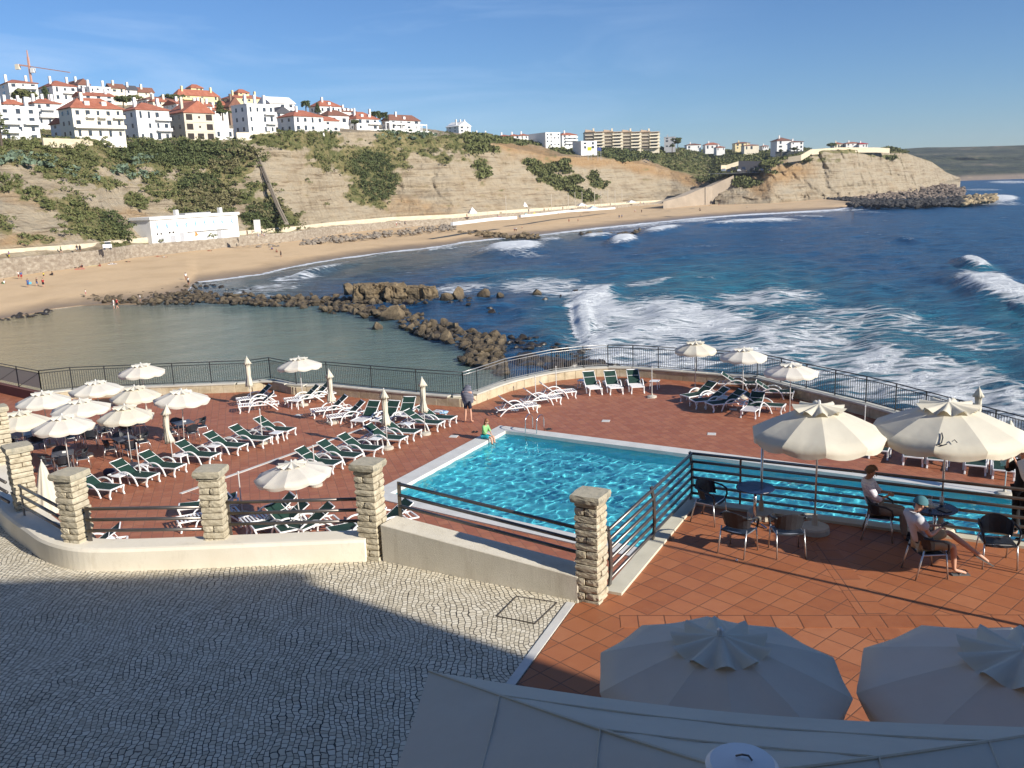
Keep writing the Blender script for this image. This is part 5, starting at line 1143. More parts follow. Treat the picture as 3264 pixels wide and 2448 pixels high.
# ---- left cafe group on the deck: square tables and chairs
def make_sq():
    e = empty('square_table', (0, 0, 0)); MB().box((0, 0, .72), (.78, .78, .03)).build('table_top', MT['slate'], e, bevel=.01)
    for x in (-1, 1):
        for y in (-1, 1): MB().tube([(x*.33, y*.33, .71), (x*.35, y*.35, 0)], .017, 6).build('leg', MT['alu'], e)
    return e
SQ = make_sq(); gq = 'square slate tables under the cafe parasols'; gch = 'dark chairs around the square cafe tables'
tabs = [(zl(630, 1085), 'square slate table front left, nearest the stone pillars'), (zl(1250, 935), 'square slate table under the front right parasol of the cluster'), (zl(1845, 775), 'square slate table with white cups, rightmost of the cafe tables'), (zl(870, 830), 'square slate table half hidden behind the front left parasol'), (zl(330, 880), 'square slate table in deep shade beside the leftmost pillar'), (zl(1250, 745), 'square slate table behind the front right parasol pole'), (zl(560, 960), 'square slate table under the rim of the front left parasol')]
lw_ = ['front left table', 'table under the front right parasol', 'rightmost cafe table with white cups', 'table half hidden behind the front left parasol', 'table in shade beside the leftmost pillar', 'table behind the front right parasol pole', 'table under the front left parasol rim']
sides = ['left side', 'far side', 'right side', 'near side']
for i, (q_, l_) in enumerate(tabs[:6]):
    p = tpos(q_, ZD, .74); rz = 25+((i*37) % 20); place(SQ, p, math.radians(rz), l_, 'table', gq)
    for k in range(4):
        a = math.radians(rz+90*k+8*math.sin(i*3+k)); rr_ = .66+.08*math.sin(i+k*2); pp = Vector((p.x+rr_*math.cos(a), p.y+rr_*math.sin(a), ZD)); sd_ = sides[[2, 1, 0, 3][k]]
        chair(pp, math.degrees(a)+90+9*math.sin(i*5+k*3), 'dark chair, %s of the %s' % (sd_, lw_[i]), gch)
    if i in (0, 1, 2, 3):
        o = MB().box((0, 0, .03), (.13, .08, .06), .3).build('napkin_holder', MT['resin'], bevel=.006); o.location = (p.x+.05, p.y+.02, ZD+.736); tag(o, 'white napkin holder on the '+lw_[i], 'napkin holder', 'white holders on the cafe tables')
# shoes by the pool
for i, (q_, l_) in enumerate([(z3(735, 783), 'pair of dark sandals left on the tiles beside the pool ladder'), (z3(158, 805), 'dark shoes on the tiles behind the seated child')]):
    p = P(q_, ZD); mb = MB()
    for s in (-1, 1):
        mb.strip([(-.12, s*.07, .015), (0, s*.075, .012), (.13, s*.07, .015)], .09, .02, VX(0, 1, 0)); mb.tube([(-.02, s*.07-.04, .02), (.02, s*.07, .06), (.02, s*.07+.04, .02)], .01, 6)
    o = mb.build('sandals', simple('black_rubber_%d' % i, (.02, .02, .022), .7)); o.location = p; o.rotation_euler = (0, 0, .4+i); tag(o, l_, 'sandals')
# bits of litter
p = P(z5(370, 582), ZT); o = MB().lathe([(.005, 0), (.022, .012), (.024, .03), (.008, .045)], (0, 0, 0), 10).build('paper_cup', MT['resin']); o.location = p; tag(o, 'crumpled white paper ball on the tiles at a chair leg', 'litter')
# ================================================================== TOWN, ROCKS, VEGETATION
co_b = BG
m = N('white_house_wall'); p0 = m.coord(); n = m.noise(p0, .25, 5, .6); m.set(Base_Color=m.ramp(n, [(.3, (.70, .69, .66)), (.7, (.80, .79, .77))]), Roughness=.9); MT['hw'] = m.mat
def wallm(name, c): return simple(name, c, .9, .06, .3, obj=False)
MT['hy'] = wallm('yellow_house_wall', (.72, .60, .34)); MT['hc'] = wallm('cream_house_wall', (.72, .65, .51)); MT['hg'] = wallm('grey_house_wall', (.42, .42, .43)); MT['hd'] = wallm('charcoal_wall', (.055, .055, .065)); MT['hb'] = wallm('raw_concrete_wall', (.60, .54, .43)); MT['hcw'] = wallm('ivory_house_wall', (.76, .72, .62)); MT['hbr'] = wallm('brown_house_wall', (.22, .15, .11))
m = N('red_clay_roof'); v = m.coord(); wv = m.n('TexWave'); wv.inputs['Scale'].default_value = 1.3; m.l(v, wv.inputs[0]); n = m.noise(v, .5, 6, .7); m.set(Base_Color=m.ramp(m.math('ADD', m.math('MULTIPLY', n, .8), m.math('MULTIPLY', wv.outputs['Fac'], .2)), [(.3, (.25, .080, .045)), (.55, (.38, .13, .075)), (.8, (.46, .21, .14))]), Roughness=.85); MT['rr'] = m.mat
MT['rb'] = simple('brown_tile_roof', (.20, .09, .06), .9, .2, 1., obj=False); MT['rg'] = simple('dark_grey_roof', (.07, .07, .08), .8, .15, 1., obj=False)
MT['win'] = simple('window_glass_dark', (.045, .055, .07), .15, .2, 1., obj=False); MT['void'] = simple('dark_opening', (.035, .028, .024), .9, .1, 1.); MT['shut'] = simple('red_shutter', (.40, .03, .03), .7)
HN = [0]
def az_isect(C, e, q):            # distance along horizontal direction e from C until the azimuth of photo point q
    r = ray(*q); rx, ry = r[0], r[1]; den = e[0]*ry-e[1]*rx
    return (rx*C.y-ry*C.x)/den if abs(den) > 1e-9 else 5
def house(T, xl, xc, xr, yb, ye, yr, D, wall='hw', roof='hip', rm='rr', label='', cat='house', floors=2, cols=3, yaw=-42, chim=1, sidew=1, depth=None, balc=(), win='win', name='house', group='houses on the clifftop', dorm=0, skel=False, trim=None):
    if T is z1 or T is zh:
        if D != 278: D += float(np.interp(T(xc, yb)[0]/K, xl_, inn_d+setb))-296
        else: D = 286
    C = PD(T(xc, yb), D); zb_ = C.z; down = min(14, max(2.5, zb_-ground_z(C.x, C.y)+2.5)) if T not in (za, zb) else 4; down = .6 if name == 'beach_building' else down; hE = PD(T(xc, ye), D).z-zb_; hR = PD(T((xc+xr)/2, yr), D+6).z-zb_
    e = Vector((-math.sin(math.radians(yaw)), math.cos(math.radians(yaw)))) ; e = Vector((math.cos(math.radians(yaw+90)), math.sin(math.radians(yaw+90))))
    W_ = abs(az_isect(C, e, T(xr, yb))); b = Vector((-math.cos(math.radians(yaw)), -math.sin(math.radians(yaw))))   # b: into the building
    dl = az_isect(C, b, T(xl, yb)) if xl < xc-3 else 0; Dp = depth or (abs(dl) if abs(dl) > 3 else W_*.7); Dp = min(max(Dp, 4), 26); W_ = min(max(W_, 3), 60)
    rz = math.atan2(e.y, e.x); o = empty(name, C, rz, label, cat, group); mw_ = MT[wall]
    F_ = -1   # local: x along front, y into the building is +-: find sign
    sy_ = 1 if (Matrix.Rotation(rz, 2) @ Vector((0, 1))).dot(b) > 0 else -1
    Y = lambda y: y*sy_
    w = MB(); w.box((W_/2, Y(Dp/2), (hE-down)/2), (W_, Dp, hE+down)); wo = w.build('wall', mw_, o)
    if trim:
        for f_ in range(1, floors): MB().box((W_/2, Y(-.04), hE*f_/floors), (W_+.2, .16, .22)).build('cornice', MT['hw' if trim == 1 else trim], o)
    ov = .5; hR = max(hR, hE+.6)
    r = MB()
    if roof == 'hip':
        q = min(Dp/2, W_/2)*.9; vs = [(-ov, Y(-ov), hE), (W_+ov, Y(-ov), hE), (W_+ov, Y(Dp+ov), hE), (-ov, Y(Dp+ov), hE), (q, Y(Dp/2), hR), (W_-q, Y(Dp/2), hR)]
        vs += [(x, y, z-.22) for x, y, z in vs[:4]]; r.add(vs, [(0, 1, 5, 4), (1, 2, 5), (2, 3, 4, 5), (3, 0, 4), (0, 6, 7, 1), (1, 7, 8, 2), (2, 8, 9, 3), (3, 9, 6, 0), (6, 9, 8, 7)])
    elif roof == 'gable':
        vs = [(-ov, Y(-ov), hE), (W_+ov, Y(-ov), hE), (W_+ov, Y(Dp+ov), hE), (-ov, Y(Dp+ov), hE), (-ov, Y(Dp/2), hR), (W_+ov, Y(Dp/2), hR)]; vs += [(x, y, z-.22) for x, y, z in vs[:4]]
        r.add(vs, [(0, 1, 5, 4), (2, 3, 4, 5), (3, 0, 4), (1, 2, 5), (0, 6, 7, 1), (1, 7, 8, 2), (2, 8, 9, 3), (3, 9, 6, 0), (6, 9, 8, 7)])
    elif roof == 'cross':    # gable facing the camera
        vs = [(-ov, Y(-ov), hE), (W_+ov, Y(-ov), hE), (W_+ov, Y(Dp+ov), hE), (-ov, Y(Dp+ov), hE), (W_/2, Y(-ov), hR), (W_/2, Y(Dp+ov), hR)]; vs += [(x, y, z-.22) for x, y, z in vs[:4]]
        r.add(vs, [(0, 3, 5, 4), (1, 4, 5, 2), (0, 4, 1), (3, 2, 5), (0, 6, 7, 1), (1, 7, 8, 2), (2, 8, 9, 3), (3, 9, 6, 0), (6, 9, 8, 7)])
    else: r.box((W_/2, Y(Dp/2), hE+.15), (W_+.3, Dp+.3, .3)); 
    ro = r.build('roof', MT[rm] if roof != 'flat' else mw_, o)
    for k in range(chim):
        cx_ = W_*(.15+.7*k/max(1, chim-1)) if chim > 1 else W_*.3; MB().box((cx_, Y(Dp*.35), (hE+hR)/2+.6), (.9, .9, hR-hE+1.6)).build('chimney', mw_, ro)
    for k in range(dorm):
        MB().box((W_*(k+1)/(dorm+1), Y(Dp*.16), hE+(hR-hE)*.40), (1.5, 1.6, 1.4)).build('dormer', mw_, ro)
    fh = hE/floors; rnd = random.Random(HN[0]*7+3); HN[0] += 1
    for f_ in range(floors):
        for c_ in range(cols):
            if rnd.random() < .12 and not skel: continue
            ww = (W_/cols)*((.18 if c_ == 1 and f_ else .62) if skel else rnd.choice((.26, .34, .42))); hh = fh*((.22 if c_ == 1 and f_ else .62) if skel else rnd.choice((.42, .5, .62))); cx_ = W_*(c_+.5)/cols; cz = fh*(f_+.5)
            wn_ = MB().box((cx_, Y(-.03), cz), (ww, .10, hh)).build('window', MT['void' if skel else win], o)
            if not skel and ww > 1.2 and D < 430: MB().box((cx_, Y(-.10), cz-hh/2), (ww*1.2, .22, .12)).build('sill', mw_, wn_)
    if sidew and Dp > 5:
        for f_ in range(floors):
            for c_ in range(2): MB().box((-.03, Y(Dp*(.3+.4*c_)), fh*(f_+.52)), (.10, Dp*.1, fh*.4)).build('window', MT[win], o)
    for (f_, a, b_) in balc:
        x0, x1 = W_*a, W_*b_; bo = MB().box(((x0+x1)/2, Y(-.7), fh*f_), (x1-x0, 1.4, .2)).build('balcony', mw_, o)
        MB().box(((x0+x1)/2, Y(-1.36), fh*f_+.5), (x1-x0, .08, .9)).build('balustrade', mw_, bo)
    return o, W_, Dp, hE, hR
H = house
H(z1, -60, 95, 350, 390, 224, 186, 430, label='long white clifftop house with red roof and balcony at the far upper left', floors=3, cols=3, chim=2, balc=[(1, .3, .95), (2, .3, .95)], yaw=-48)
H(z1, 345, 480, 690, 390, 252, 206, 440, label='white house with red roof joined to the far upper left house, below the crane', floors=2, cols=3, chim=2, balc=[(1, .4, .9)])
H(z1, 560, 700, 800, 330, 245, 205, 480, roof='cross', rm='rb', label='pale gabled house half hidden at the skyline, right of the crane', floors=2, cols=2)
H(z1, 690, 800, 985, 365, 268, 240, 430, roof='flat', label='flat roofed white house with blue shaded side behind the orange roofed block', floors=2, cols=4, chim=2, balc=[(1, .1, .9)])
H(z1, 960, 985, 1110, 365, 275, 245, 450, wall='hc', roof='gable', rm='hc' and 'rb', label='cream gabled house in the middle of the skyline row', floors=2, cols=2)
H(z1, 1100, 1115, 1215, 370, 290, 262, 455, roof='gable', rm='rg', label='white house with dark roof in the middle of the skyline row', floors=2, cols=2)
H(z1, 1190, 1225, 1360, 372, 312, 278, 455, wall='hc', roof='gable', rm='rb', label='last cream house with brown roof at the skyline row right end', floors=2, cols=3)
H(z1, 1290, 1300, 1545, 430, 372, 352, 400, roof='hip', rm='rb', label='low white house with brown roof below the yellow mansion', floors=1, cols=4, chim=1)
H(z1, 1530, 1575, 1935, 420, 335, 290, 440, wall='hy', label='large yellow mansion with red roof and tall corner chimneys', floors=2, cols=6, chim=2, balc=[(1, .1, .5)])
H(z1, 1660, 1685, 1790, 300, 272, 250, 446, wall='hy', label='small yellow lantern tower on top of the yellow mansion', floors=1, cols=3, chim=0, name='roof_tower', cat='tower', sidew=0)
H(z1, 1440, 1560, 1830, 455, 412, 385, 370, roof='gable', label='red roofed white house just below the yellow mansion', floors=1, cols=3, chim=2)
H(z1, 1830, 1860, 2010, 520, 470, 440, 360, label='small white house with red hipped roof right of the unfinished block', floors=1, cols=3)
H(z1, -80, 25, 365, 750, 440, 400, 305, roof='flat', label='tall irregular white villa at the left frame edge behind the dark conifer', floors=4, cols=3, chim=2, balc=[(1, .0, .45), (2, .0, .5), (2, .6, 1.)])
H(z1, 215, 330, 560, 600, 405, 372, 345, label='white terraced villa with small red roof above the green lawn', floors=3, cols=3, chim=2, balc=[(1, .1, .8), (2, .2, .7)])
H(z1, 455, 600, 700, 700, 575, 540, 308, roof='gable', label='small white annex with red lean-to roof left of the orange roofed block', floors=2, cols=1, chim=0)
H(z1, 545, 665, 1110, 720, 445, 362, 300, label='big white block with broad orange roof, two small dormer canopies and balconies', floors=3, cols=5, chim=1, trim=1, balc=[(1, .0, 1.), (2, .25, .42), (2, .48, .64), (2, .78, 1.)], wall='hcw', dorm=2)
H(z1, 1090, 1230, 1518, 750, 462, 402, 300, label='white three storey house with orange roof and rounded corner balconies', floors=3, cols=4, chim=2, balc=[(1, .55, 1.), (2, .55, 1.)])
H(z1, 1500, 1645, 1905, 745, 488, 395, 300, wall='hb', roof='cross', label='unfinished concrete house with dark open bays and red roof', floors=3, cols=3, chim=2, skel=True, trim='hb')
H(z1, 1890, 1905, 2060, 725, 640, 600, 310, roof='flat', label='low white terrace building right of the unfinished house', floors=1, cols=3, chim=0)
H(zh, 50, 95, 205, 560, 440, 365, 380, wall='hbr', roof='cross', rm='rb', label='dark brown gabled house left of the white cubic villa', floors=2, cols=2)
H(zh, 100, 120, 400, 400, 358, 322, 450, wall='hy', label='second yellow mansion with red roof and two tall chimneys', floors=1, cols=5, chim=2)
H(zh, 155, 165, 260, 335, 315, 292, 455, wall='hy', label='small yellow lantern tower on the second yellow mansion', floors=1, cols=2, chim=0, name='roof_tower', cat='tower', sidew=0)
H(zh, 125, 262, 500, 680, 420, 370, 305, roof='flat', label='tall white cubic villa with chimneys and a blue shaded side wall', floors=3, cols=4, chim=3, balc=[(1, .65, 1.), (2, .6, 1.)])
H(zh, 430, 450, 668, 500, 405, 352, 380, roof='gable', rm='hw', label='bright white gabled house on the skyline right of the yellow mansions', floors=2, cols=3, chim=0)
H(zh, 470, 490, 640, 590, 495, 445, 350, roof='cross', rm='rg', label='white house with dark grey roof tucked behind the white cubic villa', floors=2, cols=2, chim=0)
H(zh, 515, 665, 922, 662, 520, 466, 318, label='white two storey house with broad red hipped roof right of the cubic villa', floors=2, cols=4, chim=1)
H(zh, 905, 925, 1060, 660, 562, 530, 325, label='white annex with one red shutter', floors=2, cols=2, chim=0, win='win')
H(zh, 790, 885, 1075, 500, 432, 384, 380, label='white upper house with red roof and skylight beside a dark conifer', floors=1, cols=4, chim=1, dorm=1)
H(zh, 950, 965, 1145, 600, 515, 468, 350, rm='rb', label='low white house with dull brown roof in the middle of the clifftop row', floors=1, cols=2, chim=1)
H(zh, 1060, 1075, 1205, 510, 482, 452, 380, rm='rb', label='small house with three dormers behind the brown roofed house', floors=1, cols=2, chim=1, dorm=3)
H(zh, 1085, 1212, 1405, 645, 545, 482, 330, label='white house with red roof and twin white dormers', floors=2, cols=3, chim=2, dorm=2, balc=[(1, .5, 1.)])
H(zh, 1430, 1500, 1770, 640, 558, 508, 345, rm='rb', label='white house with ochre eaves at the right end of the near clifftop row', floors=2, cols=4, chim=1, dorm=1, balc=[(1, .1, .5)])
H(zh, 2000, 2110, 2215, 668, 612, 572, 470, wall='hw', roof='cross', rm='hw', label='lone white gabled block on the ridge before the bare slope', floors=2, cols=2, chim=3)
gm = 'buildings on the far ridge'
for (a, b, c, yb, ye, yr, D, k) in [(285, 290, 340, 385, 360, 352, 640, 'cream row house, leftmost on the far ridge'), (350, 355, 420, 388, 365, 354, 645, 'second cream row house on the far ridge, with twin chimneys'), (468, 475, 560, 395, 378, 366, 640, 'low red roofed white house left of the charcoal block'), (558, 562, 632, 405, 375, 362, 640, 'narrow white house between low house and charcoal block'), (630, 636, 700, 415, 372, 358, 645, 'white house touching the charcoal walled block')]:
    H(za, a, b, c, yb+20, ye, yr, D, label=k, floors=2, cols=2, group=gm, chim=1, sidew=0, depth=10, yaw=-75)
H(za, 695, 835, 950, 458, 352, 340, 640, roof='flat', wall='hw', label='four storey white block with a blank charcoal side wall', floors=4, cols=4, group=gm, chim=0, sidew=0, yaw=-58, name='apartment_block', cat='apartment block')
p = None
o, W_, Dp, hE, hR = H(za, 693, 836, 837, 458, 350, 340, 639, wall='hd', roof='flat', label='charcoal gable wall on the left side of the white block', floors=1, cols=1, group=gm, chim=0, sidew=0, yaw=-58, name='gable_wall', cat='wall', depth=None) if False else (None,)*5
H(za, 948, 965, 1080, 462, 368, 350, 660, label='white block with red roof just right of the charcoal walled one', floors=4, cols=3, group=gm, balc=[(1, .2, 1.), (2, .2, 1.), (3, .2, 1.)], yaw=-60, sidew=0)
H(za, 1045, 1112, 1235, 482, 420, 410, 620, roof='flat', label='modern white cube house with black window band in front of the apartments', floors=2, cols=2, group=gm, chim=0, yaw=-60, sidew=0)
# long apartment building in four stepped units
for k in range(4):
    xl_k = 1145+145*k; dk = 712+13*k; A_ = PD(za(xl_k, 478), dk); B_ = PD(za(xl_k+68, 478), dk); Cc = PD(za(xl_k+145, 478), dk+3); zt = PD(za(xl_k, 352), dk).z
    e = empty('apartment_block', A_, 0, ['leftmost unit of the long stepped beige apartment building', 'second unit from the left of the long beige apartment building', 'third unit from the left of the long beige apartment building', 'rightmost unit of the long beige apartment building'][k], 'apartment block', 'units of the beige apartment building')
    h = zt-A_.z; wd = (B_-A_).length; w2_ = (Cc-B_).length; fh = h/5
    MB().box(((wd+w2_)/2, 9, h/2-4), (wd+w2_, 14, h+8)).build('wall', MT['hc'], e)
    MB().box((wd/2-.5, 1.4, h*.46), (wd-.6, 1.6, h*.84)).build('shaded_recess', simple('recess_shade_tone_%d' % k, (.20, .175, .15), .9), e)  # dark box with the shade of the recess put into its colour
    for f_ in range(5):
        MB().box((wd+w2_/2, .2, fh*f_+.9), (w2_, 3.0, 1.0)).build('balcony', MT['hc'], e); MB().box((wd+w2_/2, 1.9, fh*f_+2.3), (w2_*.62, .3, fh*.42)).build('window', MT['win'], e)
        if f_: MB().box((wd/2, .4, fh*f_+.2), (wd, 2.4, .35)).build('ledge', MT['hc'], e)
    rb_ = MB().box(((wd+w2_)/2, 8, h+.3), (wd+w2_+.6, 15, .5)); rb_.add([(0, 0, h+.5), (wd*1.2, 0, h+.5), (wd*1.2, 9, h+.5), (0, 9, h+.5), (wd*.1, 4, h+2.6), (wd*1.05, 4, h+1.6)], [(0, 1, 5, 4), (1, 2, 5), (2, 3, 4, 5), (3, 0, 4)]); rb_.build('roof', simple('sand_tile_roof_%d' % k, (.45, .33, .22), .9), e)
    MB().box((wd*1.02, 4, h+1.6), (1.2, 2, 3.2)).build('chimney', MT['hc'], e)
H(za, 1748, 1762, 1852, 468, 388, 378, 790, wall='hg', roof='flat', label='plain grey end block right of the long apartment building', floors=4, cols=2, group=gm, chim=1, yaw=-100, sidew=0, name='apartment_block', cat='apartment block')
for (T_, a, c, yb, ye, yr, D, wl, rm_, k) in [(za, 1940, 2050, 478, 448, 436, 900, 'hw', 'rb', 'white house with loggia right of the dark tree'), (za, 2085, 2195, 478, 446, 428, 900, 'hw', 'rr', 'white bungalow with wide red roof'), (zb, 175, 230, 412, 395, 385, 880, 'hw', 'rr', 'tiny white house with red roof'), (zb, 298, 395, 402, 368, 358, 900, 'hy', 'rb', 'pale yellow house on the far ridge'), (zb, 358, 455, 408, 382, 375, 860, 'hc', 'rr', 'cream house with long red roof beside the yellow one'), (zb, 480, 520, 400, 386, 380, 900, 'hw', 'rr', 'small bright house left of the white headland villa'),
   (zb, 955, 1012, 398, 372, 360, 900, 'hc', 'rr', 'reddish house leftmost of three behind the headland wall'), (zb, 1032, 1122, 402, 368, 358, 900, 'hw', 'rr', 'white flat house in the middle behind the headland wall'), (zb, 1120, 1176, 392, 372, 362, 900, 'hw', 'shut', 'house with bright pink roof behind the headland wall')]:
    H(T_, a-4, a, c, yb+6, ye, yr, D, wall=wl, rm=rm_, label=k, floors=1 if yb-ye < 34 else 2, cols=3, group='distant houses', chim=1, yaw=-88, sidew=0, depth=10)
H(zb, 566, 574, 668, 430, 350, 328, 700, label='tall white villa with brown roof standing alone on the headland', floors=3, cols=2, rm='rb', group=gm, yaw=-84, sidew=0, depth=12)
H(zb, 665, 668, 748, 428, 358, 350, 702, label='lower wing of the white headland villa with a flag chimney', floors=3, cols=3, rm='rb', group=gm, yaw=-84, sidew=0, depth=12, roof='hip')
for (a, b, c, yb, ye, yr, D, wl, rf, k) in [(715, 735, 1010, 405, 338, 316, 400, 'hw', 'gable', 'long low white house with red roof just above the big orange roofed block'), (365, 385, 480, 480, 402, 378, 372, 'hw', 'hip', 'narrow white house squeezed above the terraced villa with the small roof'), (1330, 1350, 1480, 425, 392, 368, 390, 'hc', 'hip', 'cream bungalow between the skyline row and the unfinished house'), (1700, 1720, 1870, 485, 430, 405, 350, 'hw', 'gable', 'white house with red gable above and right of the unfinished house'), (1930, 1945, 2050, 460, 425, 398, 385, 'hbr', 'hip', 'brownish house with dark roof between the two yellow mansions'), (20, 40, 210, 470, 415, 385, 380, 'hw', 'hip', 'white house with red roof wedged between the two upper left rows')]:
    H(z1, a, b, c, yb, ye, yr, D, wall=wl, roof=rf, label=k, floors=2 if yb-ye > 55 else 1, cols=3, chim=2)
# long walls
def wall_line(T, pts, D, h, mat, label, th=.6, down=6):
    n = len(pts); P_ = [PD(T(a, b), d) for (a, b), d in zip(pts, D if isinstance(D, (list, tuple)) else [D]*n)]; o0 = P_[0]; mb = MB()
    for a, b in zip(P_, P_[1:]):
        d = (b-a); d.z = 0; d.normalize(); nn = Vector((-d.y, d.x, 0))*th; A_ = [a-o0, b-o0]
        vs = []
        for q in A_:
            for s_ in (0, 1):
                vs += [q+nn*s_-Vector((0, 0, down)), q+nn*s_+Vector((0, 0, h))]
        mb.add(vs, [(0, 4, 5, 1), (2, 3, 7, 6), (1, 5, 7, 3), (0, 2, 6, 4), (0, 1, 3, 2), (4, 6, 7, 5)])
    o = mb.build('boundary_wall', mat); o.location = o0; return tag(o, label, 'wall')
wall_line(zh, [(1180, 642), (1420, 652), (1480, 655), (1840, 668), (1900, 690), (2045, 708)], [470, 478, 480, 500, 505, 525], .6, MT['hw'], 'long stepped white garden wall at the right end of the clifftop houses', down=3)
wall_line(zb, [(650, 474), (735, 462), (800, 424), (990, 410), (1240, 410), (1322, 415)], [640, 640, 660, 700, 745, 760], 1.6, MT['creamwall'], 'long cream wall crowning the headland cliff', down=2)
wall_line(zh, [(150, 692), (560, 690)], [358, 372], .9, MT['hc'], 'white balustraded terrace wall below the cubic villa', down=2)
wall_line(zb, [(205, 520), (240, 520), (320, 495)], [640, 645, 650], .8, MT['creamwall'], 'short cream wall beside the headland car park', down=2)
wall_line(zb, [(318, 490), (560, 492)], [660, 665], .6, MT['hd'], 'dark slatted screen fence behind the headland car park', down=7)
wall_line(zb, [(565, 430), (800, 425)], [690, 690], .8, simple('grey_green_screen', (.10, .11, .10), .9), 'grey screen fence below the white headland villa', down=4)
wall_line(z1, [(380, 735), (560, 742), (780, 750), (820, 770)], [300, 304, 310, 312], .6, MT['creamwall'], 'cream garden wall below the annex and the orange roofed block', down=2)
# white pergola
A_, B_ = PD(zh(1470, 650), 488), PD(zh(1828, 668), 505); e = empty('pergola', A_, 0, 'white pergola of square posts along the clifftop garden wall', 'pergola'); d = B_-A_
for k in range(9): q = d*(k/8); MB().box((q.x, q.y, q.z+1.6), (.5, .5, 5.)).build('post', MT['hw'], e)
MB().strip([(0, 0, 4.0), (d.x, d.y, d.z+3.6)], .6, .5, VX(-d.y, d.x, 0)).build('beam', MT['hw'], e)
# tower crane
C = PD(z1(275, 215), 520); e = empty('tower_crane', C, math.radians(-12), 'orange and cream tower crane far behind the upper left houses', 'crane'); ocr = simple('orange_crane_steel', (.55, .30, .22), .6); kx = 520/2877.*(3264/2212)*1.0
px_m = 520/F/2.765
MB().box((0, 0, 0), (.8, .8, 22)).build('mast', ocr, e); mb = MB(); mb.strip([(0, 0, 6.8), (25, -4, 2.0)], .4, .4, VX(0, 1, 0)); mb.build('jib', ocr, e); MB().strip([(0, 0, 6.8), (-7, 0, 8.0)], .7, .7, VX(0, 1, 0)).build('counter_jib', ocr, e); MB().box((-6.4, 0, 6.9), (2.2, 1.3, 2.4)).build('counterweight', MT['hc'], e); MB().box((1.7, 0, 4.8), (1.9, 1.6, 2.2)).build('cab', MT['hw'], e); MB().box((0, 0, 11.), (.7, .7, 6.5), taper=.5).build('tower_peak', ocr, e)
# white beach building
A_ = PD(z1(1345, 1655), 286); q1 = PD(z1(2118, 1600), 313); byaw = math.degrees(math.atan2(q1.y-A_.y, q1.x-A_.x))-90
o, W_, Dp, hE, hR = H(z1, 1175, 1345, 2118, 1655, 1440, 1430, 278, roof='flat', label='long flat roofed white beach building with blue swimmer pictures at the foot of the cliff', floors=1, cols=1, chim=0, sidew=0, yaw=byaw, name='beach_building', cat='building', group=None)
bb = o
for ch in list(bb.children):
    if ch.name.startswith('window'): bpy.data.objects.remove(ch)
sgn = -1 if any(v.co.y < -1 for v in bb.children[0].data.vertices) else 1
fy = lambda y: y*sgn
MB().box((W_/2, fy(Dp/2), hE+.35), (W_+1.0, Dp+1., .8)).build('parapet', MT['hw'], bb)
for k, x in enumerate((.35, .86)): MB().box((W_*x, fy(2.5), hE+1.5), (1.1, 1.1, 1.9)).build('chimney', MT['hw'], bb)
MB().box((W_*.60, fy(4), hE+.9), (W_*.30, 3, .7)).build('roof_unit', MT['hg'], bb)
MB().box((W_*.62, fy(-.35), hE*.40), (W_*.48, .7, .18)).build('canopy', MT['hw'], bb)
bl = simple('pale_blue_paint', (.22, .42, .62), .8); 
for k in range(9):      # little blue swimmer silhouettes
    x = W_*(.065+.105*k)+(.6 if k == 8 else 0); z = hE*.70; mb = MB(); r2 = random.Random(k)
    mb.tube([(x, fy(-.06), z+.75), (x+r2.uniform(-.2, .2), fy(-.06), z), (x+r2.uniform(-.4, .4), fy(-.06), z-.8)], [.16, .22, .10], 6); mb.tube([(x-.45, fy(-.06), z+r2.uniform(-.3, .6)), (x, fy(-.06), z+.3), (x+.45, fy(-.06), z+r2.uniform(-.3, .7))], .09, 6); mb.box((x, fy(-.06), z+1.0), (.3, .06, .3)); mb.build('swimmer_picture', bl, bb)
for x, z, w_1, h_1, mt_ in [(.06, .40, .5, .5, 'void'), (.10, .40, .5, .5, 'void'), (.19, .42, .7, .5, 'void'), (.23, .42, .7, .5, 'void'), (.10, .10, 2.0, 1.7, 'hg'), (.22, .12, 2.0, 2.4, 'hg'), (.32, .18, 1.6, 2.6, 'hg'), (.75, .16, 2.0, 2.8, 'hg'), (.88, .60, .5, .5, 'hg')]:
    MB().box((W_*x, fy(-.04), hE*z), (w_1, .12, h_1)).build('window', MT[mt_], bb)
MB().tube([(W_*.47, fy(-.08), 1.2), (W_*.475, fy(-.08), 2.4), (W_*.49, fy(-.08), 1.5)], .28, 6).build('painted_sign', simple('orange_paint', (.65, .28, .08), .8), bb)
# pale steps up the cliff: double rail stairway
e = None; mb = MB(); pth = [(265, 838), (305, 890), (330, 905), (420, 1120), (510, 1340), (580, 1480)]; dd_ = [362, 358, 356, 346, 334, 325]; S1 = [PD(zh(a, b), d) for (a, b), d in zip(pth, dd_)]; S2 = [PD(zh(a+17, b-6), d) for (a, b), d in zip(pth, dd_)]
e = empty('cliff_stairway', S1[0], 0, 'steep narrow stairway with rails running straight down the cliff face', 'stairway'); dk = simple('weathered_timber', (.16, .13, .10), .9)
MB().tube([p-S1[0]+VX(0, -1.2, .8) for p in S1], .22, 6).build('rail', dk, e); MB().tube([p-S1[0]+VX(0, -1.2, .8) for p in S2], .22, 6).build('rail', dk, e)
mb = MB(); [mb.strip([S1[i]-S1[0]+VX(.8, -1., .0), S1[i+1]-S1[0]+VX(.8, -1., 0)], 1.5, .3, VX(1, 0, 0)) for i in range(5)]; mb.build('steps', simple('worn_concrete_steps', (.30, .26, .20), .9), e)

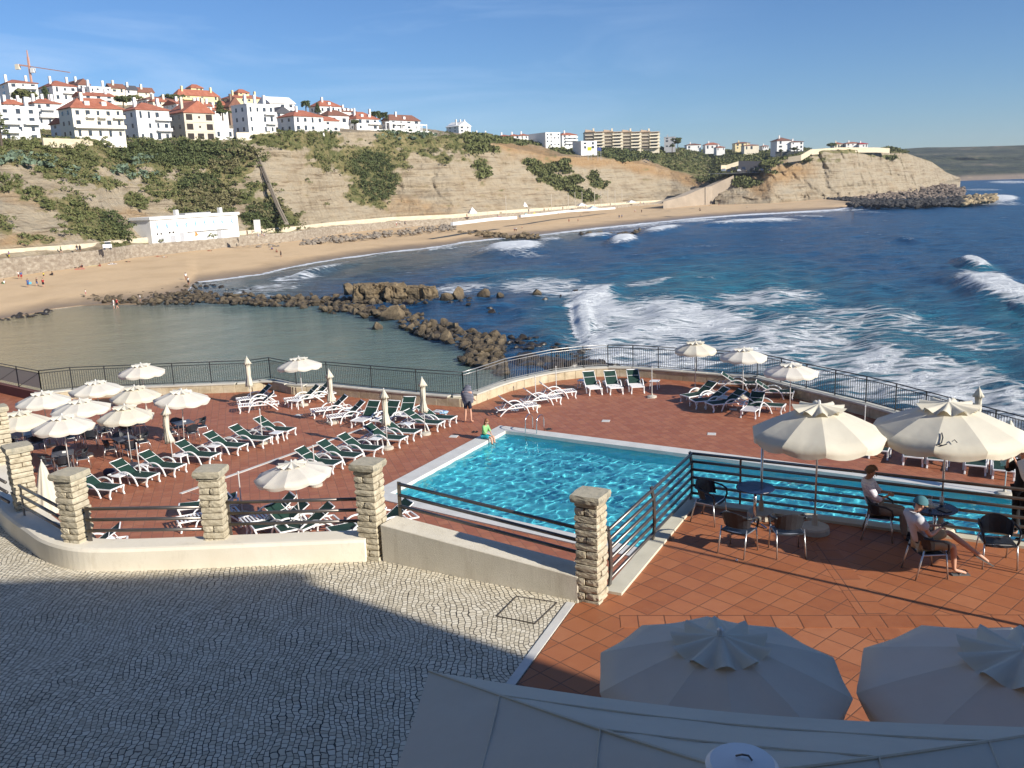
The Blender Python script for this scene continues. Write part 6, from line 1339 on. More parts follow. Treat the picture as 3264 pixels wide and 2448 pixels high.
# ---- boulders
def boulder_mesh(seed, flat=1., sub=3):
    rnd = random.Random(seed); bm = bmesh.new(); bmesh.ops.create_icosphere(bm, subdivisions=sub, radius=1)
    pl_ = [(Vector((rnd.gauss(0, 1), rnd.gauss(0, 1), rnd.gauss(0, .8))).normalized(), rnd.uniform(.46, .84)) for _ in range(17)]
    pts = np.array([v.co[:] for v in bm.verts]); n = fbm(pts*2.2+seed*7.3, 4, seed)-.5
    for v, k in zip(bm.verts, n):
        c = v.co.copy()
        for nn, d in pl_:
            q = c.dot(nn)
            if q > d: c -= nn*(q-d)*.92
        v.co = c*(1+k*.26); v.co.z *= .78*flat
    bmesh.ops.recalc_face_normals(bm, faces=bm.faces)
    return bm
def rockm(name, wet=1.):
    m = N(name); v = m.coord(); n = m.noise(v, .8, 8, .7); n2 = m.noise(v, 3.5, 6, .7); sep = m.n('SeparateXYZ'); m.l(m.n('NewGeometry').outputs['Position'], sep.inputs[0])
    dry = m.ramp(m.math('ADD', m.math('MULTIPLY', n, .6), m.math('MULTIPLY', n2, .4)), [(.33, (.075, .052, .028)), (.5, (.17, .125, .07)), (.66, (.28, .215, .13))])
    m.set(Base_Color=m.mixc(m.rng(m.math('ADD', sep.outputs[2], n), .6, 1.7, 0, 1), (.035, .026, .014), dry), Roughness=m.rng(sep.outputs[2], .2, 1.2, .45, .95)); m.bump(m.math('ADD', n, n2), .8, .25); return m.mat
RK = rockm('lagoon_rock'); BMs = [boulder_mesh(k, rf) for k, rf in zip(range(9), (1, .8, 1.1, .9, .7, 1, 1.2, .85, .95))]
BME = []
for k, b in enumerate(BMs): me = bpy.data.meshes.new('boulder'); b.to_mesh(me); me.materials.append(RK); BME.append(me)
rr_ = random.Random(21)
def block_mesh(seed, sx, sy, sz):
    rnd = random.Random(seed); bm = bmesh.new(); bmesh.ops.create_cube(bm, size=2); bmesh.ops.subdivide_edges(bm, edges=bm.edges, cuts=26, use_grid_fill=True); pts = np.array([v.co[:] for v in bm.verts])
    A_ = np.c_[pts[:, 0]*sx, pts[:, 1]*sy, pts[:, 2]*sz]; L_ = np.linalg.norm(pts, axis=1)[:, None]; rnd_ = pts/np.maximum(L_, 1e-6)*1.25; q = np.where(np.abs(pts).max(1)[:, None] > 0, pts*.62+rnd_*.38, pts)
    n1_ = fbm(A_*.9+seed*3, 5, seed)-.5; cr_ = np.clip(.07-np.abs(fbm(A_*np.array([.8, .8, .25])+seed, 3, seed+5)-.5), 0, 1)*4.5; st_ = (fbm(np.c_[A_[:, 0]*.1, A_[:, 1]*.1, A_[:, 2]*1.6]+seed, 3, seed+8)-.5)*.35
    tp = pts[:, 2] > .2; q = q*(1+n1_[:, None]*.42-cr_[:, None]+st_[:, None]*(1-.6*tp[:, None]))*np.array([sx, sy, sz])
    for v, c in zip(bm.verts, q): v.co = c
    bmesh.ops.recalc_face_normals(bm, faces=bm.faces); me = bpy.data.meshes.new('boulder'); bm.to_mesh(me); bm.free(); me.materials.append(RK); return me
def boulder(q, sz, label, rz=None, sc=(1, 1, 1), zoff=.2, grp='boulders of the lagoon breakwater', k=None):
    p = P(V(*q), .2); o = bpy.data.objects.new('boulder', BME[rr_.randrange(9) if k is None else k]); COL.objects.link(o)
    o.location = (p.x, p.y, zoff*sz); o.rotation_euler = (rr_.uniform(-.9, .9) if zoff < .6 else 0, rr_.uniform(-.6, .6) if zoff < .6 else 0, rr_.uniform(0, 6.28) if rz is None else rz); o.scale = [sz*a for a in sc]; tag(o, label, 'rock', grp); return o
# the two large blocks
BME += [block_mesh(3, 3.0, 2.6, 1.9), block_mesh(9, 2.1, 2.2, 1.8), block_mesh(14, 3.6, 2.2, 1.5)]
boulder((803, 647), 1., 'large flat topped rock block rising behind the middle of the breakwater', .1, (1, 1, 1), 1.0, k=9)
boulder((852, 646), 1., 'squared rock joined to the right end of the large flat topped block', .4, (1, 1, 1.05), 1.0, k=10)
boulder((895, 644), 1., 'large sloping rock beside the flat topped block, tapering to the right', -.2, (1, 1, 1), .7, k=11)
boulder((752, 633), 1.7, 'upright rock at the left end of the large block', None, (1, .8, 1), .4); boulder((850, 690), 2.4, 'pointed grey boulder in the centre of the breakwater bend', None, (1, 1, .9), .3)
boulder((932, 634), 1.5, 'round rock just right of the large sloping rock'); boulder((815, 708), 1.1, 'small rock standing alone in the lagoon below the bend'); boulder((965, 645), 1.6, 'boulder in the surf right of the large blocks'); boulder((990, 643), 2.2, 'broad brown boulder in the surf, largest of the surf group', None, (1.2, .8, .8)); boulder((1045, 638), 1.6, 'low pointed rock in the surf'); boulder((1160, 636), 1.2, 'small dark rock alone in white water'); boulder((1080, 640), .9, 'flat rock awash in surf'); boulder((655, 664), .9, 'small rock alone at the inner edge of the breakwater')
segs = [ # centre line with half width, number, sizes, label
 ([(150, 626), (200, 636), (260, 640)], 8, 40, (.45, .95), 'rounded brown boulder between the sand and the lagoon'),
 ([(260, 640), (330, 640), (400, 638), (440, 633)], 18, 85, (.5, 1.05), 'brown boulder in the broad beach end of the breakwater'),
 ([(440, 638), (520, 646), (600, 650), (670, 650)], 10, 55, (.55, 1.15), 'weathered boulder in the narrow middle of the breakwater'),
 ([(670, 650), (740, 662), (810, 668), (870, 676)], 17, 60, (.6, 1.3), 'brown boulder at the breakwater bend below the large blocks'),
 ([(860, 682), (900, 695), (950, 712), (1000, 730), (1050, 745), (1085, 748)], 21, 84, (.5, 1.15), 'wet brown boulder in the outer arm of the breakwater'),
 ([(1010, 760), (1040, 775), (1080, 785)], 16, 34, (.45, .9), 'dark boulder beside the corner of the pool deck railing')]
for pts, hw, n, (s0, s1), l_ in segs:
    L_ = len(pts)-1
    for i in range(n):
        t = (i+rr_.random())/n*L_; k = min(int(t), L_-1); f_ = t-k; x = pts[k][0]*(1-f_)+pts[k+1][0]*f_; y = pts[k][1]*(1-f_)+pts[k+1][1]*f_+rr_.uniform(-hw, hw)
        boulder((x+rr_.uniform(-6, 6), y), rr_.uniform(s0, s1)*(.8+.2*(y-600)/100), l_, None, (1, rr_.uniform(.6, 1), rr_.uniform(.5, .95)), rr_.uniform(.05, .5))
def scatter(name, polys, label, mat, low=1, kind='stuff', cat='rocks'):
    mb_v = []; mb_f = []; n0 = 0; protos_ = [boulder_mesh(40+k, .9, 2 if low else 3) for k in range(5)]; arr = [(np.array([v.co[:] for v in b.verts]), [tuple(v.index for v in f.verts) for f in b.faces]) for b in protos_]
    for pts, hw, n, (s0, s1), z in polys:
        L_ = len(pts)-1
        for i in range(n):
            t = rr_.random()*L_; k = min(int(t), L_-1); f_ = t-k; x = pts[k][0]*(1-f_)+pts[k+1][0]*f_; y = pts[k][1]*(1-f_)+pts[k+1][1]*f_+rr_.uniform(-hw, hw); p = P(V(x, y), z); s_ = rr_.uniform(s0, s1); va, fa = arr[rr_.randrange(5)]
            a = rr_.uniform(0, 6.28); c, s2 = math.cos(a), math.sin(a); q = va*s_*np.array([1, rr_.uniform(.7, 1.1), rr_.uniform(.6, 1.)]); q = np.c_[q[:, 0]*c-q[:, 1]*s2+p.x, q[:, 0]*s2+q[:, 1]*c+p.y, q[:, 2]+p.z+rr_.uniform(-.2, .4)*s_]
            mb_v.append(q); mb_f += [tuple(n0+j for j in f) for f in fa]; n0 += len(q)
    me = bpy.data.meshes.new(name); me.from_pydata(np.concatenate(mb_v).tolist(), [], mb_f); me.materials.append(mat); o = bpy.data.objects.new(name, me); COL.objects.link(o); return tag(o, label, cat, None, kind)
scatter('breakwater_rubble', [([(150, 634), (260, 645), (440, 643)], 12, 240, (.3, .9), .3), ([(440, 645), (670, 655), (870, 682)], 10, 260, (.4, 1.0), .1), ([(860, 690), (1000, 735), (1085, 752)], 17, 300, (.3, .9), .1), ([(700, 655), (930, 648)], 8, 80, (.5, 1.1), .0), ([(1000, 765), (1090, 790)], 20, 120, (.3, .9), .1)], 'smaller broken rocks filling the gaps of the breakwater', RK)
scatter('wet_reef', [([(400, 612), (470, 622), (560, 634)], 5, 50, (.3, .8), -.25), ([(1100, 740), (1160, 745), (1300, 780)], 14, 60, (.3, .9), -.15), ([(1120, 780), (1250, 800), (1330, 800)], 12, 120, (.5, 1.3), -.1), ([(1130, 663), (1250, 628), (1310, 628)], 3, 8, (.3, .9), -.1), ([(1840, 905), (1950, 925), (2212, 975)], 24, 160, (.3, .8), -.1), ([(0, 690), (60, 684), (110, 676)], 5, 50, (.3, .8), -.1), ([(870, 640), (990, 650), (1080, 672)], 8, 24, (.3, .8), -.1)], 'dark wet reef rocks just breaking the surface', simple('wet_black_rock', (.035, .028, .02), .4, .3, 1., .3, obj=False))
GRK = simple('grey_brown_rubble', (.23, .195, .155), .95, .35, .3, .3, obj=False)
scatter('riprap', [([(650, 523), (720, 517), (842, 504), (950, 494), (985, 490)], 6, 380, (.6, 1.3), 2.2), ([(520, 533), (560, 532), (610, 528)], 4, 90, (.5, 1.1), 2.2)], 'grey rubble heaped along the foot of the sea wall', GRK)
scatter('dark_rocks', [([(985, 502), (1040, 506), (1100, 510), (1160, 512)], 4, 110, (.8, 1.8), .7), ([(1250, 506), (1330, 508), (1400, 502)], 3, 50, (.7, 1.5), .0), ([(1380, 500), (1470, 497)], 1.2, 20, (.7, 1.3), .0)], 'dark rocks on the wet sand and in the shore break', rockm('dark_shore_rock'))
DRK = simple('black_armour_stone', (.045, .042, .04), .9, .5, .12, .3, obj=False)
scatter('far_breakwater', [([(1830, 437), (1920, 440), (2060, 437), (2100, 433)], 6.5, 1100, (1.1, 2.5), 1.5), ([(1712, 425), (1780, 428), (1850, 433)], 3.5, 300, (1.0, 2.), 1.8)], 'long dark breakwater of piled blocks below the headland', DRK)
scatter('breakwater_head', [([(2080, 433), (2120, 430), (2150, 427)], 7, 220, (1.2, 2.6), 2.)], 'tan coloured rock head of the far breakwater', simple('tan_armour_stone', (.34, .26, .15), .9, .4, .15, .3, obj=False))
scatter('headland_scree', [([(1800, 424), (1900, 420), (1980, 412), (2040, 410), (2085, 412)], 5, 500, (1., 2.6), 2.), ([(1960, 408), (2020, 404), (2060, 404)], 5, 120, (1.5, 4.), 3.), ([(1850, 429), (1960, 423), (2080, 420)], 6, 420, (1., 2.4), 1.2)], 'brown fallen rock at the foot of the headland cliff', simple('brown_scree', (.20, .155, .12), .95, .4, .15, .3, obj=False))

# ---- vegetation
LEAF = {}
def leafm(name, lo, mi, hi):
    m = N(name); v = m.coord(); n = m.noise(v, .5, 4, .6); n2 = m.noise(v, 3.2, 3, .7); m.set(Base_Color=m.ramp(m.math('ADD', m.math('MULTIPLY', n, .5), m.math('MULTIPLY', n2, .5)), [(.35, lo), (.5, mi), (.65, hi)]), Roughness=.8, Specular_IOR_Level=.2); return m.mat
LEAF['shrub'] = leafm('shrub_leaves', (.06, .075, .026), (.125, .14, .05), (.22, .205, .095)); LEAF['dark'] = leafm('dark_leaves', (.04, .058, .022), (.085, .105, .04), (.15, .16, .07)); LEAF['reed'] = leafm('reed_leaves', (.10, .095, .045), (.16, .145, .07), (.22, .20, .10)); LEAF['agave'] = leafm('agave_leaves', (.09, .13, .09), (.14, .19, .13), (.2, .26, .18))
BARK = simple('tree_bark', (.10, .075, .055), .9, .2, 3., .4)
def leaves(centres, radii, per, size, rnd, flat=.75):
    """leaf quads in the outer shells of many clumps"""
    V_ = []; 
    for (c, r) in zip(centres, radii):
        d = rnd.normal(size=(per, 3)); d /= np.linalg.norm(d, axis=1)[:, None]; d[:, 2] = np.abs(d[:, 2])*.9-.15; rad = r*(.45+.6*rnd.random(per)**.6)
        p = np.asarray(c)+d*rad[:, None]*np.array([1, 1, flat]); t = rnd.normal(size=(per, 3)); t /= np.linalg.norm(t, axis=1)[:, None]; b = np.cross(t, d+.5*rnd.normal(size=(per, 3))); b /= np.linalg.norm(b, axis=1)[:, None]+1e-9; s_ = size*(.6+.8*rnd.random(per))[:, None]
        V_.append(np.stack([p-t*s_, p-b*s_*.55, p+t*s_, p+b*s_*.55], 1).reshape(-1, 3))
    v = np.concatenate(V_); f = np.arange(len(v)).reshape(-1, 4); return v, f
def mesh_np(name, v, f, mat):
    me = bpy.data.meshes.new(name); me.vertices.add(len(v)); me.vertices.foreach_set('co', v.astype(np.float32).ravel()); me.loops.add(f.size); me.loops.foreach_set('vertex_index', f.astype(np.int32).ravel()); me.polygons.add(len(f)); me.polygons.foreach_set('loop_start', np.arange(0, f.size, f.shape[1], dtype=np.int32)); me.materials.append(mat); me.update(); o = bpy.data.objects.new(name, me); COL.objects.link(o); return o
rn = np.random.default_rng(12)
# shrubs on the cliff slopes
vg = cliff_attr(CG, cqx, cqy)['veg']*((cqx > -60) & (cqx < 1640)); steepok = (CG[:, 2] > 5.5)
def pick(mask, n):
    idx = np.flatnonzero(mask); return idx[rn.integers(0, len(idx), n)] if len(idx) else idx
def shrubs(name, mask, n, r0, r1, per, size, leaf, label):
    idx = pick(mask, n); C_ = CG[idx]+rn.normal(size=(len(idx), 3))*np.array([1.2, 1.2, .2]); rad_ = r0+(r1-r0)*rn.random(len(idx))**2; v, f = leaves(C_, rad_, per, size, rn); return tag(mesh_np(name, v, f, LEAF[leaf]), label, 'shrubs', None, 'stuff')
dark_m = ell(cqx, cqy, [(400, 330, 110, 26), (250, 480, 40, 26, 28), (800, 360, 45, 34), (812, 395, 40, 40), (560, 470, 60, 30), (300, 330, 60, 20), (430, 395, 40, 20)]) > .5
near_m = cqx < 1000
shrubs('cliff_shrubs', (vg > .42) & steepok & near_m & ~dark_m & (rn.random(len(cqx)) < .5), 2400, .7, 2.2, 34, .34, 'shrub', 'low green scrub scattered over the cliff slope')
shrubs('cliff_bushes', (vg > .55) & steepok & dark_m, 1500, .9, 3.0, 44, .36, 'dark', 'dense dark bushes filling the gullies of the cliff')
shrubs('cliff_reeds', (ell(cqx, cqy, [(445, 430, 50, 34), (480, 355, 30, 14), (575, 455, 30, 18), (520, 330, 40, 10)]) > .35) & steepok, 500, .8, 2.4, 40, .5, 'reed', 'pale reeds and dry grass on the cliff above the white building')
shrubs('plateau_scrub', (vg > .6) & (cqx >= 1000) & (cqx < 1640), 3000, 1.2, 3.6, 26, .8, 'shrub', 'green scrub covering the plateau and far slopes')
shrubs('plateau_bushes', (vg > .6) & (cqx >= 1240) & (cqx < 1640) & (cqy < 350), 500, 1.6, 4.5, 30, .9, 'dark', 'dark hedges and bushes among the far houses')
shrubs('agaves', (vg > .3) & steepok & near_m & (ell(cqx, cqy, [(50, 345, 60, 14), (160, 368, 40, 10, 20), (280, 372, 50, 12, 10), (300, 345, 30, 10), (760, 286, 60, 7), (870, 292, 70, 9), (1190, 380, 60, 9, 38)]) > .4), 260, .7, 1.5, 16, .75, 'agave', 'grey green agaves dotted on the slope')
hv = h_attr(HGm, hqx, hqy)['veg']; hi = pick((hv > .55) & ((hqx < 1740) | ((hqx > 1915) & (hqx < 1950))) & (HGm[:, 2] > 6) & (np.linalg.norm(HGm[:, :2], axis=1) < 1000), 2200); v, f = leaves(HGm[hi]+rn.normal(size=(len(hi), 3))*np.array([2, 2, .3]), 1.2+2.6*rn.random(len(hi))**2, 20, .9, rn); tag(mesh_np('headland_scrub', v, f, LEAF['shrub']), 'green scrub on top of the headland and round the car park', 'shrubs', None, 'stuff')
def tree(T, x, yb, yt, D, wpx, label, kind='round', leaf='dark'):
    D = D+(float(np.interp(T(x, yb)[0]/K, xl_, inn_d+setb))-296 if T in (z1, zh) else 0); B_ = PD(T(x, yb), D); h = PD(T(x, yt), D).z-B_.z; wd = wpx/2.765*D/F/2; e = empty('tree', B_, 0, label, 'tree', 'trees among the clifftop houses'); r2 = np.random.default_rng(int(x*7+yb))
    MB().tube([(0, 0, -2), (.1, .1, h*.4), (0, 0, h*.9)], [.35, .25, .08], 8).build('trunk', BARK, e)
    if kind == 'round': cs = [(r2.normal()*wd*.45, r2.normal()*wd*.45, h*(.45+.45*r2.random())) for _ in range(26)]; v, f = leaves(cs, [wd*.42]*26, 70, wd*.10+.12, r2)
    elif kind == 'cone': cs = [((1-k/40)*wd*.8*math.cos(k*2.4), (1-k/40)*wd*.8*math.sin(k*2.4), h*(.12+.86*k/40)) for k in range(40)]; v, f = leaves(cs, [max(.3, wd*.38*(1-k/46)) for k in range(40)], 50, wd*.08+.12, r2, .5)
    elif kind == 'norfolk':
        cs = []; rd = []
        for k in range(9):
            for j in range(7): a = j*.9+k; rr = wd*(1-k/10)*(.4+.6*((j*37) % 10)/10); cs.append((rr*math.cos(a), rr*math.sin(a), h*(.2+.78*k/9))); rd.append(.45)
        v, f = leaves(cs, rd, 24, .3, r2, .35)
    else:
        cs = []; vv_ = []; 
        for k in range(22):
            a = k*2.4; el = .9-1.5*(k/22)
            for t in np.linspace(.1, 1, 9):
                cs.append((wd*t*math.cos(a), wd*t*math.sin(a), h+wd*t*math.sin(el)-wd*.6*t*t))
        v, f = leaves(cs, [.28]*len(cs), 10, .42, r2)
    o = mesh_np('crown', v, f, LEAF[leaf]); o.parent = e; return e
tree(z1, 5, 720, 375, 285, 120, 'dark conifer cut by the left frame edge in front of the white villa', 'cone'); tree(z1, 195, 385, 310, 400, 190, 'round dark tree below the balcony of the upper left house', 'round', 'shrub'); tree(z1, 408, 395, 255, 400, 90, 'norfolk pine with tiered branches in front of the upper left houses', 'norfolk'); tree(z1, 1085, 420, 362, 390, 150, 'low rounded tree in the middle of the upper houses', 'round'); tree(z1, 1190, 395, 350, 410, 90, 'small rounded tree right of the low rounded one', 'round', 'shrub'); tree(z1, 1510, 395, 342, 430, 110, 'rounded tree left of the yellow mansion', 'round')
tree(z1, 1940, 480, 385, 340, 70, 'tiered pine between the two yellow mansions', 'norfolk'); tree(z1, 1960, 520, 470, 330, 90, 'bush like tree beside the small red roofed house', 'round'); tree(zh, 760, 470, 405, 380, 66, 'palm left of the red roofed upper house', 'palm'); tree(zh, 866, 505, 405, 370, 60, 'dark conifer before the red roofed upper house', 'cone'); tree(zh, 1370, 560, 500, 350, 90, 'palm behind the house with twin dormers', 'palm'); tree(zh, 1440, 560, 508, 350, 80, 'second palm, nearer the right end of the near row', 'palm'); tree(zh, 1190, 615, 560, 325, 60, 'small dark tree in front of the house with twin dormers', 'round')
tree(za, 1868, 475, 385, 700, 70, 'dark tree right of the grey end block', 'round'); tree(za, 1825, 480, 440, 690, 40, 'low tree by the grey end block', 'round'); tree(zb, 935, 398, 368, 880, 70, 'dark trees left of the houses behind the headland wall', 'round'); tree(zb, 690, 428, 395, 690, 50, 'small tree at the door of the white headland villa', 'round'); tree(zb, 600, 430, 408, 690, 30, 'shrub at the left corner of the headland villa', 'round')
# ---- cars, kiosk, umbrellas and small beach things
def car(p, rz, c, label, grp):
    e = empty('parked_car', p, rz, label, 'car', grp); bm_ = MB(); prof = [(-2.1, .35), (-2.1, .85), (-1.3, .95), (-.8, 1.42), (.6, 1.42), (1.2, .95), (2.0, .80), (2.1, .35)]
    vs = [(x, s_*.85*(.88 if z > 1.2 else 1), z) for s_ in (-1, 1) for x, z in prof]; n = 8; bm_.add(vs, [tuple(range(n)), tuple(range(2*n-1, n-1, -1))]+[(i, n+i, n+(i+1) % n, (i+1) % n) for i in range(n)]); bm_.build('body', c, e)
    g = MB(); g.box((-.1, 0, 1.2), (1.9, 1.56, .32)); g.build('window', MT['win'], e)
    for x in (-1.3, 1.3):
        for y in (-.8, .8): MB().lathe([(.32, -.1), (.32, .1)], (0, 0, 0), 12).xf(Matrix.Translation((x, y, .32)) @ Matrix.Rotation(math.pi/2, 4, 'X')).build('wheel', MT['wicker'], e)
CC = [simple('silver_car_paint', (.45, .46, .48), .25, .02, 1., metal=.4), simple('dark_blue_car_paint', (.02, .03, .06), .25), simple('white_car_paint', (.7, .7, .7), .3), simple('black_car_paint', (.02, .02, .022), .25)]
cl_ = ['silver', 'dark blue', 'white', 'black']; cpz = PD(zb(400, 560), 640).z
A0_, B0_ = PD(zb(212, 555), 628), PD(zb(540, 568), 650)
pk = MB(); pk.add([(A0_.x-6, A0_.y-14, cpz-.4), (B0_.x+6, B0_.y-16, cpz-.4), (B0_.x+6, B0_.y+22, cpz+.3), (A0_.x-6, A0_.y+22, cpz+.3)], [(0, 1, 2, 3)]); tag(pk.build('car_park', simple('car_park_asphalt', (.10, .095, .09), .95, .15, .4, obj=False)), kind='structure')
for k, (x, y, c) in enumerate([(222, 556, 0), (252, 560, 1), (285, 548, 3), (325, 556, 2), (350, 546, 1), (380, 560, 3), (412, 548, 3), (440, 562, 0), (470, 552, 1), (505, 560, 3), (525, 553, 3)]):
    p = P(zb(x, y), cpz); car(p, 1.2+.2*(k % 3), CC[c], cl_[c]+' car in the headland car park, '+['leftmost', 'second from left', 'third from left', 'fourth from left', 'fifth from left', 'in the middle', 'fifth from right', 'fourth from right', 'third from right', 'second from right', 'rightmost'][k], 'cars in the headland car park')
for k, (x, y, c) in enumerate([(20, 500, 2), (60, 504, 3), (95, 506, 0), (125, 510, 0)]):
    p = PD(zb(x, y), 640); zz = ground_z(p.x, p.y); car(VX(p.x, p.y, zz+.8), .3*k, CC[c], cl_[c]+' car in the bushes left of the car park, '+['leftmost', 'second', 'third', 'rightmost'][k]+' of four', 'cars left of the car park')
tw = simple('white_tent_cloth', (.75, .74, .72), .9)
def tent(q, z, w_, h_, mt_, label, cat='beach tent', name='beach_tent'):
    p = P(q, z); e = empty(name, p, .3, label, cat); mb = MB(); mb.add([(-w_/2, -w_/2, h_*.5), (w_/2, -w_/2, h_*.5), (w_/2, w_/2, h_*.5), (-w_/2, w_/2, h_*.5), (0, 0, h_), (-w_/2, -w_/2, h_*.42), (w_/2, -w_/2, h_*.42), (w_/2, w_/2, h_*.42), (-w_/2, w_/2, h_*.42)], [(0, 1, 4), (1, 2, 4), (2, 3, 4), (3, 0, 4), (0, 5, 6, 1), (1, 6, 7, 2), (2, 7, 8, 3), (3, 8, 5, 0)]); mb.build('cover', mt_, e)
    for x in (-1, 1):
        for y in (-1, 1): MB().tube([(x*w_*.47, y*w_*.47, 0), (x*w_*.47, y*w_*.47, h_*.45)], .06, 6).build('pole', MT['alu'] if 'alu' in MT else tw, e)
tent(za(262, 1020), 4.5, 3.6, 5., tw, 'white cone tent with dark opening on the promenade above the rocks'); tent(za(672, 962), 4.8, 2.6, 4.8, tw, 'small white pointed tent at the promenade edge'); tent(za(1115, 942), 4.4, 5., 3., tw, 'wide white tent on the far promenade'); tent(za(1205, 962), 3., 5., 2.6, simple('pale_blue_tent', (.5, .58, .66), .9), 'pale rounded shelter below the far promenade'); tent(za(1505, 912), 3.8, 5., 2.6, tw, 'last white tent at the end of the promenade')
tent(za(745, 1003), 2.2, 3., 1.9, simple('yellow_shade', (.62, .52, .08), .9), 'yellow beach shade on the sand below the tents'); tent(za(680, 1022), 2.0, 3.4, 2.6, simple('teal_white_shade', (.35, .52, .50), .9), 'teal and white beach umbrella on the sand'); tent(za(470, 1032), 2.2, 4., 1.6, simple('pink_shade', (.55, .2, .3), .9), 'pink and white awning by the promenade wall')
wall_line(za, [(110, 1060), (430, 1022), (610, 1012)], [318, 355, 372], .3, MT['hw'], 'whitewashed stretch of the promenade wall by the kiosk', down=.8, th=1.)
wall_line(za, [(640, 1000), (800, 985), (1000, 962), (1380, 938)], [392, 405, 440, 500], .15, MT['hw'], 'whitewashed far stretch of the promenade wall', down=.8, th=1.)
# ramp road up to the car park with its retaining wall
rp0 = [PD(za(1720, 905), 560), PD(za(1900, 855), 585), PD(za(2050, 790), 600), PD(zb(120, 660), 612), PD(zb(270, 590), 622)]
mb = MB(); mb2 = MB()
for a, b in zip(rp0, rp0[1:]):
    d = (b-a); d.z = 0; d.normalize(); nn = Vector((-d.y, d.x, 0)); mb.add([a-nn*3, b-nn*3, b+nn*6, a+nn*6], [(0, 1, 2, 3)])
    mb2.add([a-nn*3+VX(0, 0, .9), b-nn*3+VX(0, 0, .9), b-nn*3.2-VX(0, 0, b.z+1), a-nn*3.2-VX(0, 0, a.z+1), a-nn*2.4+VX(0, 0, .9), b-nn*2.4+VX(0, 0, .9), b-nn*2.4, a-nn*2.4], [(3, 2, 1, 0), (0, 1, 5, 4), (4, 5, 6, 7)])
tag(mb.build('ramp_road', MT['road'] if 'road' in MT else simple('ramp_concrete', (.46, .38, .28), .95, .1, .3, obj=False)), kind='structure')
tag(mb2.build('retaining_wall', simple('pinkish_retaining_wall', (.34, .28, .215), .95, .15, .12, .3, obj=False)), 'tall sloping retaining wall under the road up to the car park', 'wall')
# posts along the far promenade, signs
for k, (x, y0, y1) in enumerate([(525, 975, 890), (880, 945, 880), (1012, 940, 865), (1065, 925, 862), (1120, 920, 855), (1218, 910, 848), (1268, 910, 850), (1322, 900, 845), (1378, 900, 850), (1432, 895, 855)]):
    p = P(za(x, y0+18), 4.5); o = MB().tube([(0, 0, -.5), (0, 0, 9.0)], .16, 6).build('fence_post', simple('pale_post', (.55, .5, .42), .8) if k == 0 else bpy.data.materials['pale_post']); o.location = p; o['group'] = 'rockfall fence posts'; tag(o, 'tall thin pale post, %s of ten at the foot of the far cliff' % ['leftmost', 'second', 'third', 'fourth', 'fifth', 'sixth', 'seventh', 'eighth', 'ninth', 'rightmost'][k], 'post')
for k, (T_, x, y, w_, h_, z, l_) in enumerate([(zc, 145, 215, .9, 2.4, 8., 'white notice board on the slope above the promenade at far left'), (zh, 338, 1530, .9, 3.0, 8., 'small white sign on the slope right of the white building')]):
    p = PD(T_(x, y+30), 262 if k == 0 else 288); e = empty('notice_board', p, 0, l_, 'sign'); MB().box((0, 0, 2.3), (w_*2.2, .2, h_*1.2)).build('board', MT['hw'], e); MB().tube([(0, 0, -1), (0, 0, 2)], .1, 6).build('post', MT['hg'], e)
for (T_, x, y, c, l_) in [(za, 1178, 512, (.60, .62, .03), 'bright yellow billboard on the plateau in front of the apartments'), (za, 1255, 515, (.05, .08, .25), 'dark blue billboard right of the yellow one')]:
    p = PD(T_(x, y+14), 560); e = empty('billboard', p, 0, l_, 'billboard'); MB().box((0, 0, 3.6), (2.4, .3, 2.)).build('panel', simple(l_[:12]+'panel', c, .6), e); [MB().tube([(s_*.9, .2, -3), (s_*.9, .2, 3)], .12, 6).build('post', MT['hg'], e) for s_ in (-1, 1)]
# promenade cart
p = P(zc(842, 236), 6.4); e = empty('service_cart', p, .5, 'small white service cart parked on the promenade', 'cart'); MB().box((0, 0, .9), (2.2, 1.3, 1.0)).build('body', MT['hw'], e, bevel=.1); MB().box((.2, 0, 2.0), (1.5, 1.3, .12)).build('roof', MT['hw'], e); MB().box((.2, 0, 1.6), (1.3, 1.1, .6)).build('cab', MT['win'], e)
for x in (-.7, .7):
    for y in (-.6, .6): MB().lathe([(.3, -.08), (.3, .08)], (0, 0, 0), 10).xf(Matrix.Translation((x, y, .3)) @ Matrix.Rotation(math.pi/2, 4, 'X')).build('wheel', MT['hd'], e)
# towels
for (q_, z, c, l_) in [(zc(625, 395), 2.45, (.62, .06, .08), 'red towel spread by the sea wall'), (zc(730, 372), 2.5, (.7, .6, .3), 'pale yellow towel by the sea wall'), (zc(880, 355), 2.5, (.75, .75, .75), 'white towel by the sea wall'), (zc(243, 540), 1.3, (.1, .4, .55), 'pale blue bag carried beside a walker on the sand')]:
    p = P(q_, z); d_ = (co_b[:, 0]-p.x)**2+(co_b[:, 1]-p.y)**2; p.z = co_b[np.argmin(d_), 2]; mb = MB(); mb.box((0, 0, .06), (2.2, 1.4, .05)) if 'towel' in l_ else mb.box((0, 0, .5), (.5, .3, .5)); o = mb.build('towel' if 'towel' in l_ else 'bag', simple(l_[:14], c, .9), bevel=.015); o.location = p; o.rotation_euler = (0, 0, .5); tag(o, l_, 'towel' if 'towel' in l_ else 'bag')
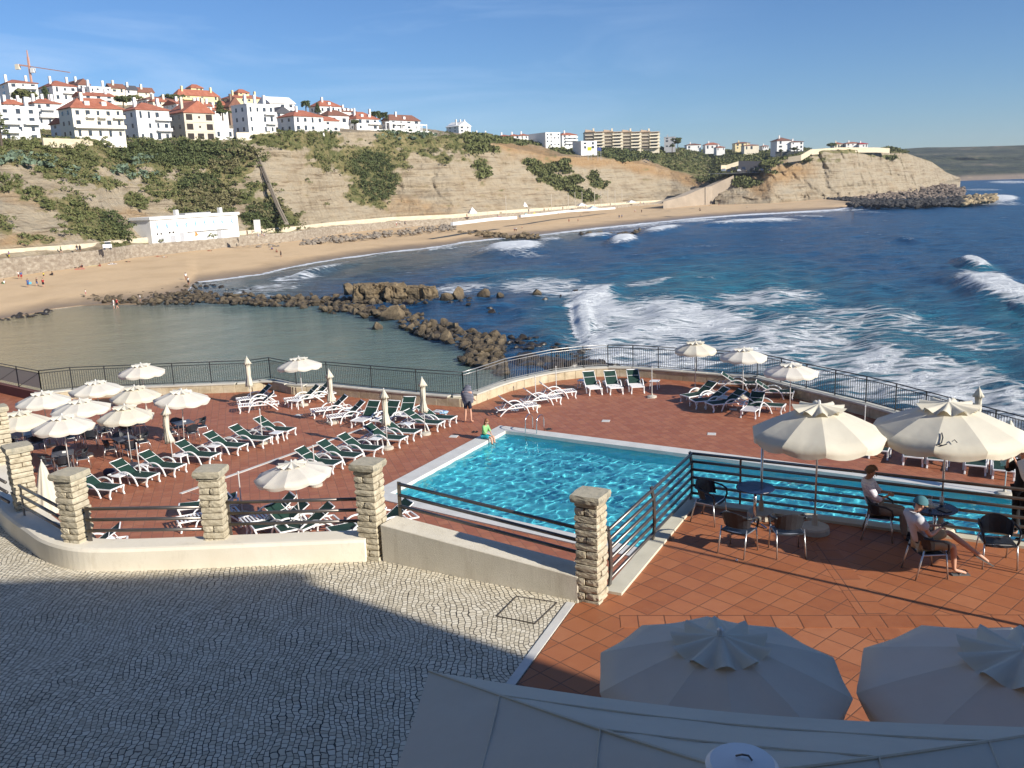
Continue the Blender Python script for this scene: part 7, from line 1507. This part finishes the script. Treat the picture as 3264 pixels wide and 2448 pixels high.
# ================================================================== PEOPLE
def skin(name, nodes, edges, mat, parent, root, sub=1, smooth=True):
    keys = list(nodes); me = bpy.data.meshes.new(name); me.from_pydata([nodes[k][:3] for k in keys], [(keys.index(a), keys.index(b)) for a, b in edges], [])
    o = bpy.data.objects.new(name, me); COL.objects.link(o); md = o.modifiers.new('skin', 'SKIN')
    for i, k in enumerate(keys):
        sv = me.skin_vertices[0].data[i]; r = nodes[k][3]; sv.radius = (r, nodes[k][4]) if len(nodes[k]) > 4 else (r, r); sv.use_root = (k == root)
    md.branch_smoothing = .6; md.use_smooth_shade = smooth
    if sub: m2 = o.modifiers.new('sub', 'SUBSURF'); m2.levels = m2.render_levels = sub
    dg = bpy.context.evaluated_depsgraph_get(); ev = o.evaluated_get(dg); m3 = bpy.data.meshes.new_from_object(ev); m3.name = name
    o.modifiers.clear(); o.data = m3; m3.materials.clear(); m3.materials.append(mat); bpy.data.meshes.remove(me)
    if parent: o.parent = parent
    return o
def lerp3(a, b, t): return tuple(a[i]*(1-t)+b[i]*t for i in range(3))
def hand_nodes(nodes, edges, wrist_key, w, d, up, side, s=1., curl=.5, tag_=''):
    """palm and five fingers starting at wrist w, pointing along d"""
    d = Vector(d).normalized(); up = Vector(up); up = (up-d*up.dot(d)).normalized(); sd = d.cross(up)*side; w = Vector(w)
    pk = wrist_key+'palm'; p = w+d*.055*s; nodes[pk] = (*p, .026*s, .018*s); edges.append((wrist_key, pk))
    for k, (off, ln_) in enumerate(((-.028, .066), (-.010, .076), (.010, .072), (.028, .056))):
        b = p+d*.035*s+sd*off*s; f1 = b+(d*math.cos(curl*.5)-up*math.sin(curl*.5))*ln_*.5*s; f2 = f1+(d*math.cos(curl*1.7)-up*math.sin(curl*1.7))*ln_*.5*s
        for nm, q, r in (('a', b, .0095), ('b', f1, .0085), ('c', f2, .007)): nodes['%sf%d%s' % (wrist_key, k, nm)] = (*q, r*s)
        edges += [(pk, '%sf%da' % (wrist_key, k)), ('%sf%da' % (wrist_key, k), '%sf%db' % (wrist_key, k)), ('%sf%db' % (wrist_key, k), '%sf%dc' % (wrist_key, k))]
    t1 = w+d*.035*s-sd*.032*s; t2 = t1+(d*.7-sd*.5-up*.25)*.045*s
    nodes[wrist_key+'t1'] = (*t1, .011*s); nodes[wrist_key+'t2'] = (*t2, .009*s); edges += [(wrist_key, wrist_key+'t1'), (wrist_key+'t1', wrist_key+'t2')]
def person(label, loc, rz, J, skinc, parts, hairc=None, hair='short', s=1., hands=True, sub=1, face=True, name='person', cat='person', group=None, hrot=0.):
    """J: joints hip, chest, neck, head, then shoulder/elbow/wrist and hipj/knee/ankle/toe for L and R (x right, y forward, z up)"""
    e = empty(name, loc, rz, label, cat, group); nd = {}; ed = []
    R_ = dict(pelvis=(.115, .10), waist=(.135, .10), chest=(.165, .115), neck=(.060, .060))
    nd['pelvis'] = (*J['hip'], *R_['pelvis']); nd['waist'] = (*lerp3(J['hip'], J['chest'], .45), *R_['waist']); nd['chest'] = (*J['chest'], *R_['chest']); nd['neck'] = (*J['neck'], *R_['neck'])
    hd_ = Vector(J['head']); nk = Vector(J['neck']); up = (hd_-nk).normalized(); fw = Vector((math.sin(-hrot), math.cos(-hrot), 0)); fw = (fw-up*fw.dot(up)).normalized(); fd = J.get('face'); fw = Vector(fd).normalized() if fd else fw
    nd['jaw'] = (*(nk.lerp(hd_, .55)+fw*.015), .062, .062); nd['head'] = (*hd_, .078, .09); nd['crown'] = (*(hd_+up*.075), .060, .065)
    up_ = tuple((J['shL'][i]+J['shR'][i])/2*.75+J['neck'][i]*.25 for i in range(3)); nd['upc'] = (*up_, .135, .095)
    ed += [('pelvis', 'waist'), ('waist', 'chest'), ('chest', 'upc'), ('upc', 'neck'), ('neck', 'jaw'), ('jaw', 'head'), ('head', 'crown')]
    for S_, sg in (('L', -1), ('R', 1)):
        sh, el, wr = J['sh'+S_], J['el'+S_], J['wr'+S_]; nd['sh'+S_] = (*sh, .070); nd['ua'+S_] = (*lerp3(sh, el, .4), .056); nd['el'+S_] = (*el, .038); nd['fa'+S_] = (*lerp3(el, wr, .35), .038); nd['wr'+S_] = (*wr, .024)
        ed += [('upc', 'sh'+S_), ('sh'+S_, 'ua'+S_), ('ua'+S_, 'el'+S_), ('el'+S_, 'fa'+S_), ('fa'+S_, 'wr'+S_)]
        dv = J.get('hd'+S_) or tuple(Vector(wr)-Vector(el))
        if hands: hand_nodes(nd, ed, 'wr'+S_, wr, dv, J.get('hu'+S_, (0, 0, 1)), sg, s=1., curl=J.get('curl', .6))
        else: nd['hn'+S_] = (*(Vector(wr)+Vector(dv).normalized()*.08), .028, .02); ed.append(('wr'+S_, 'hn'+S_))
        hp, kn, an, to = J['hp'+S_], J['kn'+S_], J['an'+S_], J['to'+S_]
        nd['hp'+S_] = (*hp, .088); nd['th'+S_] = (*lerp3(hp, kn, .5), .075); nd['kn'+S_] = (*kn, .054); nd['ca'+S_] = (*lerp3(kn, an, .35), .055); nd['an'+S_] = (*an, .034); nd['ft'+S_] = (*lerp3(an, to, .55), .036, .030); nd['to'+S_] = (*to, .034, .018)
        ed += [('pelvis', 'hp'+S_), ('hp'+S_, 'th'+S_), ('th'+S_, 'kn'+S_), ('kn'+S_, 'ca'+S_), ('ca'+S_, 'an'+S_), ('an'+S_, 'ft'+S_), ('ft'+S_, 'to'+S_)]
    bn = dict(nd); cov = set(k for pt in parts for k in pt[1])
    for k in cov:
        if k in bn: bn[k] = (*bn[k][:3], *(r*.74 for r in bn[k][3:]))
    body = skin('body', bn, ed, skinc, e, 'pelvis', sub)
    if face:
        sd = fw.cross(up)
        mb = MB(); c = hd_+fw*.098-up*.012; mb.add([c+up*.03+fw*-.004, c-sd*.012-up*.008, c+sd*.012-up*.008, c+fw*.024-up*.012], [(0, 1, 3), (0, 3, 2), (1, 2, 3)]); mb.build('nose', skinc, body)
        for q in (-1, 1):
            MB().lathe([(.0, -.012), (.012, -.006), (.013, .004), (.0, .012)], (0, 0, 0), 8).xf(Matrix.Translation(hd_+fw*.088+sd*q*.034+up*.012)).build('eye', MT['wicker'], body)
            MB().lathe([(.0, -.03), (.016, -.012), (.018, .012), (.0, .03)], (0, 0, 0), 8).xf(Matrix.Translation(hd_+sd*q*.098-up*.0)).build('ear', skinc, body, smooth=True)
        MB().strip([hd_+fw*.088-up*.05-sd*.024, hd_+fw*.095-up*.052, hd_+fw*.088-up*.05+sd*.024], .006, .008, up).build('mouth', simple('lips_'+label[:9], (.30, .10, .08), .6), body)
    if hairc:
        mb = MB(); vs = []; n1, n2 = 16, 8; Rm = .109
        for j in range(n2+1):
            th = j/n2*math.radians(100)
            for k in range(n1):
                a = 2*math.pi*k/n1; dd = fw*math.cos(a)+fw.cross(up)*math.sin(a); low = th
                lim = math.radians(58 if math.cos(a) > .3 else (105 if hair == 'short' else 130)); th_ = j/n2*lim
                q = hd_+up*.022+(up*math.cos(th_)*1.12+dd*math.sin(th_)*(1.0+.08*(math.cos(a) < 0)))*(Rm+.006*math.sin(k*2.3+j))
                if hair == 'long' and th_ > math.radians(75) and math.cos(a) < .4: q = q-up*.10*(th_-1.3)*1.5
                vs.append(q)
        fs = [(j*n1+k, j*n1+(k+1) % n1, (j+1)*n1+(k+1) % n1, (j+1)*n1+k) for j in range(n2) for k in range(n1)]; mb.add(vs, fs).build('hair', hairc, e, smooth=True)
    for nm, keys, dr, cut, mt in parts:      # clothing grown from the same joints
        n2_ = {}; 
        for k in keys: v = nd[k]; n2_[k] = (*v[:3], *(r+dr for r in v[3:]))
        e2_ = [(a, b) for a, b in ed if a in n2_ and b in n2_]
        for a, b, t in cut:                  # sleeve or hem ends part way along a limb
            va, vb = nd[a], nd[b]; key = a+'_'+b; n2_[key] = (*lerp3(va, vb, t), (va[3]*(1-t)+vb[3]*t)+dr+.004); e2_.append((a, key))
        skin(nm, n2_, e2_, mt, e, 'pelvis' if 'pelvis' in n2_ else keys[0], sub)
    return e
SK1 = simple('tanned_skin', (.40, .20, .12), .55, .08, 6.); SK2 = simple('fair_skin', (.58, .33, .23), .55, .06, 6.); SK3 = simple('brown_skin', (.30, .15, .085), .55, .08, 6.)
BRN = simple('brown_hair', (.05, .025, .012), .7, .2, 20.); GRY = simple('grey_brown_hair', (.14, .08, .05), .7, .2, 20.); BLD = simple('auburn_hair', (.22, .09, .035), .6, .2, 20.)
GT = simple('pale_grey_tshirt', (.50, .51, .54), .9, .06, 5., .15); KH = simple('khaki_cotton', (.46, .36, .22), .9, .1, 5., .15); GP = simple('stone_grey_trousers', (.25, .215, .18), .9, .08, 5., .1)
m = N('checked_shirt'); v = m.coord(obj=True, rot=(.1, .1, .3)); w1 = m.n('TexWave'); w1.wave_type = 'BANDS'; w1.bands_direction = 'X'; w1.inputs['Scale'].default_value = 7; m.l(v, w1.inputs[0]); w3 = m.n('TexWave'); w3.bands_direction = 'Z'; w3.inputs['Scale'].default_value = 7; m.l(v, w3.inputs[0])
m.set(Base_Color=m.mixc(m.math('MAXIMUM', m.rng(w1.outputs['Fac'], .8, .95, 0, .6), m.rng(w3.outputs['Fac'], .8, .95, 0, .6)), (.74, .72, .76), (.40, .38, .55)), Roughness=.85); PLAID = m.mat
# seated man in cap
UP = ['pelvis', 'waist', 'chest', 'upc', 'shL', 'shR', 'uaL', 'uaR']
JB = dict(hip=(0, -.06, .55), chest=(0, -.22, .90), neck=(0, -.19, 1.08), head=(.0, -.13, 1.20), shL=(-.19, -.22, 1.02), shR=(.19, -.22, 1.02), elL=(-.24, -.08, .76), elR=(.25, -.06, .76), wrL=(-.06, .17, .80), wrR=(.07, .17, .79), hdL=(.3, 1, .2), hdR=(-.3, 1, .2), curl=1.1,
  hpL=(-.09, -.05, .53), hpR=(.09, -.05, .53), knL=(-.10, .42, .66), knR=(.13, .40, .52), anR=(.13, .44, .09), toR=(.15, .64, .035), anL=(.17, .80, .36), toL=(.22, .96, .24), face=(.1, .85, -.5))
fB = (6.67, 13.83, ZT)
pB = person('man in teal cap, grey tee and khaki shorts, sitting cross legged with a phone', fB, math.radians(-88), JB, SK2, [('tshirt', ['pelvis', 'waist', 'chest', 'upc', 'shL', 'shR', 'uaL', 'uaR'], .034, [('uaL', 'elL', .4), ('uaR', 'elR', .4), ('upc', 'neck', .35)], GT), ('shorts', ['pelvis', 'hpL', 'hpR', 'thL', 'thR'], .020, [('thL', 'knL', .9), ('thR', 'knR', .9)], KH)], BRN)
# cap
hd_ = Vector(JB['head']); mb = MB(); vs = []; n1, n2 = 20, 6
fwv = Vector((.1, 1, -.25)).normalized(); sdv = fwv.cross(Vector((0, 0, 1))).normalized(); upv = sdv.cross(fwv).normalized()
for j in range(n2+1):
    th = j/n2*math.radians(88)
    for k in range(n1):
        a = 2*math.pi*k/n1; vs.append(hd_+upv*.028+(upv*math.cos(th)*1.08+(fwv*math.cos(a)+sdv*math.sin(a))*math.sin(th)*1.02)*.116)
mb.add(vs, [(j*n1+k, j*n1+(k+1) % n1, (j+1)*n1+(k+1) % n1, (j+1)*n1+k) for j in range(n2) for k in range(n1)])
cpo = mb.build('cap', simple('teal_cap_cloth', (.06, .17, .20), .9, .1, 8.), pB, smooth=True)
br_ = [hd_+upv*.03+fwv*(.10+.14*math.sin(math.pi*t))+sdv*(.105*math.cos(math.pi*t))-upv*.01 for t in np.linspace(0, 1, 9)]; br0 = [hd_+upv*.03+fwv*.085*math.sin(math.pi*t)+sdv*(.105*math.cos(math.pi*t)) for t in np.linspace(0, 1, 9)]
vs = br0+br_+[p-upv*.01 for p in br0]+[p-upv*.01 for p in br_]; n = 9; fs = []
for i in range(8): fs += [(i, i+1, n+i+1, n+i), (2*n+i, 3*n+i, 3*n+i+1, 2*n+i+1), (n+i, n+i+1, 3*n+i+1, 3*n+i)]
MB().add(vs, fs).build('visor', simple('tan_visor_cloth', (.45, .33, .20), .9, .1, 8.), cpo)
for S_, q_ in (('flip_flop', (.15, .56, .018)), ('flip_flop', None)):
    mb = MB()
    if q_: mb.strip([(.13, .40, .012), (.14, .52, .012), (.155, .68, .012)], .095, .022, VX(1, 0, 0)); mb.tube([(.10, .50, .02), (.145, .60, .075), (.19, .50, .02)], .007, 6)
    else:
        a_, b_ = Vector((.15, .76, .33)), Vector((.24, 1.01, .185)); mb.strip([a_, a_.lerp(b_, .5), b_], .09, .018, VX(1, 0, 0))
    mb.build('flip_flop', simple('grey_flip_flop', (.12, .12, .12), .7), pB)
o = MB().box((0, 0, 0), (.07, .14, .01)).build('phone', MT['wicker'], bevel=.002); M_ = Matrix.Translation(fB) @ Matrix.Rotation(math.radians(-88), 4, 'Z'); o.location = M_ @ Vector((.0, .30, .84)); o.rotation_euler = (.5, 0, math.radians(-88)); tag(o, 'dark phone held in both hands by the man in the cap', 'phone')
# seated man in checked shirt
JA = dict(hip=(0, -.06, .55), chest=(0, -.20, .92), neck=(0, -.20, 1.10), head=(.0, -.155, 1.21), shL=(-.19, -.20, 1.04), shR=(.19, -.20, 1.04), elL=(-.26, -.02, .78), elR=(.26, -.02, .78), wrL=(-.06, .17, .84), wrR=(.06, .17, .83), hdL=(1, .5, .1), hdR=(-1, .5, .1), curl=1.2,
  hpL=(-.09, -.05, .53), hpR=(.09, -.05, .53), knL=(-.12, .41, .54), knR=(.12, .41, .54), anL=(-.12, .44, .08), anR=(.12, .46, .08), toL=(-.13, .62, .035), toR=(.13, .64, .035))
LG = ['pelvis', 'hpL', 'hpR', 'thL', 'thR', 'knL', 'knR', 'caL', 'caR']
person('man in pale checked shirt and grey trousers sitting with folded hands at the railing', (6.55, 15.44, ZT), math.radians(-113), JA, SK1, [('shirt', UP+['elL', 'elR', 'faL', 'faR'], .030, [('upc', 'neck', .5)], PLAID), ('trousers', LG, .018, [('caL', 'anL', .9), ('caR', 'anR', .9)], GP), ('shoe', ['ftL'], .02, [('ftL', 'toL', 1.), ('ftL', 'anL', .8)], MT['wicker']), ('shoe', ['ftR'], .02, [('ftR', 'toR', 1.), ('ftR', 'anR', .8)], MT['wicker'])], GRY)
# standing dark clothed woman at the right edge
ST = dict(hip=(0, 0, .94), chest=(0, 0, 1.27), neck=(0, -.01, 1.46), head=(0, .01, 1.60), shL=(-.18, 0, 1.39), shR=(.18, 0, 1.39), elL=(-.23, -.02, 1.10), elR=(.23, -.02, 1.10), wrL=(-.23, .06, .86), wrR=(.23, .06, .86), hpL=(-.09, 0, .90), hpR=(.09, 0, .90), knL=(-.10, .01, .49), knR=(.10, .01, .49), anL=(-.10, -.03, .08), anR=(.10, -.03, .08), toL=(-.11, .14, .03), toR=(.11, .14, .03))
JW = dict(ST); JW.update(elL=(-.28, .10, 1.22), elR=(.27, .12, 1.22), wrL=(-.10, .26, 1.48), wrR=(.10, .26, 1.48), hdL=(.3, .3, 1), hdR=(-.3, .3, 1), curl=1.)
BLK = simple('black_cloth', (.012, .012, .015), .9, .1, 5.)
person('person in black coat standing at the right frame edge with hands raised to the face', (8.93, 15.08, ZT), math.radians(100), JW, SK2, [('coat', UP+['elL', 'elR', 'faL', 'faR', 'hpL', 'hpR', 'thL', 'thR'], .03, [('upc', 'neck', .7)], BLK), ('trousers', LG, .015, [('caL', 'anL', .9), ('caR', 'anR', .9)], BLK), ('shoe', ['ftL'], .02, [('ftL', 'toL', 1.)], BLK), ('shoe', ['ftR'], .02, [('ftR', 'toR', 1.)], BLK)], BRN, 'long')
# person drying with a towel by the parapet
JT = dict(ST); JT.update(chest=(0, .04, 1.25), neck=(0, .10, 1.42), head=(0, .17, 1.52), elL=(-.16, .14, 1.18), elR=(.24, .10, 1.12), wrL=(-.06, .16, 1.38), wrR=(.24, .28, 1.0), anL=(-.13, -.03, .08), anR=(.14, .0, .08), toL=(-.2, .12, .03), toR=(.2, .14, .03), knL=(-.11, .02, .49), knR=(.12, .03, .49))
m = N('striped_towel'); v = m.coord(obj=True); w1 = m.n('TexWave'); w1.bands_direction = 'Z'; w1.inputs['Scale'].default_value = 5.; w1.inputs['Distortion'].default_value = 1.2; m.l(v, w1.inputs[0])
m.set(Base_Color=m.ramp(w1.outputs['Fac'], [(.35, (.085, .09, .12)), (.6, (.10, .105, .14)), (.75, (.22, .22, .26))]), Roughness=1); m.bump(m.noise(v, 9, 4), .6, .02)
e = person('barefoot person standing with a striped grey towel over head and shoulders, in dark shorts', (-2.0, 38.78, ZD), math.radians(-15), JT, SK2, [('shorts', ['pelvis', 'hpL', 'hpR', 'thL', 'thR'], .022, [('thL', 'knL', .35), ('thR', 'knR', .35)], simple('navy_shorts', (.012, .015, .035), .9))], None, face=False, sub=1)
mb = MB(); vs = []; nk_ = 24; rows_ = [(1.66, .04, .17), (1.64, .12, .17), (1.56, .16, .16), (1.46, .19, .12), (1.36, .27, .08), (1.20, .29, .06), (1.02, .26, .05), (.90, .24, .05)]
for z, r, cy in rows_:
    for k in range(nk_):
        a = 2*math.pi*k/nk_; f_ = 1+.10*math.sin(a*5+z*3)*(1.7-z); vs.append((r*f_*math.cos(a)+.02*math.sin(z*8), cy+r*.62*f_*math.sin(a), z+.06*math.sin(a*2+1)*(1.6-z)))
mb.add(vs, [(i*nk_+k, (i+1)*nk_+k, (i+1)*nk_+(k+1) % nk_, i*nk_+(k+1) % nk_) for i in range(len(rows_)-1) for k in range(nk_)]+[tuple(range(nk_))]); mb.build('towel', m.mat, e, smooth=True)
# child sitting on the coping, legs in the water
JC = dict(hip=(0, -.02, .13), chest=(0, .03, .43), neck=(0, .08, .60), head=(0, .13, .72), shL=(-.14, .04, .53), shR=(.14, .04, .53), elL=(-.20, .13, .32), elR=(.20, .13, .32), wrL=(-.06, .28, .22), wrR=(.06, .28, .22), hpL=(-.08, .0, .11), hpR=(.08, .0, .11), knL=(-.09, .37, .10), knR=(.10, .38, .10), anL=(-.10, .42, -.26), anR=(.12, .43, -.26), toL=(-.11, .52, -.32), toR=(.13, .54, -.32), face=(0, .7, -.7))
pc_ = P(z3(208, 850), ZD+.05)
edge = PC+e1*((Vector((pc_.x, pc_.y))-PC).dot(e1)); face_dir = Vector((-e1.y, e1.x)); 
if face_dir.dot(e2) < 0: face_dir = -face_dir
pos = Vector((edge.x-face_dir.x*.16, edge.y-face_dir.y*.16, ZD+.045))
person('child in green hooded top and turquoise shorts sitting on the pool edge, legs in water', pos, math.atan2(face_dir.y, face_dir.x)-math.pi/2, JC, SK2, [('hoodie', UP+['elL', 'elR', 'faL', 'faR'], .014, [('upc', 'neck', .7)], simple('light_green_cloth', (.24, .50, .20), .9, .12, 6.)), ('shorts', ['pelvis', 'hpL', 'hpR', 'thL', 'thR'], .008, [('thL', 'knL', .6), ('thR', 'knR', .6)], simple('turquoise_cloth', (.01, .30, .38), .8))], BLD, 'long', s=.8, hands=False)
# ---- small figures on the beach and promenade
def tiny(J, skinm, top, bot):
    e = person(None, (0, 0, 0), 0, J, skinm, ([('shirt', UP, .02, [('upc', 'neck', .4)], top)] if top else [])+([('trousers', ['pelvis', 'hpL', 'hpR', 'thL', 'thR'], .02, [('thL', 'knL', .8), ('thR', 'knR', .8)], bot)] if bot else []), BRN, hands=False, sub=0, face=False); return e
WK = dict(ST); WK.update(knL=(-.10, .14, .50), knR=(.10, -.02, .49), anL=(-.10, .20, .09), anR=(.10, -.30, .12), toL=(-.10, .38, .05), toR=(.10, -.18, .03), wrL=(-.24, -.12, .88), wrR=(.24, .18, .90))
SIT = dict(hip=(0, 0, .12), chest=(0, -.06, .46), neck=(0, -.06, .64), head=(0, -.03, .78), shL=(-.18, -.06, .57), shR=(.18, -.06, .57), elL=(-.25, .06, .36), elR=(.25, -.2, .30), wrL=(-.12, .30, .38), wrR=(.25, -.28, .06), hpL=(-.09, .02, .11), hpR=(.09, .02, .11), knL=(-.12, .38, .38), knR=(.13, .42, .30), anL=(-.12, .56, .05), anR=(.13, .72, .06), toL=(-.12, .72, .03), toR=(.13, .86, .05))
LY = dict(hip=(0, 0, .13), chest=(0, -.38, .13), neck=(0, -.58, .14), head=(0, -.74, .15), shL=(-.18, -.5, .12), shR=(.18, -.5, .12), elL=(-.30, -.3, .07), elR=(.30, -.62, .07), wrL=(-.26, -.05, .06), wrR=(.14, -.78, .06), hpL=(-.09, .05, .12), hpR=(.09, .05, .12), knL=(-.11, .46, .18), knR=(.12, .48, .10), anL=(-.11, .88, .07), anR=(.12, .92, .06), toL=(-.11, 1.02, .12), toR=(.12, 1.04, .12))
TC_ = {'white': (.75, .75, .73), 'black': (.015, .015, .018), 'red': (.35, .02, .02), 'blue': (.04, .10, .28), 'green': (.03, .25, .08), 'purple': (.2, .12, .3), 'yellow': (.6, .5, .05), 'grey': (.2, .2, .22), 'pink': (.6, .18, .2)}
TM = {k: simple(k+'_beachwear', v, .9) for k, v in TC_.items()}
BP = [ # (pixel, plane z, pose, top, bottom, where, body rotation)
 (zc(75, 307), 6.4, 'st', 'purple', 'yellow', 'walking on the promenade at the far left, purple top'), (zc(480, 262), 6.4, 'wk', 'green', 'black', 'on the promenade above the sea wall'), (zc(606, 252), 6.4, 'wk', 'black', 'white', 'left one of a pair strolling on the promenade'), (zc(630, 252), 6.4, 'wk', 'black', 'black', 'right one of a pair strolling on the promenade'),
 (zc(153, 493), 1.7, 'st', 'white', 'red', 'left one of two people hugging near the sea wall'), (zc(174, 493), 1.7, 'st', 'blue', 'red', 'right one of two people near the sea wall'), (zc(226, 555), 1.2, 'wk', 'blue', 'blue', 'walking with a pale blue bag on the sand'), (zc(296, 542), 1.3, 'wk', 'black', 'blue', 'walking on the sand near the boulders'), (zc(344, 543), 1.3, 'st', 'red', 'black', 'standing on the sand beside the first boulders'), (zc(38, 540), 1.3, 'si', 'white', 'green', 'sitting on the sand at the far left'), (zc(410, 444), 2.2, 'si', 'black', 'black', 'sitting below the sea wall with a bag'),
 (zc(345, 462), 2.1, 'st', 'yellow', 'black', 'child standing on the sand'), (zc(645, 388), 2.4, 'si', 'black', 'red', 'sitting on a red towel by the sea wall'), (zc(600, 393), 2.4, 'ly', None, 'black', 'lying left of the red towel'), (zc(785, 374), 2.4, 'si', None, 'red', 'sitting on the sand by the sea wall, in red'), (zc(835, 344), 2.5, 'ly', 'white', 'black', 'lying near a pale strip in the wall'), (zc(875, 352), 2.5, 'ly', 'white', 'white', 'lying on a white towel by the wall'), (zc(1000, 334), 2.5, 'ly', None, 'black', 'sunbathing alone in the middle of the upper beach'),
 (zc(1240, 290), 2.6, 'ly', None, 'red', 'left one of two sunbathers below the white building'), (zc(1290, 293), 2.6, 'ly', None, 'white', 'right one of two sunbathers below the white building'), (zc(1640, 244), 2.7, 'ly', None, 'red', 'lying close to the wall right of the white building'), (zc(1460, 488), .3, 'st', 'white', None, 'left one of two waders at the waterline'), (zc(1478, 513), .2, 'st', 'white', 'black', 'right one of two waders at the waterline'), (zc(2203, 300), .9, 'st', 'black', 'black', 'standing alone on wet sand near the middle of the beach'),
 (zc(886, 632), 1.5, 'st', 'white', 'white', 'climbing on the boulders beside the lagoon'), (zc(912, 630), 1.5, 'wk', 'red', 'black', 'climbing behind the person in white on the boulders'), (zc(1093, 585), 1.4, 'st', 'white', 'grey', 'child standing among the boulders'), (zc(669, 565), 1.4, 'st', 'white', 'pink', 'child in pink and white at the start of the boulders'),
 (zc(2130, 215), 2.8, 'si', 'blue', 'red', 'sitting on rocks below the ramp, in blue'), (zc(2165, 228), 2.7, 'si', None, 'red', 'sunbathing in front of the rocks below the ramp'), (zh(245, 1578), 6.2, 'st', 'black', 'black', 'first from the left in the group on the promenade seat'), (zh(290, 1580), 6.2, 'st', 'black', 'white', 'tallest in the group on the promenade'), (zh(340, 1580), 6.2, 'si', 'white', 'blue', 'seated in the promenade group'), (zh(372, 1578), 6.2, 'st', 'black', 'grey', 'dark dressed one right of the promenade group'), (zh(392, 1580), 6.2, 'si', 'white', 'blue', 'last seated figure of the promenade group'),
 (zh(1560, 1494), 4.9, 'st', 'white', 'red', 'first of a line walking along the promenade'), (zh(1590, 1493), 4.9, 'st', 'white', 'black', 'middle of a line walking along the promenade'), (zh(1635, 1490), 4.9, 'st', 'grey', 'black', 'last of a line walking along the promenade'), (zh(2180, 1420), 5., 'st', 'black', 'red', 'by the white kiosk on the promenade'),
 (za(590, 1118), 1.0, 'wk', 'white', 'red', 'walking towards the sea, left of a pair'), (za(603, 1118), 1.0, 'st', 'white', 'black', 'walking towards the sea, right of a pair'), (za(649, 1100), 1.2, 'st', None, 'black', 'child ahead of the pair walking to the sea'), (za(1017, 1055), 1.0, 'st', None, 'red', 'standing on the middle beach, pale'), (za(1088, 1053), 1.0, 'st', 'red', 'black', 'standing on the middle beach in red'), (za(1410, 1022), .9, 'st', 'black', 'blue', 'taller one of a pair on the far beach'), (za(1431, 1020), .9, 'st', 'blue', 'black', 'shorter one of a pair on the far beach'),
 (za(935, 993), 1.9, 'si', 'black', 'red', 'sitting below the far promenade'), (za(1108, 998), 1.8, 'ly', None, 'black', 'lying on the far beach'), (za(1533, 973), 1.6, 'st', 'white', 'red', 'left of a far group on the sand'), (za(1586, 975), 1.6, 'st', 'black', 'black', 'right of a far group on the sand'), (za(822, 968), 4.6, 'st', 'black', 'black', 'left of two on the far promenade'), (za(856, 968), 4.6, 'st', 'grey', 'black', 'right of two on the far promenade'), (za(969, 955), 4.5, 'st', 'black', 'black', 'alone on the far promenade'), (za(700, 975), 4.7, 'st', 'black', 'blue', 'near the beach tents on the promenade'),
 (za(1148, 942), 4.4, 'st', 'black', 'red', 'dark figure by the white tent on the promenade'), (za(1340, 925), 4.2, 'st', 'black', 'black', 'on the far promenade where it narrows'), (za(1575, 912), 3.8, 'st', 'black', 'red', 'at the end of the promenade, in black'), (za(1600, 914), 3.8, 'st', 'white', 'blue', 'at the end of the promenade, in white'), (za(2045, 955), 1.6, 'si', 'black', 'black', 'sitting on the far sand below the ramp'),
 (zb(40, 778), 1.5, 'si', 'black', 'red', 'sitting left on the sand below the headland'), (zb(130, 780), 1.5, 'ly', None, 'black', 'lying on the sand below the headland'), (zb(190, 780), 1.5, 'st', 'black', 'red', 'standing left on the sand below the headland'), (zb(297, 776), 1.5, 'wk', 'grey', 'black', 'walking on the sand below the headland'), (zb(376, 798), 1.0, 'st', 'white', 'black', 'near the water below the headland'), (zb(436, 806), 1., 'si', None, 'black', 'child at the water below the headland'), (zb(64, 808), 1., 'si', 'black', 'black', 'dark seated figure near the waves at the beach end'), (zb(478, 750), 1.8, 'si', 'black', 'black', 'seated against the headland foot')]
protos = {}
POSE = {'st': ST, 'wk': WK, 'si': SIT, 'ly': LY}; rp_ = random.Random(5); PN = {'st': 'standing', 'wk': 'walking', 'si': 'seated', 'ly': 'lying'}
for q_, z, po, tp, bt, l_ in BP:
    key = (po, tp, bt)
    if key not in protos: protos[key] = tiny(POSE[po], rp_.choice([SK1, SK2, SK3]), TM.get(tp), TM.get(bt)); o = protos[key]
    else: o = copy_tree(protos[key])
    p = P(q_, z); zz = p.z
    if z < 3.: 
        d_ = (co_b[:, 0]-p.x)**2+(co_b[:, 1]-p.y)**2; zz = co_b[np.argmin(d_), 2]
    o.location = (p.x, p.y, zz-.02); o.rotation_euler = (0, 0, rp_.uniform(0, 6.28) if po != 'ly' else rp_.uniform(1.0, 2.2)); o.scale = [1.02 if 'child' not in l_ else .7]*3
    tag(o, ('tiny figure '+l_), 'person', 'people on the beach and promenade')
# ================================================================== AIR
m = bpy.data.materials.new('sea_air'); m.use_nodes = True; t = m.node_tree; t.nodes.clear(); o_ = t.nodes.new('ShaderNodeOutputMaterial'); pv = t.nodes.new('ShaderNodeVolumePrincipled')
pv.inputs['Color'].default_value = (.80, .88, 1, 1); pv.inputs['Density'].default_value =   .00009; pv.inputs['Anisotropy'].default_value = .2; t.links.new(pv.outputs[0], o_.inputs['Volume'])
hz = MB().box((0, 1400, 60), (5400, 3400, 128)).build('haze', m); tag(hz, 'thin sea haze over the bay', 'haze', None, 'stuff')
S.cycles.volume_bounces = 0; S.cycles.volume_step_rate = 10; S.cycles.volume_max_steps = 64
